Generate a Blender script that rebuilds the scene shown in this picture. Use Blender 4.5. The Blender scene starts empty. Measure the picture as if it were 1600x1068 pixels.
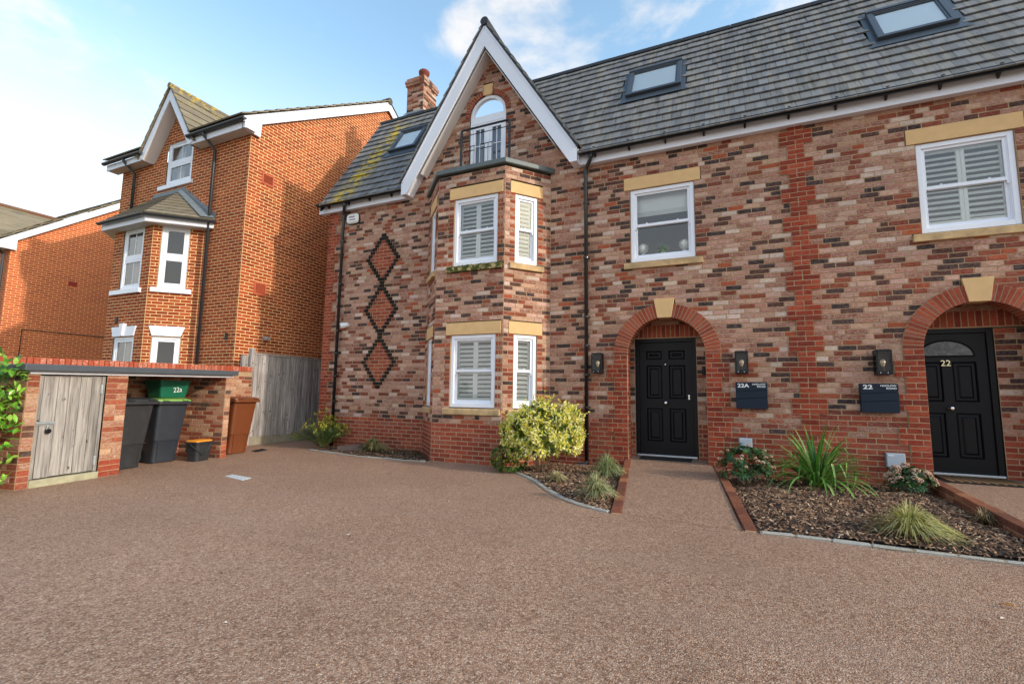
import bpy, bmesh, math, random
from mathutils import Vector, Matrix, Euler
from math import sin, cos, tan, pi, radians, sqrt, atan2, floor, ceil

# ------------------------------------------------------------------ camera, sky, sun, exposure
scene = bpy.context.scene
col = scene.collection
CAM = Vector((-0.847, -7.994, 1.197))
FPX = 740.461
def cam_matrix(pitch, roll, yaw):
    R = Matrix.Rotation(yaw, 3, 'Z') @ Matrix.Rotation(pitch, 3, 'X') @ Matrix.Rotation(roll, 3, 'Y')
    return R
CR = cam_matrix(radians(6.29989), radians(-0.80791), radians(24.37934))
cam_data = bpy.data.cameras.new('camera')
cam_data.sensor_fit = 'HORIZONTAL'
cam_data.sensor_width = 36.0
cam_data.lens = FPX / 1600.0 * 36.0
cam_data.clip_start = 0.05
cam_data.clip_end = 2000.0
cam = bpy.data.objects.new('camera', cam_data)
col.objects.link(cam)
M4 = Matrix.Identity(4)
for i in range(3):
    M4[i][0] = CR[i][0]; M4[i][1] = CR[i][2]; M4[i][2] = -CR[i][1]; M4[i][3] = CAM[i]
cam.matrix_world = M4
scene.camera = cam

SUN_EL, SUN_FRONT = radians(21.0), radians(3.5)
SUN_DIR = Vector((cos(SUN_EL)*cos(SUN_FRONT), -cos(SUN_EL)*sin(SUN_FRONT), sin(SUN_EL)))
sd = bpy.data.lights.new('sun', 'SUN')
sd.energy = 2.2
sd.angle = radians(1.2)
sd.color = (1.0, 0.90, 0.76)
sun = bpy.data.objects.new('sun', sd)
col.objects.link(sun)
sun.rotation_euler = SUN_DIR.to_track_quat('Z', 'Y').to_euler()
sun.location = (20, -2, 20)

world = bpy.data.worlds.new('World')
scene.world = world
world.use_nodes = True
wn, wl = world.node_tree.nodes, world.node_tree.links
wn.clear()
def N(nodes, t, **kw):
    n = nodes.new(t)
    for k, v in kw.items():
        if hasattr(n, k): setattr(n, k, v)
    return n
wout = N(wn, 'ShaderNodeOutputWorld')
wbg = N(wn, 'ShaderNodeBackground'); wbg.inputs['Strength'].default_value = 0.15
wl.new(wbg.outputs[0], wout.inputs[0])
sky = N(wn, 'ShaderNodeTexSky'); sky.sky_type = 'NISHITA'
sky.sun_disc = False
sky.sun_elevation = SUN_EL
sky.sun_rotation = pi/2 + SUN_FRONT
sky.air_density = 1.0; sky.dust_density = 1.6; sky.ozone_density = 1.3; sky.altitude = 50
tc = N(wn, 'ShaderNodeTexCoord')
sep = N(wn, 'ShaderNodeSeparateXYZ'); wl.new(tc.outputs['Generated'], sep.inputs[0])
def wmath(op, a, b=None, clamp=False):
    m = N(wn, 'ShaderNodeMath', operation=op); m.use_clamp = clamp
    for i, v in enumerate((a, b)):
        if v is None: continue
        if isinstance(v, (int, float)): m.inputs[i].default_value = v
        else: wl.new(v, m.inputs[i])
    return m.outputs[0]
zc = wmath('ADD', wmath('MAXIMUM', sep.outputs[2], 0.0), 0.12)
comb = N(wn, 'ShaderNodeCombineXYZ')
wl.new(wmath('DIVIDE', sep.outputs[0], zc), comb.inputs[0])
wl.new(wmath('DIVIDE', sep.outputs[1], zc), comb.inputs[1])
cn = N(wn, 'ShaderNodeTexNoise'); cn.inputs['Scale'].default_value = 1.9; cn.inputs['Detail'].default_value = 9.0
cn.inputs['Roughness'].default_value = 0.6; cn.inputs['Distortion'].default_value = 0.25
cmap = N(wn, 'ShaderNodeMapping'); cmap.inputs['Location'].default_value = (3.1, 1.7, 0.0)
wl.new(comb.outputs[0], cmap.inputs[0]); wl.new(cmap.outputs[0], cn.inputs['Vector'])
# soft banks of cloud: the three in view continue the same scattered cover seen all round
def pix_dir(u, v):
    return (CR @ Vector(((u-800)/FPX, 1.0, (534-v)/FPX))).normalized()
bank = None
for (u, v, w, amp) in ((0, 30, 0.04, .20), (810, 20, 0.085, .24), (690, 50, 0.06, .15), (1230, 10, 0.05, .20), (500, 52, 0.03, .14), (140, 170, .05, .06)):
    d = pix_dir(u, v)
    dot = N(wn, 'ShaderNodeVectorMath', operation='DOT_PRODUCT'); dot.inputs[1].default_value = d
    nrm = N(wn, 'ShaderNodeVectorMath', operation='NORMALIZE'); wl.new(tc.outputs['Generated'], nrm.inputs[0])
    wl.new(nrm.outputs[0], dot.inputs[0])
    e = wmath('MULTIPLY', wmath('SUBTRACT', dot.outputs['Value'], 1.0), 1.0/(w*w))
    g = wmath('MULTIPLY', wmath('EXPONENT', e), amp)
    bank = g if bank is None else wmath('ADD', bank, g)
cv = wmath('ADD', cn.outputs['Fac'], bank)
cramp = N(wn, 'ShaderNodeMapRange'); cramp.interpolation_type = 'SMOOTHSTEP'
cramp.inputs['From Min'].default_value = 0.61; cramp.inputs['From Max'].default_value = 0.78
cramp.inputs['To Min'].default_value = 0.0; cramp.inputs['To Max'].default_value = 0.9
wl.new(cv, cramp.inputs['Value'])
hz = N(wn, 'ShaderNodeMapRange'); hz.interpolation_type = 'SMOOTHSTEP'
hz.inputs['From Min'].default_value = 0.10; hz.inputs['From Max'].default_value = 0.62
hz.inputs['To Min'].default_value = 0.97; hz.inputs['To Max'].default_value = 0.0
wl.new(sep.outputs[2], hz.inputs['Value'])
mixh = N(wn, 'ShaderNodeMix', data_type='RGBA'); mixh.inputs['B'].default_value = (7.0, 6.75, 6.5, 1)
SKYG = N(wn, 'ShaderNodeMix', data_type='RGBA', blend_type='MULTIPLY'); SKYG.inputs['Factor'].default_value = 1.0
SKYG.inputs['B'].default_value = (2.25, 2.4, 2.15, 1)
wl.new(sky.outputs[0], SKYG.inputs['A'])
wl.new(hz.outputs[0], mixh.inputs['Factor']); wl.new(SKYG.outputs['Result'], mixh.inputs['A'])
mixc = N(wn, 'ShaderNodeMix', data_type='RGBA'); mixc.inputs['B'].default_value = (5.5, 5.3, 5.15, 1)
wl.new(cramp.outputs[0], mixc.inputs['Factor']); wl.new(mixh.outputs['Result'], mixc.inputs['A'])
wl.new(mixc.outputs['Result'], wbg.inputs['Color'])

scene.view_settings.view_transform = 'Standard'
scene.view_settings.look = 'None'
scene.view_settings.gamma = 1.0
scene.view_settings.use_curve_mapping = False
scene.view_settings.exposure = 0.38
try:
    scene.cycles.max_bounces = 8; scene.cycles.transparent_max_bounces = 16
except Exception: pass

# ------------------------------------------------------------------ helpers
rnd = random.Random(7)
def s2l(r, g, b):
    f = lambda c: ((c/255.0)/12.92 if c/255.0 <= 0.04045 else ((c/255.0+0.055)/1.055)**2.4)
    return (f(r), f(g), f(b))
def proj(p):
    q = CR.transposed() @ (Vector(p) - CAM)
    if q.y < 0.05: return None
    return (800 + FPX*q.x/q.y, 534 - FPX*q.z/q.y, q.y)
def wmat(o):
    if o is None: return Matrix.Identity(4)
    if o.parent is None: return o.matrix_basis.copy()
    return wmat(o.parent) @ o.matrix_parent_inverse @ o.matrix_basis
def par(o, p):
    if p is not None:
        o.parent = p
        o.matrix_parent_inverse = wmat(p).inverted()
    return o
def tag(o, label=None, cat=None, group=None, kind=None):
    if label: o['label'] = label
    if cat: o['category'] = cat
    if group: o['group'] = group
    if kind: o['kind'] = kind
    return o
def empty(name, loc, label=None, cat=None, group=None, rz=0.0):
    o = bpy.data.objects.new(name, None); col.objects.link(o)
    o.location = loc; o.rotation_euler = (0, 0, rz); o.empty_display_size = 0.2
    return tag(o, label, cat, group)
class MB:
    def __init__(s): s.v = []; s.f = []; s.c = []; s.has = False
    def poly(s, pts, c=None):
        i = len(s.v); s.v.extend([tuple(p) for p in pts]); s.f.append(tuple(range(i, i+len(pts)))); s.c.append(c)
        if c: s.has = True
    def mesh(s, vs, fs, c=None):
        i = len(s.v); s.v.extend([tuple(p) for p in vs])
        for f in fs: s.f.append(tuple(a+i for a in f)); s.c.append(c)
        if c: s.has = True
    def box(s, a, b, c=None, fr=None):
        x0, y0, z0 = a; x1, y1, z1 = b
        P = [(x0,y0,z0),(x1,y0,z0),(x1,y1,z0),(x0,y1,z0),(x0,y0,z1),(x1,y0,z1),(x1,y1,z1),(x0,y1,z1)]
        if fr: P = [fr(*p) for p in P]
        s.mesh(P, [(0,3,2,1),(4,5,6,7),(0,1,5,4),(1,2,6,5),(2,3,7,6),(3,0,4,7)], c)
    def prism(s, pts, ext, c=None):       # polygon pts (3D) extruded by vector
        n = len(pts); e = Vector(ext)
        A = [Vector(p) for p in pts]; B = [p+e for p in A]
        fs = [tuple(range(n-1, -1, -1)), tuple(range(n, 2*n))]
        for i in range(n): j = (i+1) % n; fs.append((i, j, n+j, n+i))
        s.mesh(A+B, fs, c)
    def tube(s, path, r, n=10, c=None, cap=True):
        P = [Vector(p) for p in path]; rings = []
        rr = r if isinstance(r, (list, tuple)) else [r]*len(P)
        up0 = None
        for i, p in enumerate(P):
            t = (P[min(i+1, len(P)-1)] - P[max(i-1, 0)])
            t = t.normalized() if t.length > 1e-9 else Vector((0,0,1))
            up = Vector((0,0,1)) if abs(t.z) < 0.9 else Vector((0,1,0))
            if up0 is not None: up = up0
            a = t.cross(up)
            if a.length < 1e-6: a = t.cross(Vector((1,0,0)))
            a.normalize(); b = a.cross(t).normalized(); up0 = b
            rings.append([p + (a*cos(2*pi*k/n) + b*sin(2*pi*k/n))*rr[i] for k in range(n)])
        vs = [v for R in rings for v in R]; fs = []
        for i in range(len(P)-1):
            for k in range(n):
                j = (k+1) % n
                fs.append((i*n+k, i*n+j, (i+1)*n+j, (i+1)*n+k))
        if cap: fs.append(tuple(range(n-1, -1, -1))); fs.append(tuple(range((len(P)-1)*n, len(P)*n)))
        s.mesh(vs, fs, c)
    def lathe(s, prof, o, n=20, c=None):
        vs = []; fs = []
        for (r, z) in prof:
            for k in range(n): vs.append((o[0]+r*cos(2*pi*k/n), o[1]+r*sin(2*pi*k/n), o[2]+z))
        for i in range(len(prof)-1):
            for k in range(n):
                j = (k+1) % n
                fs.append((i*n+k, i*n+j, (i+1)*n+j, (i+1)*n+k))
        fs.append(tuple(range(n-1, -1, -1))); fs.append(tuple(range((len(prof)-1)*n, len(prof)*n)))
        s.mesh(vs, fs, c)
    def loft(s, rings, c=None, cap=True):
        n = len(rings[0]); vs = [p for R in rings for p in R]; fs = []
        for i in range(len(rings)-1):
            for k in range(n):
                j = (k+1) % n
                fs.append((i*n+k, i*n+j, (i+1)*n+j, (i+1)*n+k))
        if cap: fs.append(tuple(range(n-1, -1, -1))); fs.append(tuple(range((len(rings)-1)*n, len(rings)*n)))
        s.mesh(vs, fs, c)
    def data(s, name, mat, at=(0,0,0), smooth=False):
        me = bpy.data.meshes.new(name)
        if at != (0,0,0): vs = [(p[0]-at[0], p[1]-at[1], p[2]-at[2]) for p in s.v]
        else: vs = s.v
        me.from_pydata(vs, [], s.f)
        if s.has:
            ca = me.color_attributes.new('bcol', 'FLOAT_COLOR', 'CORNER')
            buf = []
            for f, c in zip(s.f, s.c):
                c = c or (0.5, 0.5, 0.5)
                buf.extend([c[0], c[1], c[2], c[3] if len(c) > 3 else 1.0]*len(f))
            ca.data.foreach_set('color', buf)
        if smooth: me.polygons.foreach_set('use_smooth', [True]*len(me.polygons))
        if mat: me.materials.append(mat)
        me.update()
        return me
    def build(s, name, mat, parent=None, at=(0,0,0), smooth=False, bevel=0.0, seg=2, ang=None):
        at = tuple(at)
        o = bpy.data.objects.new(name, s.data(name, mat, at, smooth)); col.objects.link(o)
        o.location = at
        if bevel > 0:
            m = o.modifiers.new('bevel', 'BEVEL'); m.width = bevel; m.segments = seg; m.limit_method = 'ANGLE'; m.angle_limit = radians(40)
            if hasattr(m, 'harden_normals'): m.harden_normals = False
        return par(o, parent)
def link_copy(name, me, parent, loc, rot=(0,0,0), color=None):
    o = bpy.data.objects.new(name, me); col.objects.link(o)
    o.location = loc; o.rotation_euler = rot
    if color: o.color = (color[0], color[1], color[2], color[3] if len(color) > 3 else 1.0)
    return par(o, parent)

# ------------------------------------------------------------------ materials
class MT:
    def __init__(s, name):
        s.m = bpy.data.materials.new(name); s.m.use_nodes = True
        s.n = s.m.node_tree.nodes; s.l = s.m.node_tree.links; s.n.clear()
        s.out = s.n.new('ShaderNodeOutputMaterial'); s.b = s.n.new('ShaderNodeBsdfPrincipled')
        s.l.new(s.b.outputs[0], s.out.inputs[0])
        s.geo = s.n.new('ShaderNodeNewGeometry')
    def set(s, k, v):
        if hasattr(v, 'links') or isinstance(v, bpy.types.NodeSocket): s.l.new(v, s.b.inputs[k])
        else: s.b.inputs[k].default_value = v
    def pos(s, scale=(1,1,1), loc=(0,0,0), rot=(0,0,0)):
        mp = s.n.new('ShaderNodeMapping'); mp.inputs['Scale'].default_value = scale; mp.inputs['Location'].default_value = loc; mp.inputs['Rotation'].default_value = rot
        s.l.new(s.geo.outputs['Position'], mp.inputs[0]); return mp.outputs[0]
    def noise(s, scale, detail=4.0, rough=0.55, vec=None, dist=0.0):
        t = s.n.new('ShaderNodeTexNoise'); t.inputs['Scale'].default_value = scale; t.inputs['Detail'].default_value = detail
        t.inputs['Roughness'].default_value = rough; t.inputs['Distortion'].default_value = dist
        s.l.new(vec if vec is not None else s.geo.outputs['Position'], t.inputs['Vector']); return t.outputs['Fac']
    def vor(s, scale, vec=None, out='Color', feature='F1'):
        t = s.n.new('ShaderNodeTexVoronoi'); t.inputs['Scale'].default_value = scale; t.feature = feature
        s.l.new(vec if vec is not None else s.geo.outputs['Position'], t.inputs['Vector']); return t.outputs[out]
    def ramp(s, fac, stops):
        r = s.n.new('ShaderNodeValToRGB'); s.l.new(fac, r.inputs[0])
        while len(r.color_ramp.elements) < len(stops): r.color_ramp.elements.new(0.5)
        for e, (p, c) in zip(r.color_ramp.elements, stops):
            e.position = p; e.color = (c, c, c, 1) if isinstance(c, (int, float)) else (c[0], c[1], c[2], 1)
        return r.outputs[0]
    def mix(s, fac, a, b, blend='MIX'):
        m = s.n.new('ShaderNodeMix'); m.data_type = 'RGBA'; m.blend_type = blend
        for k, v in (('Factor', fac), ('A', a), ('B', b)):
            if isinstance(v, bpy.types.NodeSocket): s.l.new(v, m.inputs[k])
            elif isinstance(v, (int, float)): m.inputs[k].default_value = v if k == 'Factor' else (v, v, v, 1)
            else: m.inputs[k].default_value = (v[0], v[1], v[2], 1)
        return m.outputs['Result']
    def math(s, op, a, b=0.0):
        m = s.n.new('ShaderNodeMath'); m.operation = op
        for i, v in enumerate((a, b)):
            if isinstance(v, bpy.types.NodeSocket): s.l.new(v, m.inputs[i])
            else: m.inputs[i].default_value = v
        return m.outputs[0]
    def bump(s, h, strength=0.5, dist=0.01, normal=None):
        b = s.n.new('ShaderNodeBump'); b.inputs['Strength'].default_value = strength; b.inputs['Distance'].default_value = dist
        s.l.new(h, b.inputs['Height'])
        if normal is not None: s.l.new(normal, b.inputs['Normal'])
        s.l.new(b.outputs[0], s.b.inputs['Normal']); return b.outputs[0]
    def attr(s, name='bcol'):
        a = s.n.new('ShaderNodeAttribute'); a.attribute_name = name; return a.outputs['Color']
    def objcol(s):
        return s.n.new('ShaderNodeObjectInfo').outputs['Color']
    def objrand(s):
        return s.n.new('ShaderNodeObjectInfo').outputs['Random']

def simple(name, c, rough=0.5, var=0.0, scale=20.0, bump=0.0, metal=0.0, bscale=None, spec=0.5, dirt=0.0):
    m = MT(name)
    base = c
    if var > 0:
        nf = m.noise(scale, 5)
        base = m.mix(m.ramp(nf, [(0.3, 1.0-var), (0.7, 1.0+var)]), (0,0,0), c, 'MIX') if False else m.mix(1.0, m.ramp(nf, [(0.3, 1.0-var), (0.7, min(1.0, 1.0))]), c, 'MULTIPLY')
    if dirt > 0:
        nd = m.noise(3.0, 6, 0.6)
        base = m.mix(m.ramp(nd, [(0.5, 0.0), (0.75, dirt)]), base, (0.12, 0.10, 0.07))
    m.set('Base Color', base if isinstance(base, bpy.types.NodeSocket) else (c[0], c[1], c[2], 1))
    m.set('Roughness', rough); m.set('Metallic', metal); m.b.inputs['Specular IOR Level'].default_value = spec
    if bump > 0: m.bump(m.noise(bscale or scale*3, 4), bump, 0.004)
    return m.m

def brick_mat(name, use_obj, smear=0.62, palecol=(0.64, 0.50, 0.43), rough=0.9, rel=0.9, dark=0.85):
    m = MT(name)
    if use_obj: nd_ = m.n.new('ShaderNodeObjectInfo')
    else: nd_ = m.n.new('ShaderNodeAttribute'); nd_.attribute_name = 'bcol'
    c, wgt = nd_.outputs['Color'], nd_.outputs['Alpha']
    n3 = m.noise(1.0, 5, 0.68, m.pos((22, 22, 46), (3, 1, 2)), 0.6)
    a = m.mix(m.ramp(n3, [(0.46, 0.0), (0.64, dark)]), c, m.mix(1.0, c, (0.74, 0.52, 0.44), 'MULTIPLY'))
    p1 = m.pos((16, 16, 34)); n1 = m.noise(1.5, 6, 0.7, p1, 0.8)
    lum = m.ramp(n1, [(0.47, 0.0), (0.63, smear)])
    a = m.mix(m.math('MULTIPLY', lum, wgt), a, palecol)
    n2 = m.noise(130, 3, 0.7)
    a = m.mix(1.0, a, m.ramp(n2, [(0.25, 0.66), (0.75, 1.15)]), 'MULTIPLY')
    n4 = m.noise(0.9, 5, 0.6)
    a = m.mix(1.0, a, m.ramp(n4, [(0.32, 0.82), (0.68, 1.06)]), 'MULTIPLY')
    m.set('Base Color', a); m.set('Roughness', rough); m.b.inputs['Specular IOR Level'].default_value = 0.25
    nb = m.noise(1.0, 5, 0.7, m.pos((38, 38, 75))); nf = m.noise(170, 3, 0.6)
    h = m.math('ADD', m.math('MULTIPLY', nb, 1.0), m.math('MULTIPLY', nf, 0.35))
    m.bump(h, rel, 0.006)
    return m.m
def mortar_mat(name, c, c2):
    m = MT(name)
    n = m.noise(7, 5, 0.6); n2 = m.noise(220, 3)
    a = m.mix(n, c, c2); a = m.mix(1.0, a, m.ramp(n2, [(0.2, 0.8), (0.8, 1.1)]), 'MULTIPLY')
    m.set('Base Color', a); m.set('Roughness', 0.95); m.b.inputs['Specular IOR Level'].default_value = 0.15
    m.bump(m.noise(150, 4, 0.7), 0.6, 0.004)
    return m.m

MAT = {}
MAT['brick'] = brick_mat('mixed_brick', False)
MAT['brick_o'] = brick_mat('mixed_brick_single', True)
MAT['nbrick'] = brick_mat('orange_brick', False, smear=0.10, palecol=(0.60, 0.36, 0.22), rel=0.35, dark=0.35)
MAT['nbrick_o'] = brick_mat('orange_brick_single', True, smear=0.10, palecol=(0.60, 0.36, 0.22), rel=0.35, dark=0.35)
MAT['mortar'] = mortar_mat('buff_mortar', s2l(190, 160, 128), s2l(166, 136, 106))
MAT['nmortar'] = mortar_mat('yellow_mortar', s2l(240, 208, 152), s2l(220, 184, 132))
MAT['stone'] = simple('buff_cast_stone', s2l(224, 184, 132), 0.85, 0.12, 7.0, 0.4, bscale=150, spec=0.2, dirt=0.05)
MAT['sill'] = simple('weathered_cast_stone', s2l(212, 178, 132), 0.88, 0.3, 9.0, 0.35, bscale=120, spec=0.2, dirt=0.5)
MAT['upvc'] = simple('white_upvc', s2l(236, 238, 246), 0.32, 0.05, 4.0)
MAT['fascia'] = simple('white_painted_board', s2l(226, 228, 238), 0.4, 0.06, 2.0)
MAT['soffit'] = simple('white_soffit_board', s2l(214, 208, 206), 0.5, 0.08, 2.0)
MAT['black_pvc'] = simple('black_gutter_plastic', (0.012, 0.013, 0.016), 0.25, 0.1, 10)
MAT['grey_pvc'] = simple('dark_grey_gutter_plastic', (0.03, 0.032, 0.038), 0.35, 0.1, 10)
MAT['black_paint'] = simple('black_door_paint', (0.004, 0.004, 0.006), 0.42, 0.1, 30, 0.06, bscale=90, spec=0.22)
MAT['black_iron'] = simple('black_painted_iron', (0.012, 0.012, 0.016), 0.45)
MAT['lead'] = simple('grey_lead_sheet', s2l(120, 128, 134), 0.55, 0.25, 12, 0.2)
MAT['grp'] = simple('grey_roof_edge_trim', s2l(92, 102, 104), 0.5, 0.2, 5, dirt=0.2)
MAT['chrome'] = simple('polished_chrome', (0.75, 0.76, 0.78), 0.18, metal=1.0)
MAT['alu'] = simple('brushed_aluminium', (0.6, 0.61, 0.64), 0.35, metal=1.0)
MAT['navy'] = simple('dark_blue_grey_powder_coat', s2l(20, 34, 50), 0.55, 0.08, 60, spec=0.25)
MAT['lampblack'] = simple('black_lantern_metal', (0.006, 0.007, 0.009), 0.45, spec=0.3)
MAT['white_print'] = simple('white_vinyl_lettering', (0.78, 0.79, 0.80), 0.5)
MAT['gold'] = simple('polished_brass_numerals', (0.75, 0.66, 0.42), 0.3, metal=0.8)
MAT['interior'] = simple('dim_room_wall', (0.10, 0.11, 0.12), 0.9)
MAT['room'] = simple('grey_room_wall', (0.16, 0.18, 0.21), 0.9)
MAT['shutter'] = simple('white_painted_shutter', s2l(246, 248, 246), 0.45)
MAT['galv'] = simple('galvanised_steel', (0.5, 0.53, 0.55), 0.45, 0.2, 25, metal=0.6)
MAT['plug'] = simple('grey_outdoor_box_plastic', s2l(170, 178, 188), 0.5)

def glass(name, tint=(0.96, 0.98, 0.98), refl=1.0, base=0.02):
    m = MT(name); n, l = m.n, m.l
    tr = n.new('ShaderNodeBsdfTransparent'); tr.inputs[0].default_value = (*tint, 1)
    gl = n.new('ShaderNodeBsdfGlossy'); gl.inputs['Roughness'].default_value = 0.02; gl.inputs['Color'].default_value = (refl, refl, refl, 1)
    fr = n.new('ShaderNodeFresnel'); fr.inputs['IOR'].default_value = 1.6
    f = m.math('ADD', m.math('MULTIPLY', fr.outputs[0], 1.4), base)
    mx = n.new('ShaderNodeMixShader'); l.new(f, mx.inputs[0]); l.new(tr.outputs[0], mx.inputs[1]); l.new(gl.outputs[0], mx.inputs[2])
    l.new(mx.outputs[0], m.out.inputs[0])
    b = n.new('ShaderNodeBump'); b.inputs['Strength'].default_value = 0.03; b.inputs['Distance'].default_value = 0.02
    l.new(m.noise(1.7, 2), b.inputs['Height']); l.new(b.outputs[0], gl.inputs['Normal']); l.new(b.outputs[0], fr.inputs['Normal'])
    return m.m
MAT['glass'] = glass('window_glass')
MAT['lampglass'] = glass('lantern_glass', (.96, .97, .97), .25)
MAT['dglass'] = glass('dark_window_glass', (0.5, 0.54, 0.58))

def tile_mat(name, use_obj, lichen=True, base=(0.5, 0.5, 0.5), brown=False):
    m = MT(name)
    c = m.objcol() if use_obj else m.attr()
    st = m.noise(1.0, 6, 0.6, m.pos((9, 0.9, 0.9)))
    a = m.mix(m.ramp(st, [(0.45, 0.0), (0.68, 0.62)]), c, s2l(150, 142, 128) if not brown else s2l(120, 108, 84))
    dk = m.noise(1.0, 5, 0.6, m.pos((13, 1.6, 1.6), (4, 2, 1)))
    a = m.mix(m.ramp(dk, [(0.56, 0.0), (0.72, 0.7)]), a, s2l(74, 72, 72))
    fine = m.noise(160, 3, 0.7)
    a = m.mix(1.0, a, m.ramp(fine, [(0.2, 0.75), (0.8, 1.12)]), 'MULTIPLY')
    if lichen:
        sx = m.n.new('ShaderNodeSeparateXYZ'); m.l.new(m.geo.outputs['Position'], sx.inputs[0])
        if not brown:
            # a band of yellow lichen up the left end of the roof
            cx = m.math('ADD', -8.72, m.math('MULTIPLY', m.math('SUBTRACT', sx.outputs[2], 5.5), 0.13))
            dx = m.math('ABSOLUTE', m.math('SUBTRACT', sx.outputs[0], cx))
            band = m.ramp(dx, [(0.08, 1.0), (0.42, 0.0)])
        else:
            band = m.ramp(m.math('MULTIPLY', m.math('SUBTRACT', sx.outputs[2], 8.1), 1.1), [(0.25, 0.0), (0.9, 0.9)])
        ln = m.noise(6.0, 6, 0.68); mask = m.math('MULTIPLY', m.ramp(ln, [(0.47, 0.0), (0.56, 1.0)] if not brown else [(0.54, 0.0), (0.62, 0.9)]), band)
        a = m.mix(mask, a, s2l(196, 168, 44))
    m.set('Base Color', a); m.set('Roughness', 0.72); m.b.inputs['Specular IOR Level'].default_value = 0.35
    m.bump(m.noise(90, 4, 0.6), 0.35, 0.004)
    return m.m
MAT['tile'] = tile_mat('grey_concrete_tile', False)
MAT['tile_o'] = tile_mat('grey_concrete_tile_single', True)
MAT['ntile'] = tile_mat('brown_weathered_tile', False, True, brown=True)
MAT['ftile'] = tile_mat('brown_roof_tile', False, False, brown=True)

def plastic(name, c, rough=0.5, scuff=0.25):
    m = MT(name)
    n = m.noise(6, 6, 0.65); n2 = m.noise(1.0, 4, 0.6, m.pos((60, 60, 6)))
    a = m.mix(m.ramp(n, [(0.5, 0.0), (0.8, scuff)]), c, tuple(min(1, x*1.8+0.05) for x in c))
    a = m.mix(m.ramp(n2, [(0.62, 0.0), (0.75, scuff*0.7)]), a, (0.3, 0.3, 0.3))
    m.set('Base Color', a); m.set('Roughness', rough)
    m.bump(m.noise(300, 2), 0.12, 0.002)
    return m.m
MAT['bin_black'] = plastic('scuffed_black_bin_plastic', s2l(46, 48, 52), 0.5, 0.28)
MAT['bin_dark'] = plastic('dark_grey_bin_plastic', s2l(44, 49, 58), 0.45, 0.15)
MAT['bin_brown'] = plastic('brown_bin_plastic', s2l(112, 60, 32), 0.45, 0.08)
MAT['lid_green'] = plastic('light_green_lid_plastic', s2l(124, 168, 84), 0.5, 0.2)
MAT['box_green'] = plastic('dark_green_box_plastic', s2l(10, 96, 72), 0.45, 0.06)
MAT['caddy'] = plastic('black_caddy_plastic', s2l(44, 46, 50), 0.45, 0.08)
MAT['orange'] = plastic('orange_caddy_lid_plastic', s2l(236, 150, 40), 0.5, 0.05)
MAT['rubber'] = simple('black_rubber', (0.012, 0.012, 0.012), 0.8)

def wood(name, c1, c2, axis='z', knots=True):
    m = MT(name)
    info = m.n.new('ShaderNodeObjectInfo')
    off = m.n.new('ShaderNodeVectorMath'); off.operation = 'SCALE'; off.inputs[0].default_value = (7, 9, 5)
    m.l.new(info.outputs['Random'], off.inputs['Scale'])
    ad = m.n.new('ShaderNodeVectorMath'); ad.operation = 'ADD'
    m.l.new(m.geo.outputs['Position'], ad.inputs[0]); m.l.new(off.outputs[0], ad.inputs[1])
    mp = m.n.new('ShaderNodeMapping'); mp.inputs['Scale'].default_value = (34, 34, 2.2); m.l.new(ad.outputs[0], mp.inputs[0])
    n1 = m.noise(1.0, 7, 0.62, mp.outputs[0], 0.35)
    a = m.mix(m.ramp(n1, [(0.32, 0.0), (0.68, 1.0)]), c1, c2)
    mp2 = m.n.new('ShaderNodeMapping'); mp2.inputs['Scale'].default_value = (6, 6, 0.9); m.l.new(ad.outputs[0], mp2.inputs[0])
    a = m.mix(1.0, a, m.ramp(m.noise(1.0, 3, 0.5, mp2.outputs[0]), [(0.3, 0.72), (0.7, 1.1)]), 'MULTIPLY')
    a = m.mix(1.0, a, m.ramp(info.outputs['Random'], [(0.0, 0.78), (0.5, 0.95), (1.0, 1.08)]), 'MULTIPLY')
    if knots:
        mk = m.n.new('ShaderNodeMapping'); mk.inputs['Scale'].default_value = (9, 9, 5.2); m.l.new(ad.outputs[0], mk.inputs[0])
        vd = m.vor(1.0, mk.outputs[0], 'Distance')
        a = m.mix(m.ramp(vd, [(0.07, 0.92), (0.15, 0.0)]), a, s2l(52, 42, 36))
    m.set('Base Color', a); m.set('Roughness', 0.85); m.b.inputs['Specular IOR Level'].default_value = 0.2
    m.bump(n1, 0.5, 0.004)
    return m.m
MAT['oldwood'] = wood('silvered_timber', s2l(118, 112, 108), s2l(184, 177, 172))
MAT['fencewood'] = wood('grey_weathered_fence_timber', s2l(122, 114, 112), s2l(192, 184, 180))

def leafmat(name, rough=0.45, transl=0.3):
    m = MT(name); n, l = m.n, m.l
    c = m.attr()
    c2 = m.mix(1.0, c, m.ramp(m.noise(40, 3), [(0.25, 0.8), (0.75, 1.15)]), 'MULTIPLY')
    m.set('Base Color', c2); m.set('Roughness', rough); m.b.inputs['Specular IOR Level'].default_value = 0.4
    t = n.new('ShaderNodeBsdfTranslucent'); l.new(c2, t.inputs[0])
    mx = n.new('ShaderNodeMixShader'); mx.inputs[0].default_value = transl
    l.new(m.b.outputs[0], mx.inputs[1]); l.new(t.outputs[0], mx.inputs[2]); l.new(mx.outputs[0], m.out.inputs[0])
    return m.m
MAT['leaf'] = leafmat('leaf_surface')
MAT['glossleaf'] = leafmat('glossy_leaf_surface', 0.28, 0.2)
MAT['stem'] = simple('woody_stem', s2l(140, 118, 92), 0.9, 0.3, 40, 0.3)
MAT['chip'] = None
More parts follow.
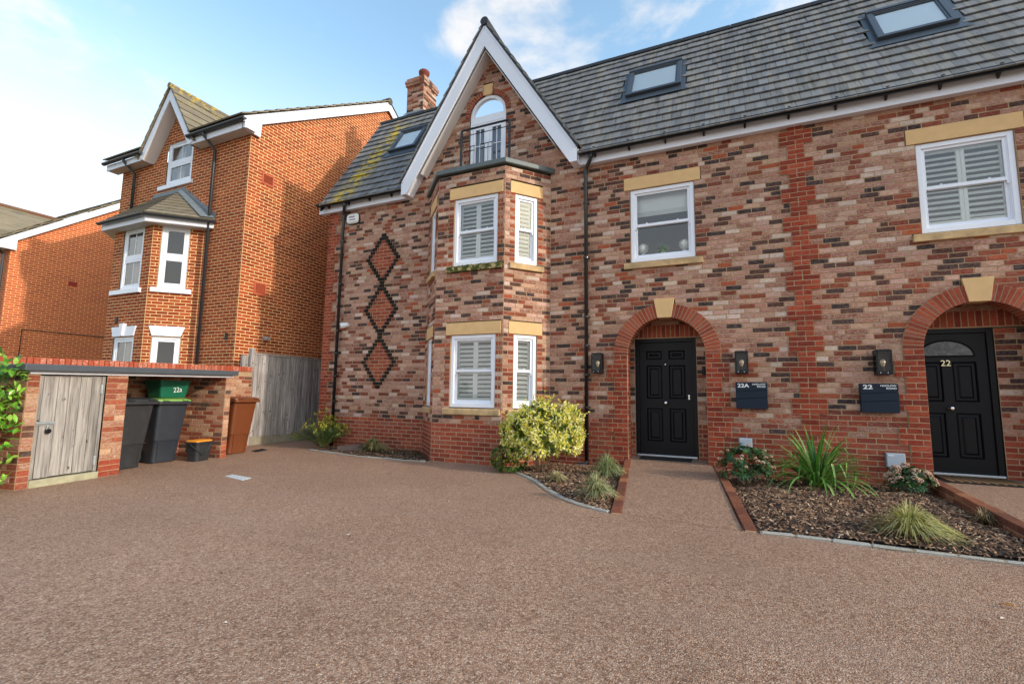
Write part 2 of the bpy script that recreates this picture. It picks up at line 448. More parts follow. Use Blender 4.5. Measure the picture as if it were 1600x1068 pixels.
# ------------------------------------------------------------------ brickwork machinery
CO = 0.075
PAL_MIX = [((190,142,120),20),((176,124,104),18),((204,162,142),13),((158,102,82),13),((200,158,130),6),((220,196,180),7),
           ((150,76,54),10),((132,66,50),8),((176,86,54),3),((78,56,54),8),((62,48,50),7),((94,60,52),7)]
PAL_RED = [((170,82,58),10),((158,72,52),8),((180,92,66),6),((144,66,50),5),((166,94,76),3)]
PAL_ORANGE = [((176,80,44),10),((164,70,38),10),((184,90,52),6),((150,64,38),5)]
PAL_MIXRED = PAL_RED*2 + [((166,116,98),14),((182,136,116),8),((132,68,54),8),((84,62,62),5),((206,180,164),3)]
PAL_DARK = [((26,24,24),5),((34,30,30),4)]
PAL_BIN = [((176,120,92),8),((190,140,110),7),((166,90,64),9),((150,76,54),7),((110,74,62),4),((204,164,132),4),((84,66,62),2)]
PAL_PIER = [((164,70,46),10),((152,60,40),8),((176,82,56),6),((138,56,40),5)]
PALS = {'mix': PAL_MIX, 'red': PAL_RED, 'orange': PAL_ORANGE, 'mixred': PAL_MIXRED, 'dark': PAL_DARK, 'bin': PAL_BIN, 'pier': PAL_PIER}
def pick(pal, r):
    t = sum(w for c, w in pal); x = r.random()*t
    for c, w in pal:
        x -= w
        if x <= 0: break
    j = 1.0 + r.uniform(-0.10, 0.10)
    l = s2l(*c)
    wt = 0.12 if (pal is PAL_RED or pal is PAL_PIER or pal is PAL_DARK) else (0.3 if sum(c) < 330 else 1.0)      # how much lime smear the face carries
    return (l[0]*j, l[1]*j*(1+r.uniform(-.04,.04)), l[2]*j*(1+r.uniform(-.05,.05)), wt)
class Face:
    def __init__(s, O, u, zb=0.0):
        s.O = Vector((O[0], O[1], 0)); s.u = Vector((u[0], u[1], 0)).normalized(); s.inn = Vector((-s.u.y, s.u.x, 0)); s.zb = zb
        s.rz = atan2(s.u.y, s.u.x)
    def P(s, a, d, z): return s.O + s.u*a + s.inn*d + Vector((0, 0, z))
def cut(spans, ab, at, bb, bt):
    out = []
    for (lb, lt, rb, rt, kd) in spans:
        if (bb <= lb and bt <= lt) or (ab >= rb and at >= rt): out.append((lb, lt, rb, rt, kd)); continue
        if max(ab, at) > max(lb, lt)+0.02: out.append((lb, lt, min(rb, ab), min(rt, at), kd))
        if min(bb, bt) < min(rb, rt)-0.02: out.append((max(lb, bb), max(lt, bt), rb, rt, kd))
    return out
def circ(cx, cz, R, z):
    if z >= cz+R: return None
    w = R if z <= cz else sqrt(max(0, R*R-(z-cz)**2))
    return (cx-w, cx+w)
def lay(face, k0, k1, spans_f, open_f, zone_f, seed, anchor=0.0):
    """returns (mortar quads, bricks). Each brick: (ab,at,bb,bt,z0,z1,color,proud,face)"""
    r = random.Random(seed); quads = []; bricks = []; prev = []
    for k in range(k0, k1):
        z0 = face.zb + k*CO; z1 = z0 + CO
        spans = [(a[0], a[1], a[2], a[3], a[4]) for a in spans_f(k, z0, z1)]
        for o in open_f(k, z0, z1):
            spans = cut(spans, *o)
        for sp in spans: quads.append((sp[0], sp[1], sp[2], sp[3], z0, z1))
        zs = zone_f(k, z0, z1)
        segs = spans
        extra = []
        for (a, b, kd) in zs:
            new = []
            for sp in segs:
                lb, lt, rb, rt, kk = sp
                if b <= min(lb, lt)+0.01 or a >= max(rb, rt)-0.01: new.append(sp); continue
                if a > max(lb, lt)+0.03: new.append((lb, lt, a, a, kk)); la = (a, a)
                else: la = (lb, lt)
                if b < min(rb, rt)-0.03: new.append((b, b, rb, rt, kk)); ra = (b, b)
                else: ra = (rb, rt)
                new.append((la[0], la[1], ra[0], ra[1], kd))
            segs = new
        joints = []
        for (lb, lt, rb, rt, kd) in segs:
            a, b = max(lb, lt), min(rb, rt)
            if b-a < 0.012:
                continue
            js = []
            if kd in ('dark',): js = []
            elif kd in ('mix', 'mixred', 'bin'):
                x = a
                first = True
                while True:
                    L = (0.225 if r.random() < 0.70 else 0.155)
                    if first: L = r.choice((0.225, 0.1125, 0.155)) if k % 2 else r.choice((0.225, 0.17)); first = False
                    nx = x+L
                    for t in range(3):
                        if any(abs(nx-p) < 0.035 for p in prev): nx += 0.05 if t != 1 else -0.11
                    if b-nx < 0.075: break
                    js.append(nx); x = nx
            elif kd == 'pier':
                w = b-a
                if w > 0.33: js = [a+w*0.5] if k % 2 else [a+w*0.25, a+w*0.75]
                else: js = [] if k % 2 else [a+w*0.5]
            else:
                off = anchor + (0.1125 if k % 2 else 0.0)
                n0 = ceil((a-off)/0.225 + 0.15)
                x = off+n0*0.225
                while x < b-0.035: js.append(x); x += 0.225
            joints += js
            edges = [(lb, lt)] + [(j, j) for j in js] + [(rb, rt)]
            pal = PALS[kd]
            if kd == 'pier': quads.append((lb, lt, rb, rt, z0, z1, -.0195))
            for (e0, e1) in zip(edges[:-1], edges[1:]):
                g = 0.0078 if kd == 'orange' else 0.0058 if kd == 'pier' else 0.0068
                pr = 0.0045 + r.uniform(-0.0015, 0.0025)
                if kd in ('red', 'orange'): pr = 0.0036 + r.uniform(-.0006, .0006)
                if kd == 'pier': pr = 0.024 + r.uniform(-.002, .002)
                if kd == 'dark': pr = 0.026
                bricks.append((e0[0]+g, e0[1]+g, e1[0]-g, e1[1]-g, z0+g, z1-g, pick(pal, r), pr, face))
        prev = joints
    return quads, bricks
def brick_geo(mb, ab, at, bb, bt, z0, z1, pr, P, c=None, jit=None):
    b = 0.0035
    j = (lambda: jit.uniform(-.0018, .0018)) if jit else (lambda: 0.0)
    A = [(ab+j(), z0+j()), (bb+j(), z0+j()), (bt+j(), z1+j()), (at+j(), z1+j())]
    I = [(A[0][0]+b, A[0][1]+b), (A[1][0]-b, A[1][1]+b), (A[2][0]-b, A[2][1]-b), (A[3][0]+b, A[3][1]-b)]
    vs = [P(s, 0.003, z) for s, z in A] + [P(s, -(pr-0.0022), z) for s, z in A] + [P(s, -pr+j()*0.6, z) for s, z in I]
    fs = []
    for i in range(4):
        n = (i+1) % 4
        fs.append((i, n, 4+n, 4+i)); fs.append((4+i, 4+n, 8+n, 8+i))
    fs.append((8, 9, 10, 11))
    mb.mesh(vs, fs, c)
_bcache = {}
def brick_data(L, H, pr, mat):
    key = (round(L, 3), round(H, 3), round(pr, 3), mat.name)
    if key not in _bcache:
        mb = MB(); brick_geo(mb, 0, 0, key[0], key[0], 0, key[1], key[2], lambda s, d, z: Vector((s, d, z)), None, random.Random(len(_bcache)))
        _bcache[key] = mb.data('brick', mat)
    return _bcache[key]
def occluded_by(u, v, rects):
    return any(a <= u <= c and b <= v <= d for a, b, c, d in rects)
def rank_bricks(bricks, nobj, avoid=()):
    sc = []
    for i, (ab, at, bb, bt, z0, z1, c, pr, f) in enumerate(bricks):
        if nobj == 0: break
        if abs(ab-at) > 1e-4 or abs(bb-bt) > 1e-4 or bb-ab < 0.07: continue
        p = [proj(f.P(s, 0, z)) for s, z in ((ab, z0), (bb, z0), (bb, z1), (ab, z1))]
        if any(q is None for q in p): continue
        if not all(2 < q[0] < 1598 and 2 < q[1] < 1066 for q in p): continue
        cu, cvv = sum(q[0] for q in p)/4, sum(q[1] for q in p)/4
        if occluded_by(cu, cvv, avoid): continue
        ar = abs(sum(p[a][0]*p[(a+1) % 4][1]-p[(a+1) % 4][0]*p[a][1] for a in range(4)))/2
        # keep only faces turned to the camera
        nrm = -f.inn
        if (CAM - f.P((ab+bb)/2, 0, z0)).dot(nrm) <= 0: continue
        sc.append((ar, i))
    sc.sort(reverse=True)
    return set(i for a, i in sc[:nobj])
def emit_wall(name, parent, quads, bricks, mat, mato, mort, nobj=0, extra=None, avoid=(), stuffname='brick_field'):
    mb = MB()
    for (f, q) in quads:
        lb, lt, rb, rt, z0, z1 = q[:6]
        if len(q) == 7:      # mortar bed of the proud courses
            mb.mesh([f.P(s, d, z) for d in (q[6], .001) for s, z in ((lb+.003, z0), (rb-.003, z0), (rt-.003, z1), (lt+.003, z1))], [(0,1,2,3),(0,4,5,1),(1,5,6,2),(2,6,7,3),(3,7,4,0)])
        else: mb.poly([f.P(lb, 0, z0), f.P(rb, 0, z0), f.P(rt, 0, z1), f.P(lt, 0, z1)])
    if extra: extra(mb)
    wall = mb.build(name, mort, parent)
    chosen = rank_bricks(bricks, nobj, avoid)
    st = MB(); jr = random.Random(len(bricks))
    for i, (ab, at, bb, bt, z0, z1, c, pr, f) in enumerate(bricks):
        if bb-ab < 0.012 and bt-at < 0.012: continue
        if i in chosen:
            me = brick_data(round((bb-ab)/0.004)*0.004, z1-z0, round(pr/0.002)*0.002, mato)
            link_copy('brick', me, wall, f.P(ab, 0, z0), (0, 0, f.rz), c)
        else:
            brick_geo(st, ab, at, bb, bt, z0, z1, pr, f.P, c, jr)
    if st.f:
        o = st.build(stuffname, mat, wall); o['kind'] = 'stuff'
    return wall

# ------------------------------------------------------------------ ground, drive, beds
def resin_mat():
    m = MT('resin_bound_gravel')
    def grains(sc):
        v = m.vor(sc); sp = m.n.new('ShaderNodeSeparateColor'); m.l.new(v, sp.inputs[0])
        return sp.outputs
    g = grains(118)
    a = m.ramp(g[0], [(0.0, s2l(118, 86, 68)), (0.22, s2l(146, 112, 92)), (0.45, s2l(168, 134, 112)), (0.7, s2l(186, 154, 132)), (0.9, s2l(206, 178, 156)), (1.0, s2l(226, 206, 188))])
    g2 = grains(58)
    a = m.mix(0.35, a, m.ramp(g2[1], [(0.0, s2l(116, 86, 68)), (0.5, s2l(168, 134, 112)), (1.0, s2l(212, 186, 164))]))
    ed = m.vor(118, None, 'Distance', 'F1')
    a = m.mix(1.0, a, m.ramp(ed, [(0.2, 1.05), (0.75, 0.72)]), 'MULTIPLY')
    big = m.noise(0.55, 6, 0.6)
    a = m.mix(1.0, a, m.ramp(big, [(0.3, (0.86, 0.79, 0.74)), (0.7, (1.08, 1.0, 0.95))]), 'MULTIPLY')
    tr = m.noise(1.0, 4, 0.55, m.pos((0.3, 2.2, 1.0), rot=(0, 0, 0.4)))
    a = m.mix(m.ramp(tr, [(0.52, 0.0), (0.75, 0.3)]), a, s2l(158, 132, 118))
    sp_ = m.noise(2.6, 5, 0.62)
    a = m.mix(m.ramp(sp_, [(0.60, 0.0), (0.74, 0.35)]), a, s2l(104, 76, 64))
    m.set('Base Color', a); m.set('Roughness', 0.62); m.b.inputs['Specular IOR Level'].default_value = 0.35
    m.bump(m.math('MULTIPLY', ed, -1.0), 0.8, 0.006)
    return m.m
MAT['resin'] = resin_mat()
def ground_mat():
    m = MT('grass_and_earth')
    a = m.mix(m.noise(0.6, 6), s2l(74, 82, 46), s2l(96, 92, 66)); m.set('Base Color', a); m.set('Roughness', 0.95); return m.m
mb = MB(); mb.poly([(-400, -400, -0.06), (400, -400, -0.06), (400, 400, -0.06), (-400, 400, -0.06)])
g = mb.build('ground', ground_mat()); tag(g, kind='structure')
mb = MB(); mb.poly([(-9.9, -24, 0), (14, -24, 0), (14, 0.02, 0), (-9.9, 0.02, 0)])
mb.poly([(-11.6, -2.2, 0.0), (-9.9, -2.2, 0), (-9.9, 9, 0.0), (-11.6, 9, 0.0)])
mb.poly([(-9.9, 0.02, 0), (-9.15, 0.02, 0), (-9.15, 9, 0), (-9.9, 9, 0)])
g = mb.build('driveway', MAT['resin']); tag(g, kind='structure')
# the two ramped entrance paths
def ramp_path(name, L0, R0, L1, R1, z0, z1, L2, R2, z2):
    mb = MB(); n = 8
    for i in range(n):
        t0, t1 = i/n, (i+1)/n
        lp = lambda A, B, za, zb, t: Vector((A[0]+(B[0]-A[0])*t, A[1]+(B[1]-A[1])*t, za+(zb-za)*t))
        mb.poly([lp(L0, L1, z0, z1, t0), lp(R0, R1, z0, z1, t0), lp(R0, R1, z0, z1, t1), lp(L0, L1, z0, z1, t1)])
    mb.poly([(*L1, z1), (*R1, z1), (*R2, z2), (*L2, z2)])
    if z0 > .05: mb.poly([(L0[0], L0[1], -.02), (R0[0], R0[1], -.02), (*R0, z0), (*L0, z0)])
    mb.poly([(*R0, -.02), (R1[0], R1[1], -.02), (*R1, z1), (*R0, z0)])
    mb.poly([(*L1, z1), (L1[0], L1[1], -.02), (L0[0], L0[1], -.02), (*L0, z0)])
    o = mb.build(name, MAT['resin']); return tag(o, kind='structure')
ramp_path('path', (-1.87, -2.97), (-0.76, -3.07), (-2.30, -0.02), (-1.08, -0.02), 0.002, 0.165, (-2.60, 0.5), (-1.0, 0.5), 0.185)
ramp_path('path', (1.44, -3.05), (3.1, -3.05), (1.57, -0.02), (2.95, -0.02), 0.115, 0.175, (1.45, 0.5), (3.0, 0.5), 0.185)
# brick edging along the paths
MAT['edge'] = brick_mat('path_edging_brick', True, smear=0.25, palecol=s2l(150, 96, 70), rel=0.6)
PAL_EDGE = [((150,96,70),5),((136,84,62),5),((162,108,80),3),((120,74,58),3)]
def edging(label, A, B, zA, zB, w, n, h=0.10):
    A, B = Vector((A[0], A[1], 0)), Vector((B[0], B[1], 0))
    d = (B-A); Lp = d.length/n; u = d.normalized(); side = Vector((-u.y, u.x, 0))
    mbm = MB()
    P = lambda s, t, z: A+u*s+side*t+Vector((0, 0, z))
    zz = lambda s: zA+(zB-zA)*s/d.length
    mbm.mesh([P(0, .006, -.03), P(d.length, .006, -.03), P(d.length, w-.006, -.03), P(0, w-.006, -.03), P(0, .006, zA-.012), P(d.length, .006, zB-.012), P(d.length, w-.006, zB-.012), P(0, w-.006, zA-.012)],
             [(0,3,2,1),(4,5,6,7),(0,1,5,4),(1,2,6,5),(2,3,7,6),(3,0,4,7)])
    base = mbm.build('path_edging', MAT['mortar']); tag(base, kind='structure')
    bm_ = MB(); bm_.box((0.004, 0, -h), (Lp-0.004, w, 0)); me = bm_.data('brick', MAT['edge'])
    r = random.Random(int(A.x*100))
    for i in range(n):
        o = link_copy('brick', me, base, P(i*Lp, 0, zz(i*Lp)+r.uniform(-.003, .004)), (r.uniform(-.01,.01), atan2(-(zB-zA), d.length), atan2(u.y, u.x)), pick(PAL_EDGE, r))
        m = o.modifiers.new('bevel', 'BEVEL'); m.width = 0.006; m.segments = 2
    return base
edging('l', (-1.87, -2.99), (-2.295, -0.04), 0.022, 0.178, 0.105, 13)
edging('r', (-1.075, -0.04), (-0.745, -3.08), 0.178, 0.022, 0.105, 13)
edging('22', (1.46, -3.06), (1.575, -0.04), 0.135, 0.195, 0.11, 13, 0.065)
edging('22b', (1.452, -3.05), (1.567, -0.04), 0.062, 0.122, 0.11, 13, 0.065)
# granite sett kerb
def granite():
    m = MT('granite_sett'); n = m.noise(220, 3, 0.7); n2 = m.noise(12, 5)
    a = m.mix(m.ramp(n, [(0.35, 0), (0.65, 1)]), s2l(134, 132, 126), s2l(190, 187, 178)); a = m.mix(m.ramp(n2, [(0.5, 0), (0.8, .5)]), a, s2l(128, 120, 104))
    m.set('Base Color', a); m.set('Roughness', 0.8); m.bump(m.noise(45, 5, 0.6), 0.7, 0.01); return m.m
MAT['granite'] = granite()
def smooth_curve(pts, step):
    P = [Vector((p[0], p[1], 0)) for p in pts]; out = []
    for i in range(len(P)-1):
        p0, p1, p2, p3 = P[max(i-1, 0)], P[i], P[i+1], P[min(i+2, len(P)-1)]
        for k in range(12):
            t = k/12
            out.append(0.5*((2*p1)+(-p0+p2)*t+(2*p0-5*p1+4*p2-p3)*t*t+(-p0+3*p1-3*p2+p3)*t**3))
    out.append(P[-1])
    res = [out[0]]; acc = 0
    for a, b in zip(out[:-1], out[1:]):
        seg = (b-a).length
        while acc+seg >= step:
            t = (step-acc)/seg; a = a+(b-a)*t; res.append(a.copy()); seg = (b-a).length; acc = 0
        acc += seg
    if (res[-1]-out[-1]).length > step*0.3: res.append(out[-1])
    return res, out
def kerb(pts, step=0.27):
    st, fine = smooth_curve(pts, step)
    mbm = MB()
    for a, b in zip(fine[:-1], fine[1:]):
        u = (b-a).normalized(); s = Vector((-u.y, u.x, 0))*0.04
        mbm.poly([a-s+Vector((0,0,.012)), b-s+Vector((0,0,.012)), b+s+Vector((0,0,.012)), a+s+Vector((0,0,.012))])
    base = mbm.build('kerb', MAT['mortar']); tag(base, kind='structure')
    r = random.Random(len(pts))
    for a, b in zip(st[:-1], st[1:]):
        L = (b-a).length-0.004
        if L < 0.04: continue
        u = (b-a).normalized(); w = 0.036+r.uniform(-.004, .006)
        bmv = MB(); j = lambda q=.006: r.uniform(-q, q)
        bot = [(0.0, -w, -.05), (L, -w, -.05), (L, w, -.05), (0, w, -.05)]
        mid = [(j(), -w+j(), .008), (L+j(), -w+j(), .008), (L+j(), w+j(), .008), (j(), w+j(), .008)]
        top = [(.014+j(), -w+.012+j(), .018+j(.003)), (L-.014+j(), -w+.012+j(), .018+j(.003)), (L-.014+j(), w-.012+j(), .018+j(.003)), (.014+j(), w-.012+j(), .018+j(.003))]
        bmv.loft([bot, mid, top])
        me = bmv.data('stone', MAT['granite'])
        link_copy('stone', me, base, (a.x+u.x*.004, a.y+u.y*.004, 0), (0, 0, atan2(u.y, u.x)))
    return fine
cM = kerb([(-4.05, -0.98), (-3.75, -1.23), (-3.35, -1.64), (-2.97, -2.16), (-2.62, -2.57), (-2.33, -2.80), (-2.00, -2.96)])
cR = kerb([(-0.62, -3.09), (-0.3, -3.06), (0.02, -3.07), (0.32, -3.10), (0.61, -3.09), (0.92, -3.10), (1.44, -3.10)])
cL = kerb([(-8.75, -0.62), (-8.41, -0.69), (-8.02, -0.75), (-7.19, -0.93), (-6.64, -0.90), (-6.01, -0.94), (-5.74, -0.82)])
def inside(p, poly):
    x, y = p; c = False; n = len(poly)
    for i in range(n):
        x1, y1 = poly[i]; x2, y2 = poly[(i+1) % n]
        if (y1 > y) != (y2 > y) and x < (x2-x1)*(y-y1)/(y2-y1)+x1: c = not c
    return c
def edge_dist(p, poly):
    best = 9
    for i in range(len(poly)):
        a, b = Vector(poly[i]), Vector(poly[(i+1) % len(poly)]); ab = b-a
        t = max(0, min(1, (Vector(p)-a).dot(ab)/max(1e-9, ab.length_squared))); best = min(best, (Vector(p)-(a+ab*t)).length)
    return best
def chip_mat():
    m = MT('bark_chip'); c = m.attr()
    a = m.mix(1.0, c, m.ramp(m.noise(1.0, 4, .6, m.pos((160, 160, 60))), [(0.25, 0.65), (0.75, 1.2)]), 'MULTIPLY')
    m.set('Base Color', a); m.set('Roughness', 0.85); m.bump(m.noise(120, 3), 0.5, 0.004); return m.m
MAT['chip'] = chip_mat()
MAT['soil'] = simple('dark_soil', s2l(58, 44, 36), 0.95, 0.4, 30, 0.8, bscale=60)
def bed(poly, nch, zt, seed, label, chips=True, dark=False):
    xs = [p[0] for p in poly]; ys = [p[1] for p in poly]; st = 0.06
    r = random.Random(seed)
    hgt = lambda x, y: 0.012 + zt*min(1, edge_dist((x, y), poly)/0.35) + 0.012*sin(x*9+y*5)*sin(y*11-x*4)
    mb = MB(); mb.poly([(p[0], p[1], 0.008) for p in poly])
    nx, ny = int((max(xs)-min(xs))/st)+1, int((max(ys)-min(ys))/st)+1
    for i in range(nx):
        for j in range(ny):
            x, y = min(xs)+i*st, min(ys)+j*st
            cs = [(x, y), (x+st, y), (x+st, y+st), (x, y+st)]
            if all(inside(c, poly) for c in cs):
                mb.poly([(c[0], c[1], hgt(*c)) for c in cs])
    o = mb.build('flower_bed', MAT['soil']); tag(o, kind='structure')
    if not chips: return hgt
    ch = MB()
    cols = [s2l(136, 102, 78), s2l(164, 128, 98), s2l(102, 74, 58), s2l(74, 54, 44), s2l(192, 156, 124), s2l(120, 86, 66), s2l(214, 186, 154)]
    wts = [6, 5, 5, 3, 2.5, 5, 1.0]
    k = 0
    while k < nch:
        x, y = r.uniform(min(xs), max(xs)), r.uniform(min(ys), max(ys))
        if not inside((x, y), poly) or edge_dist((x, y), poly) < 0.02: continue
        k += 1
        c = r.choices(cols, wts)[0]
        if dark: c = tuple(q*0.6 for q in c)
        L, W, T = r.uniform(.018, .055), r.uniform(.007, .018), r.uniform(.003, .007)
        R = Euler((r.gauss(0, .35), r.gauss(0, .35), r.uniform(0, pi))).to_matrix()
        o0 = Vector((x, y, hgt(x, y)+r.uniform(.002, .018)))
        vs = [o0+R@Vector(v) for v in ((-L/2, -W/2, -T/2), (L/2, -W*.3, -T/2), (L/2*.9, W/2, -T/2), (-L/2, W/2*.8, -T/2), (-L/2*.9, -W/2, T/2), (L/2, -W*.3, T/2), (L/2*.8, W/2, T/2), (-L/2, W/2*.7, T/2))]
        ch.mesh(vs, [(4,5,6,7),(0,1,5,4),(1,2,6,5),(2,3,7,6),(3,0,4,7)], c)
    o = ch.build('bark_mulch', MAT['chip']); tag(o, label, 'mulch', kind='stuff')
    return hgt
polyM = [(p.x, p.y) for p in cM[::4]] + [(-1.98, -2.95), (-2.39, -0.02), (-3.68, -0.02)]
polyR = [(-0.63, -3.05), (1.44, -3.07), (1.56, -0.02), (-0.97, -0.02)]
polyL = [(p.x, p.y) for p in cL[::4]] + [(-5.73, -0.72), (-6.38, -0.02), (-8.8, -0.02)]
lit = MB(); r_l = random.Random(99)
for i in range(90):
    x, y = (r_l.uniform(-8.6, 3.0), r_l.uniform(-7.0, -1.0)) if i < 55 else (r_l.uniform(-8.3, -4.2), r_l.uniform(-1.5, -1.0))
    if inside((x, y), polyR) or inside((x, y), polyM) or inside((x, y), polyL) or (-2.4 < x < -.6 and y > -3.1) or (x > 1.3 and y > -3.1): continue
    a = r_l.uniform(0, pi); L = r_l.uniform(.006, .022); w = L*r_l.uniform(.2, .6); d = Vector((cos(a), sin(a), 0)); s = Vector((-d.y, d.x, 0)); p0 = Vector((x, y, .003))
    lit.mesh([p0-d*L, p0-s*w+Vector((0, 0, .004)), p0+d*L, p0+s*w+Vector((0, 0, .006))], [(0, 1, 2, 3)], s2l(*r_l.choice(((196, 176, 140), (150, 110, 70), (90, 64, 46), (214, 204, 190), (120, 120, 70)))))
o = lit.build('leaf_litter', MAT['chip']); tag(o, 'tiny scattered leaf and twig scraps on the driveway', 'litter', kind='stuff')
hM = bed(polyM, 4200, 0.04, 1, 'brown bark mulch under the yellow bush beside the curved kerb'); hR = bed(polyR, 9500, 0.06, 2, 'brown bark mulch in the bed between the two front paths'); hL = bed(polyL, 1500, 0.03, 3, 'dark mulch in the narrow bed below the brick diamonds', dark=True)
# ------------------------------------------------------------------ main house (numbers 22A and 22)
XL, XR = -9.19, 5.6
GX, GZ, GS = -5.03, 8.60, 1.57          # gable centre, ridge height, slope
EAVE = 5.40
house = empty('brick_house', (0.2, 0.0, 0.0), 'pair of brick town houses with grey tiled roof, white gable, bay and two arched doors', 'house')
FM = Face((0, 0), (1, 0))
ARCH = [(-1.742, 1.875), (2.165, 1.875)]
RI, RO = 0.605, 0.832
YB = -0.72
BL, BR, JL, JR = -5.708, -4.315, -6.40, -3.72
WIN_A = (-2.268, -1.236, 3.45, 4.725)
WIN_B = (1.648, 2.672, 3.45, 4.725)
GWX, GWR, GWS = -5.078, 0.402, 6.83     # gable french window centre, radius, spring
PIER = (0.0, 0.44)
def main_spans(k, z0, z1):
    sp = []
    if z1 <= EAVE+0.01: sp = [(XL, XL, XR, XR, 'mix')]
    if z1 > EAVE+0.01:
        hb = (8.22-z0)/GS; ht = (8.22-z1)/GS
        if ht > 0.02: sp = [(GX-hb, GX-ht, GX+hb, GX+ht, 'mix')]
    return sp
def main_open(k, z0, z1):
    zm = (z0+z1)/2; out = []
    for (cx, cz) in ARCH:
        a = circ(cx, cz, RO, z0); b = circ(cx, cz, RO, z1)
        if zm > cz:
            if a: b = b or (cx, cx); out.append((a[0], b[0], a[1], b[1]))
        else: out.append((cx-RI, cx-RI, cx+RI, cx+RI))
        if 2.47 < zm < 2.79: out.append((cx-.17, cx-.17, cx+.17, cx+.17))
    for (a, b, c, d) in (WIN_A, WIN_B):
        if c < zm < d: out.append((a, a, b, b))
        if d < zm < d+0.225: out.append((a-0.11, a-0.11, b+0.11, b+0.11))
        if c-0.10 < zm < c: out.append((a-0.115, a-0.115, b+0.115, b+0.115))
    # bay covers the wall
    if zm < 5.30: out.append((JL, JL, JR, JR))
    # gable window
    if 5.30 < zm < GWS: out.append((GWX-GWR-.005, GWX-GWR-.005, GWX+GWR+.005, GWX+GWR+.005))
    elif zm >= GWS:
        a = circ(GWX, GWS, GWR+.115, z0); b = circ(GWX, GWS, GWR+.115, z1)
        if a: b = b or (GWX, GWX); out.append((a[0], b[0], a[1], b[1]))
        if 7.24 < zm < 7.47: out.append((GWX-.115, GWX-.115, GWX+.115, GWX+.115))
    return out
def main_zone(k, z0, z1):
    zm = (z0+z1)/2; zs = []
    if zm < 0.675: zs.append((XL, XR, 'red'))
    elif zm < 0.98: zs.append((-3.6, XR, 'mixred'))
    blk = (k-1) % 6
    if zm < EAVE:
        wide = ((k-13) % 6) < 3            # pier blocks: wide three courses, narrow three courses
        if zm > 0.67: zs.append((PIER[0], PIER[1], 'pier') if wide else (PIER[0]+.11, PIER[1]-.11, 'pier'))
        q = 0.34 if wide else 0.225
        zs.append((XL, XL+q, 'pier'))
        for (cx, cz) in ARCH:
            if zm < cz and (zm > 0.0):
                q = 0.335 if ((k-2) % 6) < 3 else 0.222
                zs.append((cx-RI-q, cx-RI, 'pier')); zs.append((cx+RI, cx+RI+q, 'pier'))
    for kc in (54, 39, 24):
        r_ = abs(k-kc)
        if r_ <= 7:
            off = (7-r_)*0.05625; xd = -7.57
            if r_ == 7: zs.append((xd-.064, xd+.064, 'dark'))
            else:
                if off > 0.06: zs.append((xd-off+.05, xd+off-.05, 'red'))
                zs.append((xd-off-.064, xd-off+.060, 'dark')); zs.append((xd+off-.060, xd+off+.064, 'dark'))
    return zs
# order matters: jambs override red plinth
q1, b1 = lay(FM, 0, 110, main_spans, main_open, main_zone, 11, anchor=-8.249)
quads = [(FM, q) for q in q1]
# reveals and return walls in mortar
def wall_extra(mb):
    for (cx, cz) in ARCH:      # recess sides
        pass
    # left flank of the house: gable end, seen from the alley
    z8 = 8.5
    mb.poly([(XL, 9.0, 0), (XL, 0, 0), (XL, 0, EAVE+.1), (XL, 1.72, z8), (XL, 7.0, z8), (XL, 9.0, 5.4)])
    mb.poly([(XL, 9, 0), (XR+9, 9, 0), (XR+9, 9, 5.4), (XL, 9, 5.4)])
    mb.poly([(XR, 0, 0), (XR+9, 0, 0), (XR+9, 0, 5.4), (XR, 0, 5.4)])
    for (a, b, c, d) in (WIN_A, WIN_B):
        for (p, q) in (((a, c), (a, d)), ((b, d), (b, c)), ((a, d), (b, d)), ((b, c), (a, c))):
            mb.poly([(p[0], -.004, p[1]), (p[0], .12, p[1]), (q[0], .12, q[1]), (q[0], -.004, q[1])])
AV = [(1148, 598, 1200, 642), (1340, 598, 1405, 648), (1145, 545, 1172, 590), (1360, 540, 1394, 590), (1115, 690, 1345, 1068), (1345, 715, 1460, 1068), (780, 625, 912, 760), (1405, 0, 1600, 130), (924, 545, 942, 585)]
wall = emit_wall('wall', house, quads, b1, MAT['brick'], MAT['brick_o'], MAT['mortar'], 300, wall_extra, AV)

# --- bay
FBL = Face((JL, 0), (BL-JL, YB)); FBF = Face((BL, YB), (1, 0)); FBR = Face((BR, YB), (JR-BR, -YB))
LBL, LBF, LBR = sqrt((BL-JL)**2+YB**2), BR-BL, sqrt((JR-BR)**2+YB**2)
BWF = (0.352, 1.252)        # front window span along the face
BWR = (0.205, 0.665); BWL = (LBL-0.70, LBL-0.24)
BZ0 = (0.955, 2.235); BZ1 = (3.505, 4.77)
def bay_face(face, L, win, seed):
    def sp(k, z0, z1): return [(0, 0, L, L, 'mix')] if z1 < 5.31 else []
    def op(k, z0, z1):
        zm = (z0+z1)/2; o = []
        for (c, d) in (BZ0, BZ1):
            if c-.02 < zm < d+.02: o.append((win[0], win[0], win[1], win[1]))
            if d+.02 <= zm < d+.235: o.append((win[0]-.10, win[0]-.10, win[1]+.10, win[1]+.10))
            if c-.125 < zm <= c-.02: o.append((win[0]-.10, win[0]-.10, win[1]+.10, win[1]+.10))
        return o
    def zo(k, z0, z1):
        zm = (z0+z1)/2
        if zm < 0.675: return [(0, L, 'red')]
        z = []
        for (c, d) in (BZ0, BZ1):
            if c < zm < d and k % 2: z += [(win[0]-.11, win[0], 'red'), (win[1], win[1]+.11, 'red')]
        return z
    return lay(face, 0, 71, sp, op, zo, seed, anchor=0.07)
bq = []; bb = []
for f, L, w, sd_ in ((FBL, LBL, BWL, 21), (FBF, LBF, BWF, 22), (FBR, LBR, BWR, 23)):
    q, b = bay_face(f, L, w, sd_); bq += [(f, x) for x in q]; bb += b
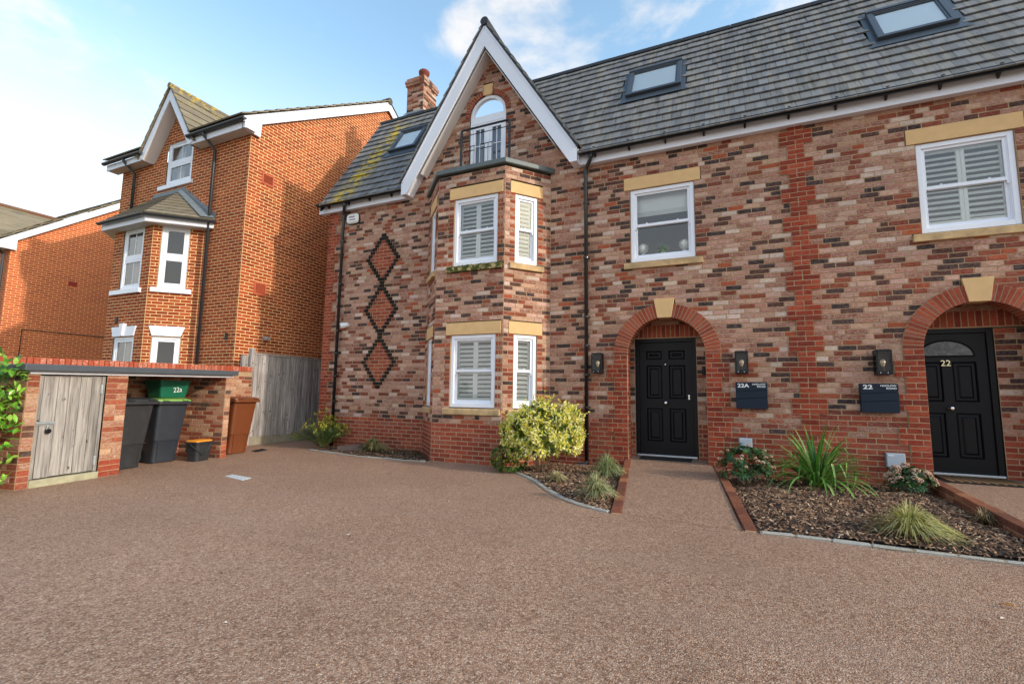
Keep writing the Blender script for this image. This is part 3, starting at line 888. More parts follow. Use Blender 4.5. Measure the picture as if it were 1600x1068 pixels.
def bay_extra(mb):
    for f, w in ((FBL, BWL), (FBF, BWF), (FBR, BWR)):
        for (c, d) in (BZ0, BZ1):
            a, b = w
            for (p, q) in (((a, c), (a, d)), ((b, d), (b, c)), ((a, d), (b, d)), ((b, c), (a, c))):
                mb.poly([f.P(p[0], -.004, p[1]), f.P(p[0], .12, p[1]), f.P(q[0], .12, q[1]), f.P(q[0], -.004, q[1])])
bay = emit_wall('bay_wall', house, bq, bb, MAT['brick'], MAT['brick_o'], MAT['mortar'], 0, bay_extra)
# bay roof ledge
def ledge_ring(off, z):
    dl, dr = (FBL.inn*-off), (FBR.inn*-off)
    return [(JL-off*1.35, -0.012, z), (BL-off*.42, YB-off, z), (BR+off*.42, YB-off, z), (JR+off*1.35, -0.012, z)]
mb = MB(); mb.loft([ledge_ring(.055, 5.285), ledge_ring(.065, 5.30), ledge_ring(.065, 5.375), ledge_ring(.05, 5.385)])
mb.build('bay_roof', MAT['grp'], house, bevel=.006)

# --- windows
def text_mesh(name, body, size, mat, parent, M, align='LEFT', extrude=0.0012, font_scale_x=1.0, bold=0.0, fit=None):
    cu = bpy.data.curves.new(name, 'FONT'); cu.body = body; cu.size = size; cu.extrude = extrude; cu.align_x = align; cu.resolution_u = 3; cu.offset = bold
    t = bpy.data.objects.new(name+'_tmp', cu); col.objects.link(t)
    dg = bpy.context.evaluated_depsgraph_get(); me = bpy.data.meshes.new_from_object(t.evaluated_get(dg))
    bpy.data.objects.remove(t)
    me.materials.clear(); me.materials.append(mat)
    if fit:      # fit = (width, height): scale the glyphs' own bounds, left (or right) end and base line at the origin
        xs = [v.co.x for v in me.vertices]; ys = [v.co.y for v in me.vertices]
        x0, x1, y0, y1 = min(xs), max(xs), min(ys), max(ys); sx_, sy_ = fit[0]/(x1-x0), fit[1]/(y1-y0)
        ox = x1 if align == 'RIGHT' else x0
        me.transform(Matrix.Diagonal((sx_, sy_, 1, 1)) @ Matrix.Translation((-ox, -y0, 0)))
    me.transform(M @ Matrix.Diagonal((font_scale_x, 1, 1, 1)))
    o = bpy.data.objects.new(name, me); col.objects.link(o)
    return par(o, parent)
def rect_frame(mb, P, s0, s1, z0, z1, w, d0, d1, wb=None):
    wb = w if wb is None else wb
    mb.box((s0, d0, z0), (s0+w, d1, z1), fr=P); mb.box((s1-w, d0, z0), (s1, d1, z1), fr=P)
    mb.box((s0+w, d0, z1-w), (s1-w, d1, z1), fr=P); mb.box((s0+w, d0, z0), (s1-w, d1, z0+wb), fr=P)
def louvre_panel(mb, P, s0, s1, z0, z1, d, tilt=0.80, pitch=0.078, mid=None, rail=.05, stile=.042):
    mb.box((s0, d, z0), (s0+stile, d+.028, z1), fr=P); mb.box((s1-stile, d, z0), (s1, d+.028, z1), fr=P)
    rails = [(z0, z0+rail+.03), (z1-rail, z1)]
    if mid: rails.append((mid-.03, mid+.03))
    for a, b in rails: mb.box((s0+stile, d, a), (s1-stile, d+.028, b), fr=P)
    zc = z0+rail+.03+pitch*.5
    while zc < z1-rail-pitch*.3:
        if not (mid and abs(zc-mid) < .05):
            h = pitch*.33; dx = h*1.15
            A = [(d+.014-dx-.004, zc-h), (d+.014-dx+.006, zc-h-.002), (d+.014+dx+.004, zc+h), (d+.014+dx-.006, zc+h+.002)]
            vs = [P(s0+stile, q, z) for q, z in A] + [P(s1-stile, q, z) for q, z in A]
            mb.mesh(vs, [(0,1,2,3),(7,6,5,4),(0,4,5,1),(1,5,6,2),(2,6,7,3),(3,7,4,0)])
        zc += pitch
def sash_window(parent, face, s0, s1, z0, z1, shutters=2, lint=.10, sillh=.115, lintel=True, sill_mat='sill', label=None, room='interior', split=None, sill_drop=0.0, bot=None):
    P = face.P; fw = .062
    mb = MB(); rect_frame(mb, P, s0+.004, s1-.004, z0+.004, z1-.003, fw, .018, .11, .07)
    mb.box((s0+fw*.9, .035, z0+.07), (s0+fw+.012, .10, z1-fw), fr=P); mb.box((s1-fw-.012, .035, z0+.07), (s1-fw*.9, .10, z1-fw), fr=P)
    win = mb.build('window', MAT['upvc'], parent, bevel=.004)
    if label: win['label'] = label
    a, b = s0+fw+.006, s1-fw-.006; zm = (z0+z1)/2 + .01
    # upper sash (forward), lower sash (back)
    m1 = MB(); rect_frame(m1, P, a, b, zm-.028, z1-fw+.002, .04, .045, .078, .048)
    for q in (a+.002, b-.03):
        m1.mesh([P(q, .045, zm-.028), P(q+.028, .045, zm-.028), P(q+.024, .045, zm-.075), P(q+.004, .045, zm-.075), P(q, .075, zm-.028), P(q+.028, .075, zm-.028), P(q+.024, .075, zm-.075), P(q+.004, .075, zm-.075)],
                [(3,2,1,0),(4,5,6,7),(0,1,5,4),(1,2,6,5),(2,3,7,6),(3,0,4,7)])
    m1.build('sash', MAT['upvc'], win, bevel=.003)
    m2 = MB(); rect_frame(m2, P, a, b, z0+.066, zm+.012, .042, .080, .108, .07); m2.build('sash', MAT['upvc'], win, bevel=.003)
    for (za, zb, d) in ((zm+.02, z1-fw-.036, .064), (z0+.136, zm-.03, .096)):
        g_ = MB(); g_.poly([P(a+.036, d, za), P(b-.036, d, za), P(b-.036, d, zb), P(a+.036, d, zb)]); g_.build('pane', MAT['glass'], win)
    # clips
    m3 = MB()
    for q in ((a+b)/2-.28*(b-a), (a+b)/2+.28*(b-a)) if b-a > .5 else ((a+b)/2,):
        m3.box((q-.012, .05, zm+.02), (q+.012, .07, zm+.04), fr=P)
    m3.build('catch', MAT['upvc'], win, bevel=.003)
    if shutters:
        sh = MB(); n = shutters; w = (b-a)/n
        for i in range(n):
            louvre_panel(sh, P, a+i*w+.002, a+(i+1)*w-.002, z0+.10, z1-fw-.01, .122, mid=None)
        sh.build('shutter', MAT['shutter'], win)
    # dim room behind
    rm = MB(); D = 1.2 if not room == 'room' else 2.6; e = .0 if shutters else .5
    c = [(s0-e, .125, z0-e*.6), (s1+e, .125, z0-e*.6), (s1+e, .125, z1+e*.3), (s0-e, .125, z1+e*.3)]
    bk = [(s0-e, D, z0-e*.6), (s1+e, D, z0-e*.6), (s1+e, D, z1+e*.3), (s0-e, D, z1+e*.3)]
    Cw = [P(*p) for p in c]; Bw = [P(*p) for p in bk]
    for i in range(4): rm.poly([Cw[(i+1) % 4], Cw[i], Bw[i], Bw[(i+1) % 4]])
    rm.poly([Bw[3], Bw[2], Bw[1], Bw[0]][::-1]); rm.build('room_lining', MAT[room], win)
    if lintel:
        l = MB(); l.box((s0-lint, -.014, z1+.004), (s1+lint, .1, z1+.222), fr=P); l.build('lintel', MAT['stone'], win, bevel=.004)
    sl = MB(); zt = z0-.004
    sl.loft([[P(s0-lint-.01, -.055, zt-sillh), P(s1+lint+.01, -.055, zt-sillh), P(s1+lint+.01, .1, zt-sillh), P(s0-lint-.01, .1, zt-sillh)],
             [P(s0-lint-.01, -.055, zt-.022), P(s1+lint+.01, -.055, zt-.022), P(s1+lint+.01, .1, zt-.022), P(s0-lint-.01, .1, zt-.022)],
             [P(s0-lint-.01, -.045, zt-.014), P(s1+lint+.01, -.045, zt-.014), P(s1+lint+.01, .1, zt), P(s0-lint-.01, .1, zt)]])
    sobj = sl.build('sill', MAT[sill_mat], win, bevel=.004)
    return win
MAT['mossill'] = None
def moss_mat():
    m = MT('mossy_cast_stone'); n = m.noise(14, 6, .65)
    a = m.mix(m.ramp(m.noise(9, 5, .6), [(0.42, 0.0), (0.52, 1.0)]), s2l(196, 172, 124), s2l(74, 80, 22))
    a = m.mix(m.ramp(n, [(0.5, 0), (0.7, .7)]), a, s2l(44, 46, 20))
    m.set('Base Color', a); m.set('Roughness', .95); m.bump(m.noise(40, 5, .7), 1.0, .02); return m.m
MAT['mossill'] = moss_mat()
sash_window(house, FM, *WIN_A, shutters=0, room='room', label='sash window above the arched door with ornaments on its ledge')
sash_window(house, FM, *WIN_B, shutters=2, label='sash window with white shutters, nearest the right edge')
for (c, d), up in ((BZ0, 0), (BZ1, 1)):
    sash_window(house, FBF, BWF[0], BWF[1], c, d, 2, sill_mat='mossill' if up else 'sill')
    sash_window(house, FBR, BWR[0], BWR[1], c, d, 1)
    sash_window(house, FBL, BWL[0], BWL[1], c, d, 1)
# moss clumps on the upper bay sill
mo = MB(); r = random.Random(3)
for i in range(150):
    s = r.uniform(BWF[0]-.08, BWF[1]+.1); rr = r.uniform(.006, .02)
    if r.random() < .25 and s > 0.9: continue
    p = FBF.P(s, -.058+r.uniform(-.004, .06), BZ1[0]-.02-r.random()**1.6*.06 if r.random() < .55 else BZ1[0]-.014)
    vs = [p+Vector((rr*cos(a)*r.uniform(.7, 1.3), rr*.7*sin(a), -.003)) for a in (0, 1.05, 2.1, 3.14, 4.2, 5.2)]+[p+Vector((0, -.004, rr*.8))]
    mo.mesh(vs, [(i_, (i_+1) % 6, 6) for i_ in range(6)], tuple(x*r.uniform(.7, 1.3) for x in s2l(84, 96, 24)))
mo.build('moss', MAT['leaf'], house)
# blind in the ornament window
P = FM.P
mb = MB()
for i in range(4):
    mb.box((WIN_A[0]+.08, .20+.012*i, WIN_A[3]-.40-.02*i+.05), (WIN_A[1]-.08, .212+.012*i, WIN_A[3]-.05), fr=P)
mb.build('roller_blind', MAT['shutter'], house)
mb = MB(); mb.box((WIN_A[0]+.02, .128, WIN_A[2]+.12), (WIN_A[1]-.02, .30, WIN_A[2]+.145)); mb.build('window_board', MAT['upvc'], house)

# --- arches, keystones, porch recess, doors
def arch_ring(cx, cz, ri, ro, n, keyang, face_y=0.0, pr=.024, dep=.10):
    base = MB(); m = 48
    for i in range(m):
        a0, a1 = pi*i/m, pi*(i+1)/m
        base.poly([(cx+ri*cos(a0), face_y-.0185, cz+ri*sin(a0)), (cx+ri*cos(a1), face_y-.0185, cz+ri*sin(a1)), (cx+ro*cos(a1), face_y-.0185, cz+ro*sin(a1)), (cx+ro*cos(a0), face_y-.0185, cz+ro*sin(a0))][::-1])
        base.poly([(cx+ro*cos(a0), face_y-.0185, cz+ro*sin(a0)), (cx+ro*cos(a1), face_y-.0185, cz+ro*sin(a1)), (cx+ro*cos(a1), face_y+.01, cz+ro*sin(a1)), (cx+ro*cos(a0), face_y+.01, cz+ro*sin(a0))][::-1])
    ob = base.build('arch', MAT['mortar'], house)
    da = pi/n; g = .0068
    w = MB(); h = da/2
    pts = [(ri, -h+g/ri), (ri, h-g/ri), (ro-.003, h-g/ro), (ro-.003, -h+g/ro)]
    q = [(r_*sin(t), r_*cos(t)) for r_, t in pts]
    vs = [(x, face_y-pr, z) for x, z in q]+[(x, face_y+dep, z) for x, z in q]
    w.mesh(vs, [(0,1,2,3),(7,6,5,4),(0,4,5,1),(1,5,6,2),(2,6,7,3),(3,7,4,0)]); me = w.data('arch_brick', MAT['brick_o'])
    r = random.Random(n)
    for i in range(n):
        t = -pi/2+(i+.5)*da
        if abs(t) < keyang: continue
        link_copy('arch_brick', me, ob, (cx, r.uniform(-.002, .002), cz), (0, t, 0), pick(PAL_RED, r))
    return ob
def keystone(cx, z0, z1, w0, w1, y=-.035, d=.12):
    mb = MB(); mb.prism([(cx-w0, y, z0), (cx+w0, y, z0), (cx+w1, y, z1), (cx-w1, y, z1)], (0, d, 0)); return mb.build('keystone', MAT['stone'], house, bevel=.004)
DY = 0.46
def panel(mb, x0, x1, z0, z1, y):
    # moulded recess ring with raised centre, y = door face
    def ring(a, d): return [(x0+a, y+d, z0+a), (x1-a, y+d, z0+a), (x1-a, y+d, z1-a), (x0+a, y+d, z1-a)]
    R = [ring(0, -.001), ring(.012, -.010), ring(.022, .008), ring(.05, .008), ring(.072, -.006)]
    for A, B in zip(R[:-1], R[1:]):
        for i in range(4): mb.poly([A[i], A[(i+1) % 4], B[(i+1) % 4], B[i]])
    mb.poly(R[-1])
def porch(cx, cz, dx0, dx1, zsill, number22):
    a, b = cx-RI, cx+RI
    # jamb returns in red brick, back wall in mixed brick with a soldier course
    FJL = Face((a, -0.0), (0, 1)); FJR = Face((b, DY+.02), (0, -1)); FB = Face((0, DY), (1, 0))
    qs = []; bs = []
    for f in (FJL, FJR):
        q, b_ = lay(f, 1, 25, lambda k, z0, z1: [(0, 0, .22, .22, 'red')] if f is FJL else [(DY-.20, DY-.20, DY+.02, DY+.02, 'red')], lambda *x: [], lambda *x: [], 31, anchor=.1 if f is FJL else .1)
        qs += [(f, x) for x in q]; bs += b_
    lo, hi = a-.28, b+.28
    q, b_ = lay(FB, 1, 34, lambda k, z0, z1: [(lo, lo, hi, hi, 'mix' if z0 > .7 else 'red')], lambda k, z0, z1: ([(dx0, dx0, dx1, dx1)] if (z0+z1)/2 < 2.2 else ([(lo, lo, hi, hi)] if (z0+z1)/2 < 2.425 else [])), lambda *x: [], 33)
    qs += [(FB, x) for x in q]; bs += b_
    def ex(mb):
        mb.poly([(lo, .22, .1), (a, .22, .1), (a, .22, cz+RI+.05), (lo, .22, cz+RI+.05)][::-1]); mb.poly([(b, .22, .1), (hi, .22, .1), (hi, .22, cz+RI+.05), (b, .22, cz+RI+.05)][::-1])
        mb.poly([(lo, .2, .1), (lo, DY+.1, .1), (lo, DY+.1, 2.7), (lo, .2, 2.7)]); mb.poly([(hi, .2, .1), (hi, DY+.1, .1), (hi, DY+.1, 2.7), (hi, .2, 2.7)][::-1])
        mb.poly([(lo, 0.1, 2.62), (hi, 0.1, 2.62), (hi, DY+.1, 2.62), (lo, DY+.1, 2.62)][::-1])
        mb.poly([(lo, DY-.001, 2.19), (hi, DY-.001, 2.19), (hi, DY-.001, 2.44), (lo, DY-.001, 2.44)])
        for i in range(24):       # barrel soffit behind the ring
            t0, t1 = pi*i/24, pi*(i+1)/24
            mb.poly([(cx+(RI+.004)*cos(t0), .0, cz+(RI+.004)*sin(t0)), (cx+(RI+.004)*cos(t1), .0, cz+(RI+.004)*sin(t1)), (cx+(RI+.004)*cos(t1), .23, cz+(RI+.004)*sin(t1)), (cx+(RI+.004)*cos(t0), .23, cz+(RI+.004)*sin(t0))])
    pw = emit_wall('porch_wall', house, qs, bs, MAT['brick'], MAT['brick_o'], MAT['mortar'], 0, ex)
    sb = MB(); sb.box((.007, -.006, 0), (.068, .01, .215)); me = sb.data('soldier_brick', MAT['brick_o']); r = random.Random(5)
    x = lo+.02
    while x < hi-.08:
        link_copy('soldier_brick', me, pw, (x, DY, 2.208), (0, 0, 0), pick(PAL_RED, r)); x += .0755
    # frame
    fr = MB(); y0 = DY+.02
    fr.box((dx0, y0, zsill), (dx0+.068, y0+.09, 2.195)); fr.box((dx1-.068, y0, zsill), (dx1, y0+.09, 2.195)); fr.box((dx0+.068, y0, 2.125), (dx1-.068, y0+.09, 2.195))
    frame = fr.build('door_frame', MAT['black_paint'], house, bevel=.005)
    yd = DY+.05; sx0, sx1 = dx0+.07, dx1-.07; zb, zt = zsill+.025, 2.122
    W = sx1-sx0; xc = (sx0+sx1)/2
    dm = MB()
    cols_ = [(sx0+.115, xc-.055), (xc+.055, sx1-.115)]
    if number22: rows_ = [(zb+.19, zb+.80), (zb+.95, zb+1.50)]
    else: rows_ = [(zb+.21, zb+.77), (zb+.93, zb+1.50), (zb+1.60, zb+1.75)]
    holes = [(x0, x1, z0, z1) for (x0, x1) in cols_ for (z0, z1) in rows_]
    # door face as strips around the panels
    xs = sorted(set([sx0, sx1]+[h[0] for h in holes]+[h[1] for h in holes])); zs = sorted(set([zb, zt]+[h[2] for h in holes]+[h[3] for h in holes]))
    for i in range(len(xs)-1):
        for j in range(len(zs)-1):
            mx, mz = (xs[i]+xs[i+1])/2, (zs[j]+zs[j+1])/2
            if any(h[0] < mx < h[1] and h[2] < mz < h[3] for h in holes): continue
            dm.poly([(xs[i], yd, zs[j]), (xs[i+1], yd, zs[j]), (xs[i+1], yd, zs[j+1]), (xs[i], yd, zs[j+1])])
    for h in holes: panel(dm, *h, yd)
    dm.poly([(sx0, yd, zt), (sx1, yd, zt), (sx1, yd+.045, zt), (sx0, yd+.045, zt)])
    dm.poly([(sx1, yd, zb), (sx1, yd+.045, zb), (sx1, yd+.045, zt), (sx1, yd, zt)]); dm.poly([(sx0, yd+.045, zb), (sx0, yd, zb), (sx0, yd, zt), (sx0, yd+.045, zt)])
    door = dm.build('door', MAT['black_paint'], house)
    door['label'] = 'black panelled door with a half round glass light' if number22 else 'black six panelled front door with central chrome knob'
    th = MB(); th.box((dx0+.02, DY-.03, zsill-.012), (dx1-.02, yd+.05, zsill+.018)); th.build('threshold', MAT['alu'], house, bevel=.004)
    kn = MB(); kz = zb+.86
    prof = [(.034, 0), (.034, .008), (.014, .012), (.014, .035), (.028, .045), (.033, .058), (.028, .072), (.01, .078)]
    mbk = MB(); mbk.lathe(prof, (0, 0, 0), 20)
    kv = [(xc+v[0], yd-v[2], kz+v[1]) for v in mbk.v]; kn.mesh(kv, [f[::-1] for f in mbk.f]); kn.build('knob', MAT['chrome'], door, smooth=True)
    sp = MB(); sp.tube([(xc, yd+.002, zb+1.515), (xc, yd-.008, zb+1.515)], .008, 10); sp.build('spyhole', MAT['chrome'], door)
    hd = MB()
    if not number22:
        hd.box((sx1-.075, yd-.012, kz+.06), (sx1-.045, yd, kz+.14)); hd.box((sx1-.07, yd-.03, kz+.08), (sx1-.05, yd-.01, kz+.12)); hd.build('latch', MAT['chrome'], door, bevel=.004)
    else:
        hz_ = zb+1.58; Rf = .30
        lg = MB(); n = 24
        rim = [(xc+Rf*cos(pi*i/n), yd-.006, hz_+Rf*.72*sin(pi*i/n)) for i in range(n+1)]
        lg.poly([(p[0], yd-.003, p[2]) for p in rim][::-1]); lg.build('fanlight', MAT['fan'], door)
        bd = MB(); bd.tube(rim+[rim[0]], .011, 8); bd.build('fanlight_bead', MAT['black_paint'], door)
        text_mesh('numeral', '22', .115, MAT['gold'], door, Matrix.Translation((xc-.07, yd-.006, zb+1.445)) @ Matrix.Rotation(pi/2, 4, 'X'), extrude=.003)
    # dark hall behind
    hb = MB(); hb.poly([(dx0-.4, DY+.12, 0), (dx1+.4, DY+.12, 0), (dx1+.4, DY+.12, 2.7), (dx0-.4, DY+.12, 2.7)]); hb.build('hall_lining', MAT['interior'], house)
    keystone(cx, cz+RI-.005, 2.79, .108, .162)
    arch_ring(cx, cz, RI, RO, 40, .155, dep=.225)
def fan_mat():
    m = MT('obscured_fanlight_glass'); n = m.noise(9, 4, .6, None, 1.5)
    m.set('Base Color', m.mix(m.ramp(n, [(0.4, 0), (0.7, 1)]), s2l(44, 46, 50), s2l(96, 98, 100))); m.set('Roughness', .12); return m.m
MAT['fan'] = fan_mat()
porch(ARCH[0][0], ARCH[0][1], -2.302, -1.298, .205, False)
porch(ARCH[1][0], ARCH[1][1], 1.455, 2.455, .205, True)

# --- gable window and arch
arch_ring(GWX, GWS, GWR+.005, GWR+.112, 26, .25, pr=.023)
keystone(GWX, GWS+GWR, 7.46, .08, .115, -.02, .1)
def arc_pts(R, n=20, z=GWS): return [(GWX+R*cos(pi*i/n), z+R*sin(pi*i/n)) for i in range(n+1)]
gw = MB(); y0, y1 = .02, .10; R = GWR
out_ = [(GWX+R, 5.36)]+arc_pts(R)+[(GWX-R, 5.36)]; inn_ = [(GWX+R-.06, 5.36)]+arc_pts(R-.06)+[(GWX-R+.06, 5.36)]
for i in range(len(out_)-1):
    a, b, c, d = out_[i], out_[i+1], inn_[i+1], inn_[i]
    gw.poly([(a[0], y0, a[1]), (b[0], y0, b[1]), (c[0], y0, c[1]), (d[0], y0, d[1])][::-1])
    gw.poly([(d[0], y0, d[1]), (c[0], y0, c[1]), (c[0], y1, c[1]), (d[0], y1, d[1])][::-1])
gw.box((GWX-R+.06, y0, 6.60), (GWX+R-.06, y1, 6.82)); gw.box((GWX-R+.06, y0-.008, 6.66), (GWX+R-.06, y0, 6.69))
gw.box((GWX-.035, y0+.004, 5.36), (GWX+.035, y1, 6.60))
for s in (-1, 1): gw.box((min(GWX+s*.035, GWX+s*.035), y0+.02, 5.36), (GWX+s*.035+.001, y1, 6.6))
gwin = gw.build('window', MAT['upvc'], house, bevel=.004); gwin['label'] = 'white arched french window in the gable'
ds = MB()
for s in (-1, 1):
    xa, xb = sorted((GWX+s*.035, GWX+s*(R-.06)))
    rect_frame(ds, FM.P, xa+.003, xb-.003, 5.36, 6.597, .05, .03, .08)
ds.build('sash', MAT['upvc'], gwin, bevel=.003)
bars = MB()
for s in (-1, 1):
    xa, xb = sorted((GWX+s*.035, GWX+s*(R-.06))); xm = (xa+xb)/2
    bars.box((xm-.008, .045, 5.40), (xm+.008, .06, 6.55))
    for z in (5.85, 6.2): bars.box((xa+.05, .046, z-.008), (xb-.05, .059, z+.008))
bars.build('glazing_bar', MAT['upvc'], gwin)
for s in (-1, 1):
    xa, xb = sorted((GWX+s*.035, GWX+s*(R-.06)))
    p_ = MB(); p_.poly([(xa+.05, .062, 5.4), (xb-.05, .062, 5.4), (xb-.05, .062, 6.55), (xa+.05, .062, 6.55)]); p_.build('pane', MAT['glass'], gwin)
p_ = MB(); p_.poly([(GWX+x_, .06, z_) for x_, z_ in [((R-.06)*cos(pi*i/20), 6.82+ (GWS-6.82)+(R-.06)*sin(pi*i/20)) for i in range(21)]][::-1]); p_.build('pane', MAT['dglass'], gwin)
cu_ = MB(); r = random.Random(8)
prev = None
for i in range(60):
    x = GWX-R+.05+i*(2*R-.1)/59; y = .14+.018*sin(i*1.9)+.006*sin(i*.7)
    if prev: cu_.poly([(prev[0], prev[1], 5.36), (x, y, 5.36), (x, y, 6.6), (prev[0], prev[1], 6.6)])
    prev = (x, y)
cu_.build('curtain', simple('blue_grey_curtain', s2l(150, 164, 190), .9), gwin)
rm = MB(); rm.box((GWX-R-.1, .3, 5.2), (GWX+R+.1, 1.2, 7.4)); rm.build('room_lining', MAT['interior'], gwin)
# balcony rail
rl = MB(); ry = -.43; xa, xb, zt = -5.42, -4.385, 6.30
rl_p = empty  # noqa
for x in (xa, xb): rl.box((x-.018, ry-.018, 5.38), (x+.018, ry+.018, zt-.02))
railing = rl.build('balcony_railing', MAT['black_iron'], house)
t_ = MB(); t_.tube([(xa, ry, zt-.06), (xa+.006, ry, zt-.015), (xa+.03, ry, zt), (xb-.03, ry, zt), (xb-.006, ry, zt-.015), (xb, ry, zt-.06)], .021, 8); t_.build('handrail', MAT['black_iron'], railing)
t_ = MB(); t_.tube([(xa, ry, zt-.125), (xb, ry, zt-.125)], .008, 8);
t_.build('lower_rail', MAT['black_iron'], railing)
for s in (-1, 1):
    t_ = MB(); x0 = GWX+s*.19
    t_.tube([(x0-.13, -.40, 5.96), (x0+.13, -.40, 5.96)], .008, 6); t_.tube([(x0-.13, -.40, 5.87), (x0+.13, -.40, 5.87)], .008, 6)
    for q in (-.12, -.04, .04, .12): t_.tube([(x0+q, -.40, 5.385), (x0+q, -.40, 5.96)], .006, 6)
    t_.build('baluster_panel', MAT['black_iron'], railing)

# --- bargeboards and gable soffit
def barge(side):
    mb = MB(); yo, yi = -.30, -.262
    ap_o, ap_i = GZ-.03, GZ-.03-.49
    foot = 1.905
    xo = GX+side*foot; zo = ap_o-foot*GS
    xi = GX+side*(foot-.29); zi = 5.305
    pts = [(GX, yo, ap_o), (GX, yo, ap_i), (GX+side*(ap_i-5.305)/GS, yo, 5.305), (xo, yo, 5.305), (xo, yo, zo)]
    if side < 0: pts = pts[::-1]
    mb.prism(pts[::-1], (0, yi-yo, 0))
    # soffit lining back to the wall
    lo_ = (ap_i-.0)
    A, B = (GX, lo_), (GX+side*(lo_-5.305)/GS, 5.305)
    mb.poly([(A[0], yi, A[1]+.12), (B[0]+side*.05, yi, B[1]+.02), (B[0]+side*.05, .02, B[1]+.02), (A[0], .02, A[1]+.12)])
    mb.poly([(B[0], yo, 5.308), (xo, yo, 5.308), (xo, .0, 5.308), (B[0], .0, 5.308)])
    mb.poly([(xo, yo, 5.305), (xo, 0, 5.305), (xo, 0, zo), (xo, yo, zo)])
    b = mb.build('bargeboard', MAT['fascia'], house)
    tr_ = MB()   # upper edge capping
    u = Vector((side*1.0, 0, -GS)).normalized(); n_ = Vector((side*GS, 0, 1)).normalized()
    L_ = foot*sqrt(1+GS*GS)
    Pt = lambda a, d, q: Vector((GX, 0, ap_o)) + u*a + n_*d + Vector((0, q, 0))
    tr_.box((0, -.045, yo-.012), (L_, -.0, yi), fr=lambda a, d, q: Pt(a, d, q)); tr_.build('capping', MAT['fascia'], b)
    tr2 = MB(); tr2.box((.35, -.30, yi+.02), (L_-.35, -.285, 0.0), fr=lambda a, d, q: Pt(a, d, q)); tr2.build('soffit', MAT['soffit'], b)
for s in (-1, 1): barge(s)

# --- roof
RS = 1.567; RY, RZ = 1.75, 8.56
roof_ang = math.atan(RS)
def tcol(r, brown=False):
    base = (118, 118, 120) if not brown else (132, 122, 104)
    j = r.uniform(.74, 1.2)
    l = s2l(*base); return (l[0]*j, l[1]*j, l[2]*j*r.uniform(.97, 1.04))
rb = MB()
ey, ez = -.24, RZ+RS*(-.24-RY)
off = .03
XRR = 13.0
hwg = (GZ-ez)/GS-.02
rb.poly([(XL-.08, ey, ez-off), (GX-hwg, ey, ez-off), (GX, RY, RZ-off), (XL-.08, RY, RZ-off)]); rb.poly([(GX+hwg, ey, ez-off), (XRR, ey, ez-off), (XRR, RY, RZ-off), (GX, RY, RZ-off)])
rb.poly([(XL-.08, RY, RZ-off), (XRR, RY, RZ-off), (XRR, 7.0, RZ-off), (XL-.08, 7.0, RZ-off)])
rb.poly([(XL-.08, 7.0, RZ-off), (XRR, 7.0, RZ-off), (XRR, 9.2, 5.3), (XL-.08, 9.2, 5.3)])
# underside of verge
rb.poly([(XL-.08, ey, ez-off-.09), (XL-.08, RY, RZ-off-.09), (XL-.08, RY, RZ-off), (XL-.08, ey, ez-off)])
rb.poly([(XL-.08, ey, ez-off-.09), (XL, ey, ez-off-.09), (XL, RY, RZ-off-.09), (XL-.08, RY, RZ-off-.09)])
roof = rb.build('roof', simple('roofing_felt', (.012, .012, .013), .9), house)
SKY = [(-2.43, -1.44, 6.85, 7.68, 'sk1'), (1.47, 2.45, 6.74, 7.58, 'sk2'), (-8.13, -7.36, 6.95, 7.72, 'sk0')]
GAU, TW = .2447, .150
L_slope = (RY-ey)/cos(roof_ang)
e2 = Vector((0, cos(roof_ang), sin(roof_ang))); nr = Vector((0, -sin(roof_ang), cos(roof_ang)))
RO0 = Vector((0, ey, ez))
RP = lambda a, b, c: RO0 + Vector((a, 0, 0)) + e2*b + nr*c
tiles = []; r = random.Random(17)
nrow = int(L_slope/GAU)
for j in range(nrow+1):
    b0 = j*GAU; b1 = min(b0+GAU+.06, L_slope-.005)
    x = XL-.10 + (0 if j % 2 else -TW/2) ; i = 0
    while x < 6.2:
        x0, x1 = max(x, XL-.10), x+TW
        if x1-x0 > .02:
            zc = (RP(0, b0+GAU/2, 0)).z; xc = (x0+x1)/2
            zg = GZ+.02-GS*abs(xc-GX)
            hid = zc < zg-.12 and True
            skp = any(a-.10 < xc < b+.10 and c-.10 < zc < d+.02 for a, b, c, d, _ in SKY)
            if not hid and not skp: tiles.append((x0, x1, b0, b1, tcol(r)))
        x += TW
def tile_geo(mb, w, L, P, c=None):
    t = .020
    A = [(.0022, 0), (w-.0022, 0), (w-.0022, L), (.0022, L)]
    vs = [P(s, b, .022 + t if b == 0 else .004) for s, b in A] + [P(s, b, .022 if b == 0 else -.006) for s, b in A]
    mb.mesh(vs, [(0,1,2,3),(0,4,5,1),(1,5,6,2),(3,7,4,0)], c)
_tc = {}
sc = []
for i, (x0, x1, b0, b1, c) in enumerate(tiles):
    p = [proj(RP(s, b, .02)) for s, b in ((x0, b0), (x1, b0), (x1, b0+GAU), (x0, b0+GAU))]
    if any(q is None or not (0 < q[0] < 1600 and 0 < q[1] < 1068) for q in p): continue
    sc.append((abs(sum(p[a][0]*p[(a+1) % 4][1]-p[(a+1) % 4][0]*p[a][1] for a in range(4))), i))
sc.sort(reverse=True); ch = set(i for a, i in sc[:300])
st = MB()
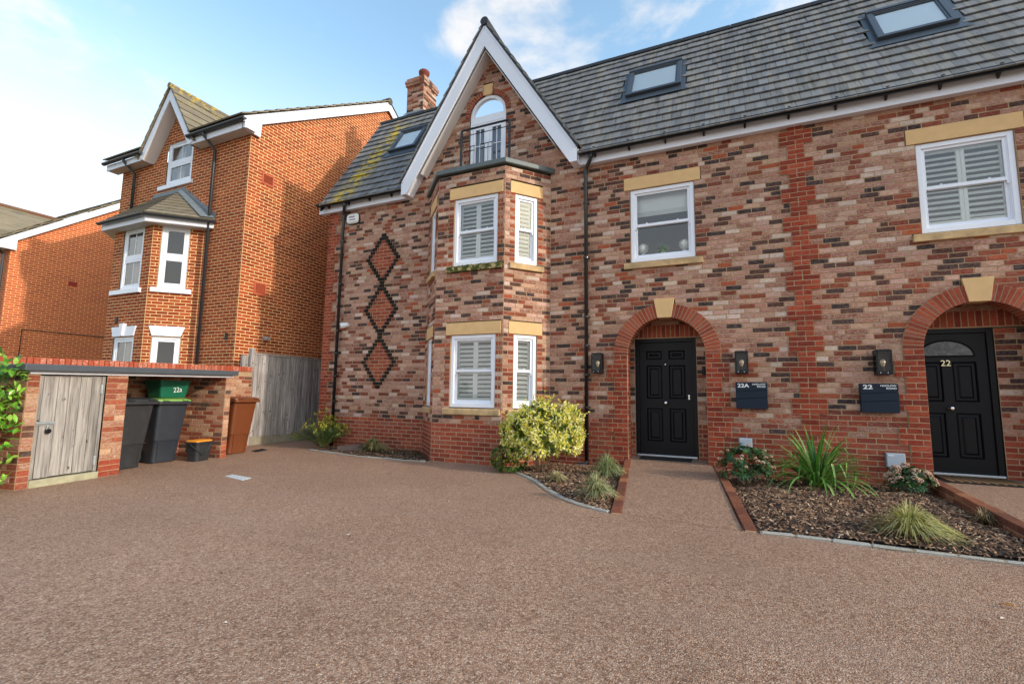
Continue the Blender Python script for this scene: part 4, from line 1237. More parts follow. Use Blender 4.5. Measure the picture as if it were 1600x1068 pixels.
for i, (x0, x1, b0, b1, c) in enumerate(tiles):
    if i in ch:
        key = (round(x1-x0, 3), round(b1-b0, 3))
        if key not in _tc:
            t_ = MB(); tile_geo(t_, key[0], key[1], lambda s, b, d: Vector((s, 0, 0))+e2*b+nr*d); _tc[key] = t_.data('tile', MAT['tile_o'])
        link_copy('tile', _tc[key], roof, RP(x0, b0, 0), (0, r.uniform(-.012, .012), r.uniform(-.006, .006)), c)
    else:
        dz = r.uniform(-.003, .004)
        tile_geo(st, x1-x0, b1-b0, lambda s, b, d: RP(x0+s, b0+b, d+dz), c)
o = st.build('tile_field', MAT['tile'], roof); o['kind'] = 'stuff'
# ridge capping along the top edge
for i in range(36):
    x0 = XL-.1+i*.46
    if x0 > 6.0: break
    rc = MB()
    prof = [(-.10, -.075), (-.085, .005), (-.03, .045), (.04, .05), (.14, .035), (.14, .0)]
    rc.prism([(x0, RY+a, RZ+b) for a, b in prof], (.452, 0, 0)); rc.build('ridge_tile', simple('dark_ridge_tile', (.022, .022, .026), .6) if i == 0 else bpy.data.materials['dark_ridge_tile'], roof, bevel=.006)
# gable roof: courses of tiles running back, with verge ends
for side in (-1, 1):
    Lg = 1.93*sqrt(1+GS*GS); u = Vector((side, 0, -GS)).normalized(); n_ = Vector((side*GS, 0, 1)).normalized()
    nC = int(Lg/GAU)+1
    for j in range(nC):
        a1 = Lg-j*GAU; a0 = max(0.0, a1-GAU-.05)
        zt_ = GZ - (a0+a1)/2*GS/sqrt(1+GS*GS)
        yend = RY + (zt_-RZ)/RS + .35
        tg = MB()
        Q = lambda a, d, y: Vector((GX, 0, GZ-.01)) + u*a + n_*d + Vector((0, y, 0))
        vs = [Q(a1, .05, -.325), Q(a0, .022, -.325), Q(a0, .0, -.325), Q(a1, .026, -.325), Q(a1, .05, yend), Q(a0, .022, yend), Q(a0, 0, yend), Q(a1, .026, yend)]
        f_ = [(0,1,2,3),(7,6,5,4),(0,4,5,1),(1,5,6,2),(2,6,7,3),(3,7,4,0)]
        tg.mesh(vs, f_ if side > 0 else [q[::-1] for q in f_], tcol(r)); tg.build('tile_course', MAT['tile'], roof)
        bd = MB(); bd.box((a1-.02, -.028, -.318), (a0+.03, .012 , -.22), fr=lambda a, d, y: Q(a, d, y)); bd.build('verge_unit', bpy.data.materials['dark_ridge_tile'], roof)
    pl = MB()
    pl.poly([Q(0, -.01, -.26), Q(Lg, -.01, -.26), Q(Lg, -.01, 0.4), Q(0, -.01, 2.2)]); pl.build('gable_deck', bpy.data.materials['roofing_felt'], roof)
gr = MB()
gr.tube([(GX, -.34, GZ+.0), (GX, -.30, GZ+.0), (GX, 1.9, GZ+.0)], .085, 14); gr.build('ridge_tile', bpy.data.materials['dark_ridge_tile'], roof, smooth=False)
# skylights
for (x0, x1, z0, z1, nm) in SKY:
    b0 = (z0-ez)/sin(roof_ang); b1 = (z1-ez)/sin(roof_ang)
    fr_ = MB(); h = .085
    for (a, b, c, d) in ((x0, x0+.075, b0, b1), (x1-.075, x1, b0, b1), (x0+.075, x1-.075, b0, b0+.075), (x0+.075, x1-.075, b1-.085, b1)):
        fr_.box((a, c, -.01), (b, d, h), fr=RP)
    fr_.box((x0-.012, b1-.05, h-.02), (x1+.012, b1+.02, h+.018), fr=RP); fr_.box((x0-.01, b0-.012, h-.045), (x1+.01, b0+.02, h+.008), fr=RP)
    sk = fr_.build('skylight', MAT['skyframe'] if 'skyframe' in MAT else MAT.setdefault('skyframe', simple('grey_skylight_cladding', s2l(74, 80, 88), .38, .1, 20, metal=.3)), house, bevel=.006)
    inn = MB(); inn.box((x0+.075, b0+.075, h-.045), (x0+.10, b1-.085, h-.012), fr=RP); inn.box((x1-.10, b0+.075, h-.045), (x1-.075, b1-.085, h-.012), fr=RP); inn.box((x0+.10, b0+.075, h-.045), (x1-.10, b0+.10, h-.012), fr=RP); inn.box((x0+.10, b1-.11, h-.045), (x1-.10, b1-.085, h-.012), fr=RP)
    inn.build('sash', MAT['skyframe'], sk, bevel=.003)
    g_ = MB(); g_.poly([RP(x0+.09, b0+.09, h-.03), RP(x1-.09, b0+.09, h-.03), RP(x1-.09, b1-.10, h-.03), RP(x0+.09, b1-.10, h-.03)]); g_.build('pane', MAT['skyglass'] if 'skyglass' in MAT else MAT.setdefault('skyglass', glass('skylight_glass', (.97, .98, .98), 1.0, .08)), sk)
    bl = MB(); bl.poly([RP(x0+.08, b0+.08, .042), RP(x1-.08, b0+.08, .042), RP(x1-.08, b1-.09, .042), RP(x0+.08, b1-.09, .042)]); bl.build('blind', simple('cream_blind', s2l(240, 240, 236), .8) if 'cream_blind' not in bpy.data.materials else bpy.data.materials['cream_blind'], sk)
    ap = MB(); ap.mesh([RP(x0-.14, b0-.22, .047), RP(x1+.14, b0-.22, .047), RP(x1+.02, b0, .034), RP(x0-.02, b0, .034)], [(0, 1, 2, 3)])
    for s_ in (x0-.085, x1): ap.poly([RP(s_, b0-.05, .032), RP(s_+.085, b0-.05, .032), RP(s_+.085, b1+.08, .032), RP(s_, b1+.08, .032)])
    ap.poly([RP(x0-.08, b1, .034), RP(x1+.08, b1, .034), RP(x1+.08, b1+.07, .03), RP(x0-.08, b1+.07, .03)])
    ap.build('flashing', MAT['skyframe'], sk)
# --- eaves: fascia, gutter, brackets, downpipes
def eaves(xa, xb):
    f_ = MB(); f_.box((xa, -.125, 5.305), (xb, -.10, 5.47)); f_.poly([(xa, -.11, 5.312), (xb, -.11, 5.312), (xb, .0, 5.312), (xa, 0, 5.312)])
    f_.box((xa, -.132, 5.30), (xb, -.125, 5.325))
    f_.build('fascia', MAT['fascia'], house)
    gt = MB(); n = 10; yc, zc_, R_ = -.195, 5.505, .062
    prof = [(yc+R_*cos(pi+pi*i/n), zc_+R_*sin(pi+pi*i/n)) for i in range(n+1)]; prof += [(yc+(R_-.007)*cos(2*pi-pi*i/n), zc_+(R_-.007)*sin(2*pi-pi*i/n)) for i in range(n+1)]
    prof = [(p[0], p[1]) for p in prof]
    A = [(xa, p[0], p[1]) for p in prof]; B = [(xb, p[0], p[1]) for p in prof]
    m_ = len(prof); gt.mesh(A+B, [(i, (i+1) % m_, m_+(i+1) % m_, m_+i) for i in range(m_)])
    gt.poly([(xa+.002, p[0], p[1]) for p in prof[:n+1]]); gt.poly([(xb-.002, p[0], p[1]) for p in prof[:n+1]][::-1])
    gut = gt.build('gutter', MAT['black_pvc'], house, smooth=True)
    x = xa+.32; k = 0
    while x < xb-.1:
        bk = MB(); bk.mesh([(x-.018, -.125, 5.50), (x+.018, -.125, 5.50), (x+.018, -.25, 5.47), (x-.018, -.25, 5.47), (x-.014, -.13, 5.385), (x+.014, -.13, 5.385), (x+.014, -.20, 5.43), (x-.014, -.20, 5.43)],
                            [(0,1,2,3),(7,6,5,4),(0,4,5,1),(1,5,6,2),(2,6,7,3),(3,7,4,0)])
        bk.tube([(x, yc+(R_+.005)*cos(a_), zc_+(R_+.005)*sin(a_)) for a_ in [pi+pi*i/8 for i in range(9)]], .006, 6)
        bk.tube([(x-.02, -.258, 5.52), (x+.02, -.258, 5.52)], .008, 6)
        bk.build('bracket', MAT['black_pvc'], gut); x += .595
    return gut
eaves(XL-.22, GX-1.87); eaves(GX+1.87, 12.5)
def downpipe(x, ztop, zbot, y=-.075):
    pts = [(x+.13, -.195, 5.47), (x+.13, -.195, 5.40), (x+.11, -.185, 5.34), (x+.015, -.09, 5.24), (x, y, 5.16), (x, y, zbot)]
    mb = MB(); mb.tube(pts, .034, 14); dp = mb.build('downpipe', MAT['black_pvc'], house, smooth=True)
    z = 4.95
    for zz in (5.17, 5.40):
        mb = MB(); mb.tube([(x if zz < 5.3 else x+.13, y if zz < 5.3 else -.195, zz-.03), (x if zz < 5.3 else x+.13, y if zz < 5.3 else -.195, zz+.03)], .041, 14); mb.build('pipe_collar', MAT['black_pvc'], dp)
    for zz in (4.6, 3.6, 2.55, 2.05, 1.55, 1.0, .55):
        mb = MB(); mb.tube([(x, y, zz-.014), (x, y, zz+.014)], .041, 14); mb.box((x-.05, y, zz-.012), (x+.05, 0, zz+.012)); mb.build('pipe_clip', MAT['black_pvc'], dp)
    return dp
downpipe(-3.03, 5.3, .03); downpipe(-8.70, 5.3, .03)
sh_ = MB(); sh_.tube([(-3.03, -.075, .10), (-3.05, -.11, .05), (-3.2, -.2, .045)], .036, 12); sh_.build('pipe_shoe', MAT['black_pvc'], house)
# --- chimney
CX0, CX1, CY0, CY1 = -8.56, -8.02, 1.85, 2.45
chq = []; chb = []
for f, L, sd_ in ((Face((CX0, CY0), (1, 0), 8.3), CX1-CX0, 41), (Face((CX1, CY0), (0, 1), 8.3), CY1-CY0, 42), (Face((CX0, CY1), (0, -1), 8.3), CY1-CY0, 43)):
    q, b = lay(f, 0, 17, lambda k, z0, z1: [(0, 0, L, L, 'mix')], lambda *x: [], lambda *x: [], sd_); chq += [(f, x) for x in q]; chb += b
chim = emit_wall('chimney', house, chq, chb, MAT['brick'], MAT['brick_o'], MAT['mortar'], 0, lambda mb: mb.poly([(CX0, CY0, 9.575), (CX1, CY0, 9.575), (CX1, CY1, 9.575), (CX0, CY1, 9.575)]))
for (o_, z0, z1) in ((.035, 9.50, 9.57), (.05, 9.575, 9.645), (.02, 9.65, 9.72)):
    c_ = MB()
    q2 = []; b2 = []
    for f, L, sd_ in ((Face((CX0-o_, CY0-o_), (1, 0), z0), CX1-CX0+2*o_, 51), (Face((CX1+o_, CY0-o_), (0, 1), z0), CY1-CY0+2*o_, 52), (Face((CX0-o_, CY1+o_), (0, -1), z0), CY1-CY0+2*o_, 53)):
        q, b = lay(f, 0, 1, lambda k, a, c: [(0, 0, L, L, 'mix')], lambda *x: [], lambda *x: [], sd_); q2 += [(f, x) for x in q]; b2 += b
    emit_wall('chimney_course', house, q2, b2, MAT['brick'], MAT['brick_o'], MAT['mortar'], 0, lambda mb: (mb.poly([(CX0-o_, CY0-o_, z0+.075), (CX1+o_, CY0-o_, z0+.075), (CX1+o_, CY1+o_, z0+.075), (CX0-o_, CY1+o_, z0+.075)]), mb.poly([(CX0-o_, CY0-o_, z0), (CX1+o_, CY0-o_, z0), (CX1+o_, CY1+o_, z0), (CX0-o_, CY1+o_, z0)][::-1])))
cp = MB(); cp.lathe([(.12, 0), (.10, .10), (.095, .16), (.115, .18), (.12, .23), (.145, .26), (.15, .33), (.125, .36), (.09, .36), (.085, .2)], (-8.22, 2.12, 9.70), 18); cp.build('chimney_pot', simple('terracotta', s2l(120, 52, 38), .8, .3, 12), house, smooth=True)
fl_ = MB(); fl_.mesh([(CX0-.03, RY-.02, RZ+.06), (CX1+.03, RY-.02, RZ+.06), (CX1+.03, CY0-.006, RZ+.20), (CX0-.03, CY0-.006, RZ+.20)], [(0, 1, 2, 3)]); fl_.build('flashing', MAT['lead'], house)
# ------------------------------------------------------------------ neighbouring house
NR, NL, NY = -10.82, -16.05, -0.96
nb = empty('neighbour_house', (-13.4, -0.96, 0), 'tall orange brick house with small front gable and tiled bay roof', 'house')
FN = Face((0, NY), (1, 0)); FS = Face((NR, NY), (0, 1))
NGX, NGS = -13.63, 1.50
NBR, NBL, NJR, NJL, NBY = -12.965, -14.55, -12.245, -15.27, -1.68
NW = (-14.03, -12.97, 6.45, 7.60)
def nsp(k, z0, z1):
    if z1 <= 7.26: return [(NL, NL, NR, NR, 'orange')]
    hb, ht = (8.55-z0)/NGS, (8.55-z1)/NGS
    return [(NGX-hb, NGX-ht, NGX+hb, NGX+ht, 'orange')] if ht > .03 else []
def nop(k, z0, z1):
    zm = (z0+z1)/2; o = []
    if NW[2] < zm < NW[3]: o.append((NW[0], NW[0], NW[1], NW[1]))
    if zm < 5.1: o.append((NJL, NJL, NJR, NJR))
    if zm < 1.2: o.append((NL, NL, NR-.6, NR-.6))
    return o
q1, b1 = lay(FN, 0, 116, nsp, nop, lambda *a: [], 61, anchor=.05)
def ssp(k, z0, z1):
    L0 = 0.0
    rf = lambda z: max(0.0, (z-7.45)/.665-.25)
    L1 = 5.2 if z1 < 10.55 else 5.2
    a, b = (0.0, 0.0) if z1 < 7.5 else (rf(z0), rf(z1))
    if z1 > 10.5: return []
    return [(a, b, L1, L1, 'orange')]
q2, b2 = lay(FS, 17, 140, ssp, lambda k, z0, z1: [(.36, .36, .66, .66)] if (6.15 < (z0+z1)/2 < 6.38 or 3.45 < (z0+z1)/2 < 3.71) else [], lambda *a: [], 62, anchor=.1125)
FNF = Face((NBL, NBY), (1, 0)); FNR = Face((NBR, NBY), (NJR-NBR, NY-NBY)); FNL = Face((NJL, NY), (NBL-NJL, NBY-NY))
LNR = sqrt((NJR-NBR)**2+(NY-NBY)**2)
NWF = (.40, 1.24); NWR = (.17, .735)
nq = [(FN, x) for x in q1]+[(FS, x) for x in q2]; nbk = b1+b2
def nbay(face, L, win, seed):
    def op(k, z0, z1):
        zm = (z0+z1)/2; o = []
        if 3.55 < zm < 5.05: o.append((win[0], win[0], win[1], win[1]))
        if zm < 2.42: o.append((win[0], win[0], win[1], win[1]))
        return o
    return lay(face, 14, 68, lambda k, z0, z1: [(0, 0, L, L, 'orange')], op, lambda *a: [], seed, anchor=.1)
for f, L, w, s_ in ((FNF, NBR-NBL, NWF, 63), (FNR, LNR, NWR, 64)):
    q, b = nbay(f, L, w, s_); nq += [(f, x) for x in q]; nbk += b
def nex(mb):
    mb.poly([(NJL, NY, 0), (NBL, NBY, 0), (NBL, NBY, 5.1), (NJL, NY, 5.1)])
    mb.poly([(NL, 8, 0), (NL, NY, 0), (NL, NY, 7.26), (NL, 3.7, 10.5), (NL, 8, 7.6)])
    mb.poly([(NR, 4.2, 0), (NR, 9, 0), (NR, 9, 7.3), (NR, 4.2, 10.3)])
    mb.poly([(NR, NY, 0), (NR, 4.3, 0), (NR, 4.3, 1.3), (NR, NY, 1.3)])
    mb.poly([(NBL, NBY, 0), (NBR, NBY, 0), (NBR, NBY, 1.05), (NBL, NBY, 1.05)]); mb.poly([(NBR, NBY, 0), (NJR, NY, 0), (NJR, NY, 1.05), (NBR, NBY, 1.05)])
    mb.poly([(NR-.6, NY, 0), (NR, NY, 0), (NR, NY, .01), (NR-.6, NY, .01)])
nwall = emit_wall('wall', nb, nq, nbk, MAT['nbrick'], MAT['nbrick_o'], MAT['nmortar'], 300, nex, [(500, 0, 1600, 1068), (0, 0, 140, 1068)])
# windows
def casement(parent, face, s0, s1, z0, z1, bars=True, mid=True, vent=False):
    P = face.P; mb = MB(); rect_frame(mb, P, s0, s1, z0, z1, .07, .02, .10, .07)
    zm = (z0+z1)/2
    if mid: mb.box((s0+.07, .03, zm-.035), (s1-.07, .10, zm+.035), fr=P)
    if vent: mb.box((s0+.25, .008, z1-.055), (s1-.25, .02, z1-.03), fr=P)
    w = mb.build('window', MAT['upvc'], parent, bevel=.005)
    for (a, b) in (((z0, zm), (zm, z1)) if mid else ((z0, z1),)):
        lo = a+(.035 if mid and a == zm else .07); hi = b-(.035 if mid and b == zm else .07)
        m2 = MB(); rect_frame(m2, P, s0+.065, s1-.065, lo, hi, .055, .032, .07); m2.build('sash', MAT['upvc'], w, bevel=.004)
        g_ = MB(); g_.poly([P(s0+.11, .055, lo+.05), P(s1-.11, .055, lo+.05), P(s1-.11, .055, hi-.05), P(s0+.11, .055, hi-.05)]); g_.build('pane', MAT['glass'], w)
        if bars:
            m3 = MB(); sm = (s0+s1)/2; m3.box((sm-.01, .05, lo+.05), (sm+.01, .06, hi-.05), fr=P); m3.build('glazing_bar', MAT['upvc'], w)
    c = MB()
    pv = None
    for i in range(26):
        s = s0+.08+i*(s1-s0-.16)/25; d = .22+.02*sin(i*1.7)
        if bars or i < 0:
            if pv and (i < 9 or i > 16): c.poly([P(pv[0], pv[1], z0+.05), P(s, d, z0+.05), P(s, d, z1-.05), P(pv[0], pv[1], z1-.05)])
        pv = (s, d)
    if c.f: c.build('curtain', simple('pale_curtain', s2l(190, 180, 172), .9) if 'pale_curtain' not in bpy.data.materials else bpy.data.materials['pale_curtain'], w)
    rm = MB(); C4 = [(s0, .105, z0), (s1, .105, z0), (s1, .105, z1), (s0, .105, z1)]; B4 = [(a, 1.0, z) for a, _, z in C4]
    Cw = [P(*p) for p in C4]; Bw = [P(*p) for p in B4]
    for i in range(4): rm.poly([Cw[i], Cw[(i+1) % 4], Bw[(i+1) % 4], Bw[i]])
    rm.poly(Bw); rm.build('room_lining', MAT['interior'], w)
    return w
def white_sill(parent, face, s0, s1, z):
    mb = MB(); mb.box((s0, -.06, z-.11), (s1, .05, z), fr=face.P); return mb.build('sill', MAT['upvc'], parent, bevel=.006)
w = casement(nb, FN, *NW[:2], NW[2], NW[3], vent=True); white_sill(w, FN, NW[0]-.22, NW[1]+.10, NW[2]-.004)
w = casement(nb, FNF, *NWF, 3.55, 5.05); white_sill(w, FNF, NWF[0]-.28, NWF[1]+.10, 3.545)
w = casement(nb, FNR, *NWR, 3.55, 5.05, bars=False); white_sill(w, FNR, NWR[0]-.11, NWR[1]+.13, 3.545)
def white_head(parent, face, s0, s1, z0, z1, key):
    P = face.P; mb = MB(); f = .075
    mb.mesh([P(s0, -.03, z0), P(s1, -.03, z0), P(s1+f, -.03, z1), P(s0-f, -.03, z1), P(s0, .05, z0), P(s1, .05, z0), P(s1+f, .05, z1), P(s0-f, .05, z1)], [(0,1,2,3),(7,6,5,4),(0,4,5,1),(1,5,6,2),(2,6,7,3),(3,7,4,0)])
    h = mb.build('window_head', MAT['upvc'], parent, bevel=.004)
    if key:
        k = MB(); c = (s0+s1)/2
        k.mesh([P(c-.05, -.08, z0+.01), P(c+.05, -.08, z0+.01), P(c+.085, -.08, z1+.07), P(c-.085, -.08, z1+.07), P(c-.05, 0, z0+.01), P(c+.05, 0, z0+.01), P(c+.085, 0, z1+.07), P(c-.085, 0, z1+.07)], [(0,1,2,3),(7,6,5,4),(0,4,5,1),(1,5,6,2),(2,6,7,3),(3,7,4,0)])
        k.build('keystone', MAT['upvc'], h, bevel=.004)
w = casement(nb, FNF, *NWF, 1.1, 2.415, mid=False); white_head(w, FNF, NWF[0], NWF[1], 2.42, 2.65, True)
w = casement(nb, FNR, *NWR, 1.1, 2.415, bars=False, mid=False); white_head(w, FNR, NWR[0], NWR[1], 2.42, 2.65, False)
# eaves of the neighbour
def ngutter(parent, A, B, R=.06, brackets=True):
    A, B = Vector(A), Vector(B); u = (B-A).normalized(); s = Vector((0, 0, 1)).cross(u)
    prof = [(R*cos(pi+pi*i/8), R*sin(pi+pi*i/8)) for i in range(9)]+[((R-.008)*cos(2*pi-pi*i/8), (R-.008)*sin(2*pi-pi*i/8)) for i in range(9)]
    mb = MB(); m_ = len(prof)
    V = [A+s*p+Vector((0, 0, q)) for p, q in prof]+[B+s*p+Vector((0, 0, q)) for p, q in prof]
    mb.mesh(V, [(i, (i+1) % m_, m_+(i+1) % m_, m_+i) for i in range(m_)])
    mb.poly(V[:9]); mb.poly(V[m_:m_+9][::-1])
    return mb.build('gutter', MAT['grey_pvc'], parent)
NEY = -1.24
def neaves(xa, xb):
    f_ = MB(); f_.box((xa, NEY, 7.16), (xb, NEY+.03, 7.32)); fo = f_.build('fascia', MAT['fascia'], nb)
    s_ = MB(); s_.poly([(xa, NEY+.01, 7.175), (xb, NEY+.01, 7.175), (xb, NY, 7.175), (xa, NY, 7.175)]); s_.poly([(xa, NEY+.02, 7.165), (xb, NEY+.02, 7.165), (xb, NEY+.02, 7.31), (xa, NEY+.02, 7.31)]); s_.build('soffit', MAT['soffit'], fo)
    ngutter(nb, (xa-.05, NEY-.06, 7.36), (xb+.05, NEY-.06, 7.36))
neaves(NL-.25, NGX-1.02); neaves(NGX+1.0, NR+.16)
def npipe(x, y, z0, z1, off=True):
    mb = MB(); pts = [(x-.05, NEY-.06, 7.32), (x-.05, NEY-.06, 7.25), (x, y, 7.0), (x, y, z0)] if off else [(x, y, z1), (x, y, z0)]
    mb.tube(pts, .036, 10); p = mb.build('downpipe', MAT['grey_pvc'], nb, smooth=True)
npipe(-15.33, NY-.07, 5.4, 7.3); npipe(-12.0, NY-.07, 0.0, 7.3)
# small front gable
for side in (-1, 1):
    ft = 1.09; ap = 8.88; yo = NEY-.02; W_ = .20
    mb = MB(); pts = [(NGX, yo, ap), (NGX, yo, ap-.30), (NGX+side*(ft-.14), yo, ap-.30-(ft-.14)*NGS), (NGX+side*ft, yo, ap-.02-ft*NGS)]
    if side > 0: pts = pts[::-1]
    mb.prism(pts, (0, .03, 0))
    u = Vector((side, 0, -NGS)).normalized(); n_ = Vector((side*NGS, 0, 1)).normalized()
    bg = mb.build('bargeboard', MAT['fascia'], nb)
    sf = MB(); sf.poly([(NGX, yo+.02, ap-.27), (NGX+side*(ft-.12), yo+.02, ap-.27-(ft-.12)*NGS), (NGX+side*(ft-.12), NY+.02, ap-.27-(ft-.12)*NGS), (NGX, NY+.02, ap-.27)]); sf.build('soffit', MAT['soffit'], bg)
nroof = MB()
SL = .665; RYn, RZn = 3.72, 10.78; ey_, ez_ = NEY-.06, 10.78-.665*(3.72-NEY+.06)

hw_ = (8.93-ez_)/NGS; yg_ = ey_+(8.93-ez_)/.665
nroof.poly([(NL-.3, ey_, ez_), (NGX-hw_, ey_, ez_), (NGX, yg_, 8.93), (NGX, RYn, RZn), (NL-.3, RYn, RZn)]); nroof.poly([(NGX+hw_, ey_, ez_), (NR+.12, ey_, ez_), (NR+.12, RYn, RZn), (NGX, RYn, RZn), (NGX, yg_, 8.93)]); nroof.poly([(NL-.3, RYn, RZn), (NR+.12, RYn, RZn), (NR+.12, 9, 7.3), (NL-.3, 9, 7.3)])
nr_ = nroof.build('roof', MAT['ftile'] if False else simple('brown_underlay', (.1, .08, .06), .9), nb)
rr_ = random.Random(4)
nrows = 17; L_ = sqrt((RYn-ey_)**2+(RZn-ez_)**2); du = Vector((0, RYn-ey_, RZn-ez_)).normalized(); dn = Vector((0, -du.z, du.y))
for j in range(nrows):
    a0 = j*L_/nrows; a1 = min(L_, a0+L_/nrows+.05); O_ = Vector((0, ey_, ez_)); T = MB()
    zmid = (O_+du*a0).z; hw = (8.93-zmid)/NGS-.03; cc_ = tcol(rr_, True)
    for (xa_, xb_) in (((NL-.32, NGX-hw), (NGX+hw, NR+.14)) if hw > 0 else ((NL-.32, NR+.14),)): T = MB(); T.box((xa_, 0, 0), (xb_, 1, 1), cc_, fr=lambda x, a, d: O_+Vector((x, 0, 0))+du*(a0 if a == 0 else a1)+dn*((.05 if a == 0 else .02) if d else (.02 if a == 0 else -.01))); T.build('tile_course', MAT['ftile'], nr_)
rg_ = MB(); rg_.tube([(NL-.3, RYn, RZn+.0), (NR+.13, RYn, RZn+.0)], .11, 10); rg_.build('ridge_tile', MAT['ftile'], nr_)
for side in (-1, 1):
    ft = 1.16; Lg = ft*sqrt(1+NGS**2); u = Vector((side, 0, -NGS)).normalized(); n_ = Vector((side*NGS, 0, 1)).normalized()
    for j in range(7):
        a1 = Lg-j*Lg/7; a0 = max(0, a1-Lg/7-.05)
        zt_ = 8.95-(a0+a1)/2*NGS/sqrt(1+NGS**2); yend = max(ey_, ey_+(zt_-ez_)/SL+.3)
        T = MB(); O_ = Vector((NGX, 0, 8.93))
        Q = lambda a, d, y: O_+u*a+n_*d+Vector((0, y, 0))
        vs = [Q(a1, .06, NEY-.06), Q(a0, .03, NEY-.06), Q(a0, .0, NEY-.06), Q(a1, .02, NEY-.06), Q(a1, .06, yend), Q(a0, .03, yend), Q(a0, 0, yend), Q(a1, .02, yend)]
        f_ = [(0,1,2,3),(7,6,5,4),(0,4,5,1),(1,5,6,2),(2,6,7,3),(3,7,4,0)]
        T.mesh(vs, f_ if side > 0 else [q[::-1] for q in f_], tcol(rr_, True)); T.build('tile_course', MAT['ntile'], nr_)
T = MB(); T.tube([(NGX, NEY-.07, 8.95), (NGX, 1.3, 8.95)], .075, 8, tcol(rr_, True)); T.build('ridge_tile', MAT['ntile'], nr_)
# verge bargeboard on the sunny flank
vb = MB(); xv = NR+.09; zl = lambda y: RZn-.665*abs(RYn-y)-.03
pts = [(xv, NEY, zl(NEY)), (xv, NEY, 7.16), (xv, NEY+.45, 7.16), (xv, NEY+.47, zl(NEY+.47)-.27), (xv, RYn, zl(RYn)-.30), (xv, RYn, zl(RYn))]
vb.prism(pts, (-.03, 0, 0)); pts2 = [(xv, RYn, zl(RYn)), (xv, RYn, zl(RYn)-.30), (xv, 7.5, zl(7.5)-.30), (xv, 7.5, zl(7.5))]; vb.prism(pts2, (-.03, 0, 0))
vbo = vb.build('bargeboard', MAT['fascia'], nb)
vs_ = MB(); vs_.poly([(xv-.02, NEY+.02, 7.17), (xv-.02, NEY+.46, 7.17), (NR-.01, NEY+.46, 7.17), (NR-.01, NEY+.02, 7.17)]); vs_.poly([(xv-.01, NEY+.47, zl(NEY+.47)-.26), (xv-.01, RYn, zl(RYn)-.29), (NR-.01, RYn, zl(RYn)-.29), (NR-.01, NEY+.47, zl(NEY+.47)-.26)]); vs_.build('soffit', MAT['soffit'], vbo)
# bay roof: hipped, small tiles, lead flashing
apR, apL = Vector((-13.30, NY, 6.18)), Vector((-14.25, NY, 6.18))
o_ = .27; zE = 5.22
eFR, eFL = Vector((NBR+o_*.45, NBY-o_, zE)), Vector((NBL-o_*.45, NBY-o_, zE)); eR, eL = Vector((NJR+o_*1.45, NY, zE)), Vector((NJL-o_*1.45, NY, zE))
br_ = MB(); br_.poly([eFL, eFR, apR, apL]); br_.poly([eFR, eR, apR]); br_.poly([eL, eFL, apL]); bro = br_.build('bay_roof', bpy.data.materials['brown_underlay'], nb)
def hip_rows(a, b, c, d, n):
    a, b, c, d = map(Vector, (a, b, c, d)); nn = (b-a).cross(d-a).normalized()
    for j in range(n):
        t0, t1 = j/n, min(1, (j+1)/n+.02); T = MB()
        p = [a.lerp(d, t0), b.lerp(c, t0), b.lerp(c, t1), a.lerp(d, t1)]
        up = [p[0]+nn*.035, p[1]+nn*.035, p[2]+nn*.012, p[3]+nn*.012]
        m = 10; cs = tcol(rr_, True)
        T.mesh(p+up, [(4,5,6,7),(0,1,5,4),(1,2,6,5),(3,0,4,7)], cs); T.build('tile_course', MAT['ftile'], bro)
hip_rows(eFL, eFR, apR, apL, 9); hip_rows(eFR, eR, apR, apR, 9)
fl = MB()
nR = (eR-eFR).cross(apR-eFR).normalized()
fl.poly([apR+nR*.05+Vector((-.05, -.02, .06)), apR+nR*.05+(eFR-apR)*.10, eR+nR*.05+(eFR-eR)*.22+Vector((0, 0, .02)), eR+nR*.05+Vector((-.02, 0, .02))])
pv = apR+Vector((-.1, -.012, .16))
for i in range(9):
    t0, t1 = i/9, (i+1)/9; p0, p1 = apR.lerp(eR, t0), apR.lerp(eR, t1); hgt_ = .16
    fl.poly([p0+Vector((0, -.012, 0)), p1+Vector((0, -.012, 0)), Vector((p1.x, NY-.012, p0.z+.10)), Vector((p0.x, NY-.012, p0.z+.13))])
fl.poly([apL+Vector((-.3, -.02, -.05)), apR+Vector((.05, -.02, 0)), apR+Vector((0, -.015, .10)), apL+Vector((-.2, -.015, .10))])
fl.build('flashing', MAT['lead'], bro)
fb = MB()
for A, B in ((eFL, eFR), (eFR, eR), (eL, eFL)):
    i_ = (B-A).normalized(); nn = Vector((i_.y, -i_.x, 0))
    fb.mesh([A-nn*.03+Vector((0, 0, -.20)), B-nn*.03+Vector((0, 0, -.20)), B-nn*.03+Vector((0, 0, -.04)), A-nn*.03+Vector((0, 0, -.04))], [(0, 1, 2, 3)])
fbo = fb.build('fascia', MAT['fascia'], bro)
sfb = MB(); sfb.poly([eL+Vector((0, 0, -.19)), eFL+Vector((0, .03, -.19)), eFR+Vector((0, .03, -.19)), eR+Vector((0, 0, -.19)), Vector((NJR, NY, zE-.19)), Vector((NBR, NBY, zE-.19)), Vector((NBL, NBY, zE-.19)), Vector((NJL, NY, zE-.19))]); sfb.build('soffit', MAT['soffit'], bro)
for A, B in ((eFL, eFR), (eFR, eR)): 
    i_ = (B-A).normalized(); nn = Vector((i_.y, -i_.x, 0)); ngutter(bro, A+nn*.045+Vector((0, 0, -.03)), B+nn*.045+Vector((0, 0, -.03)), .052)
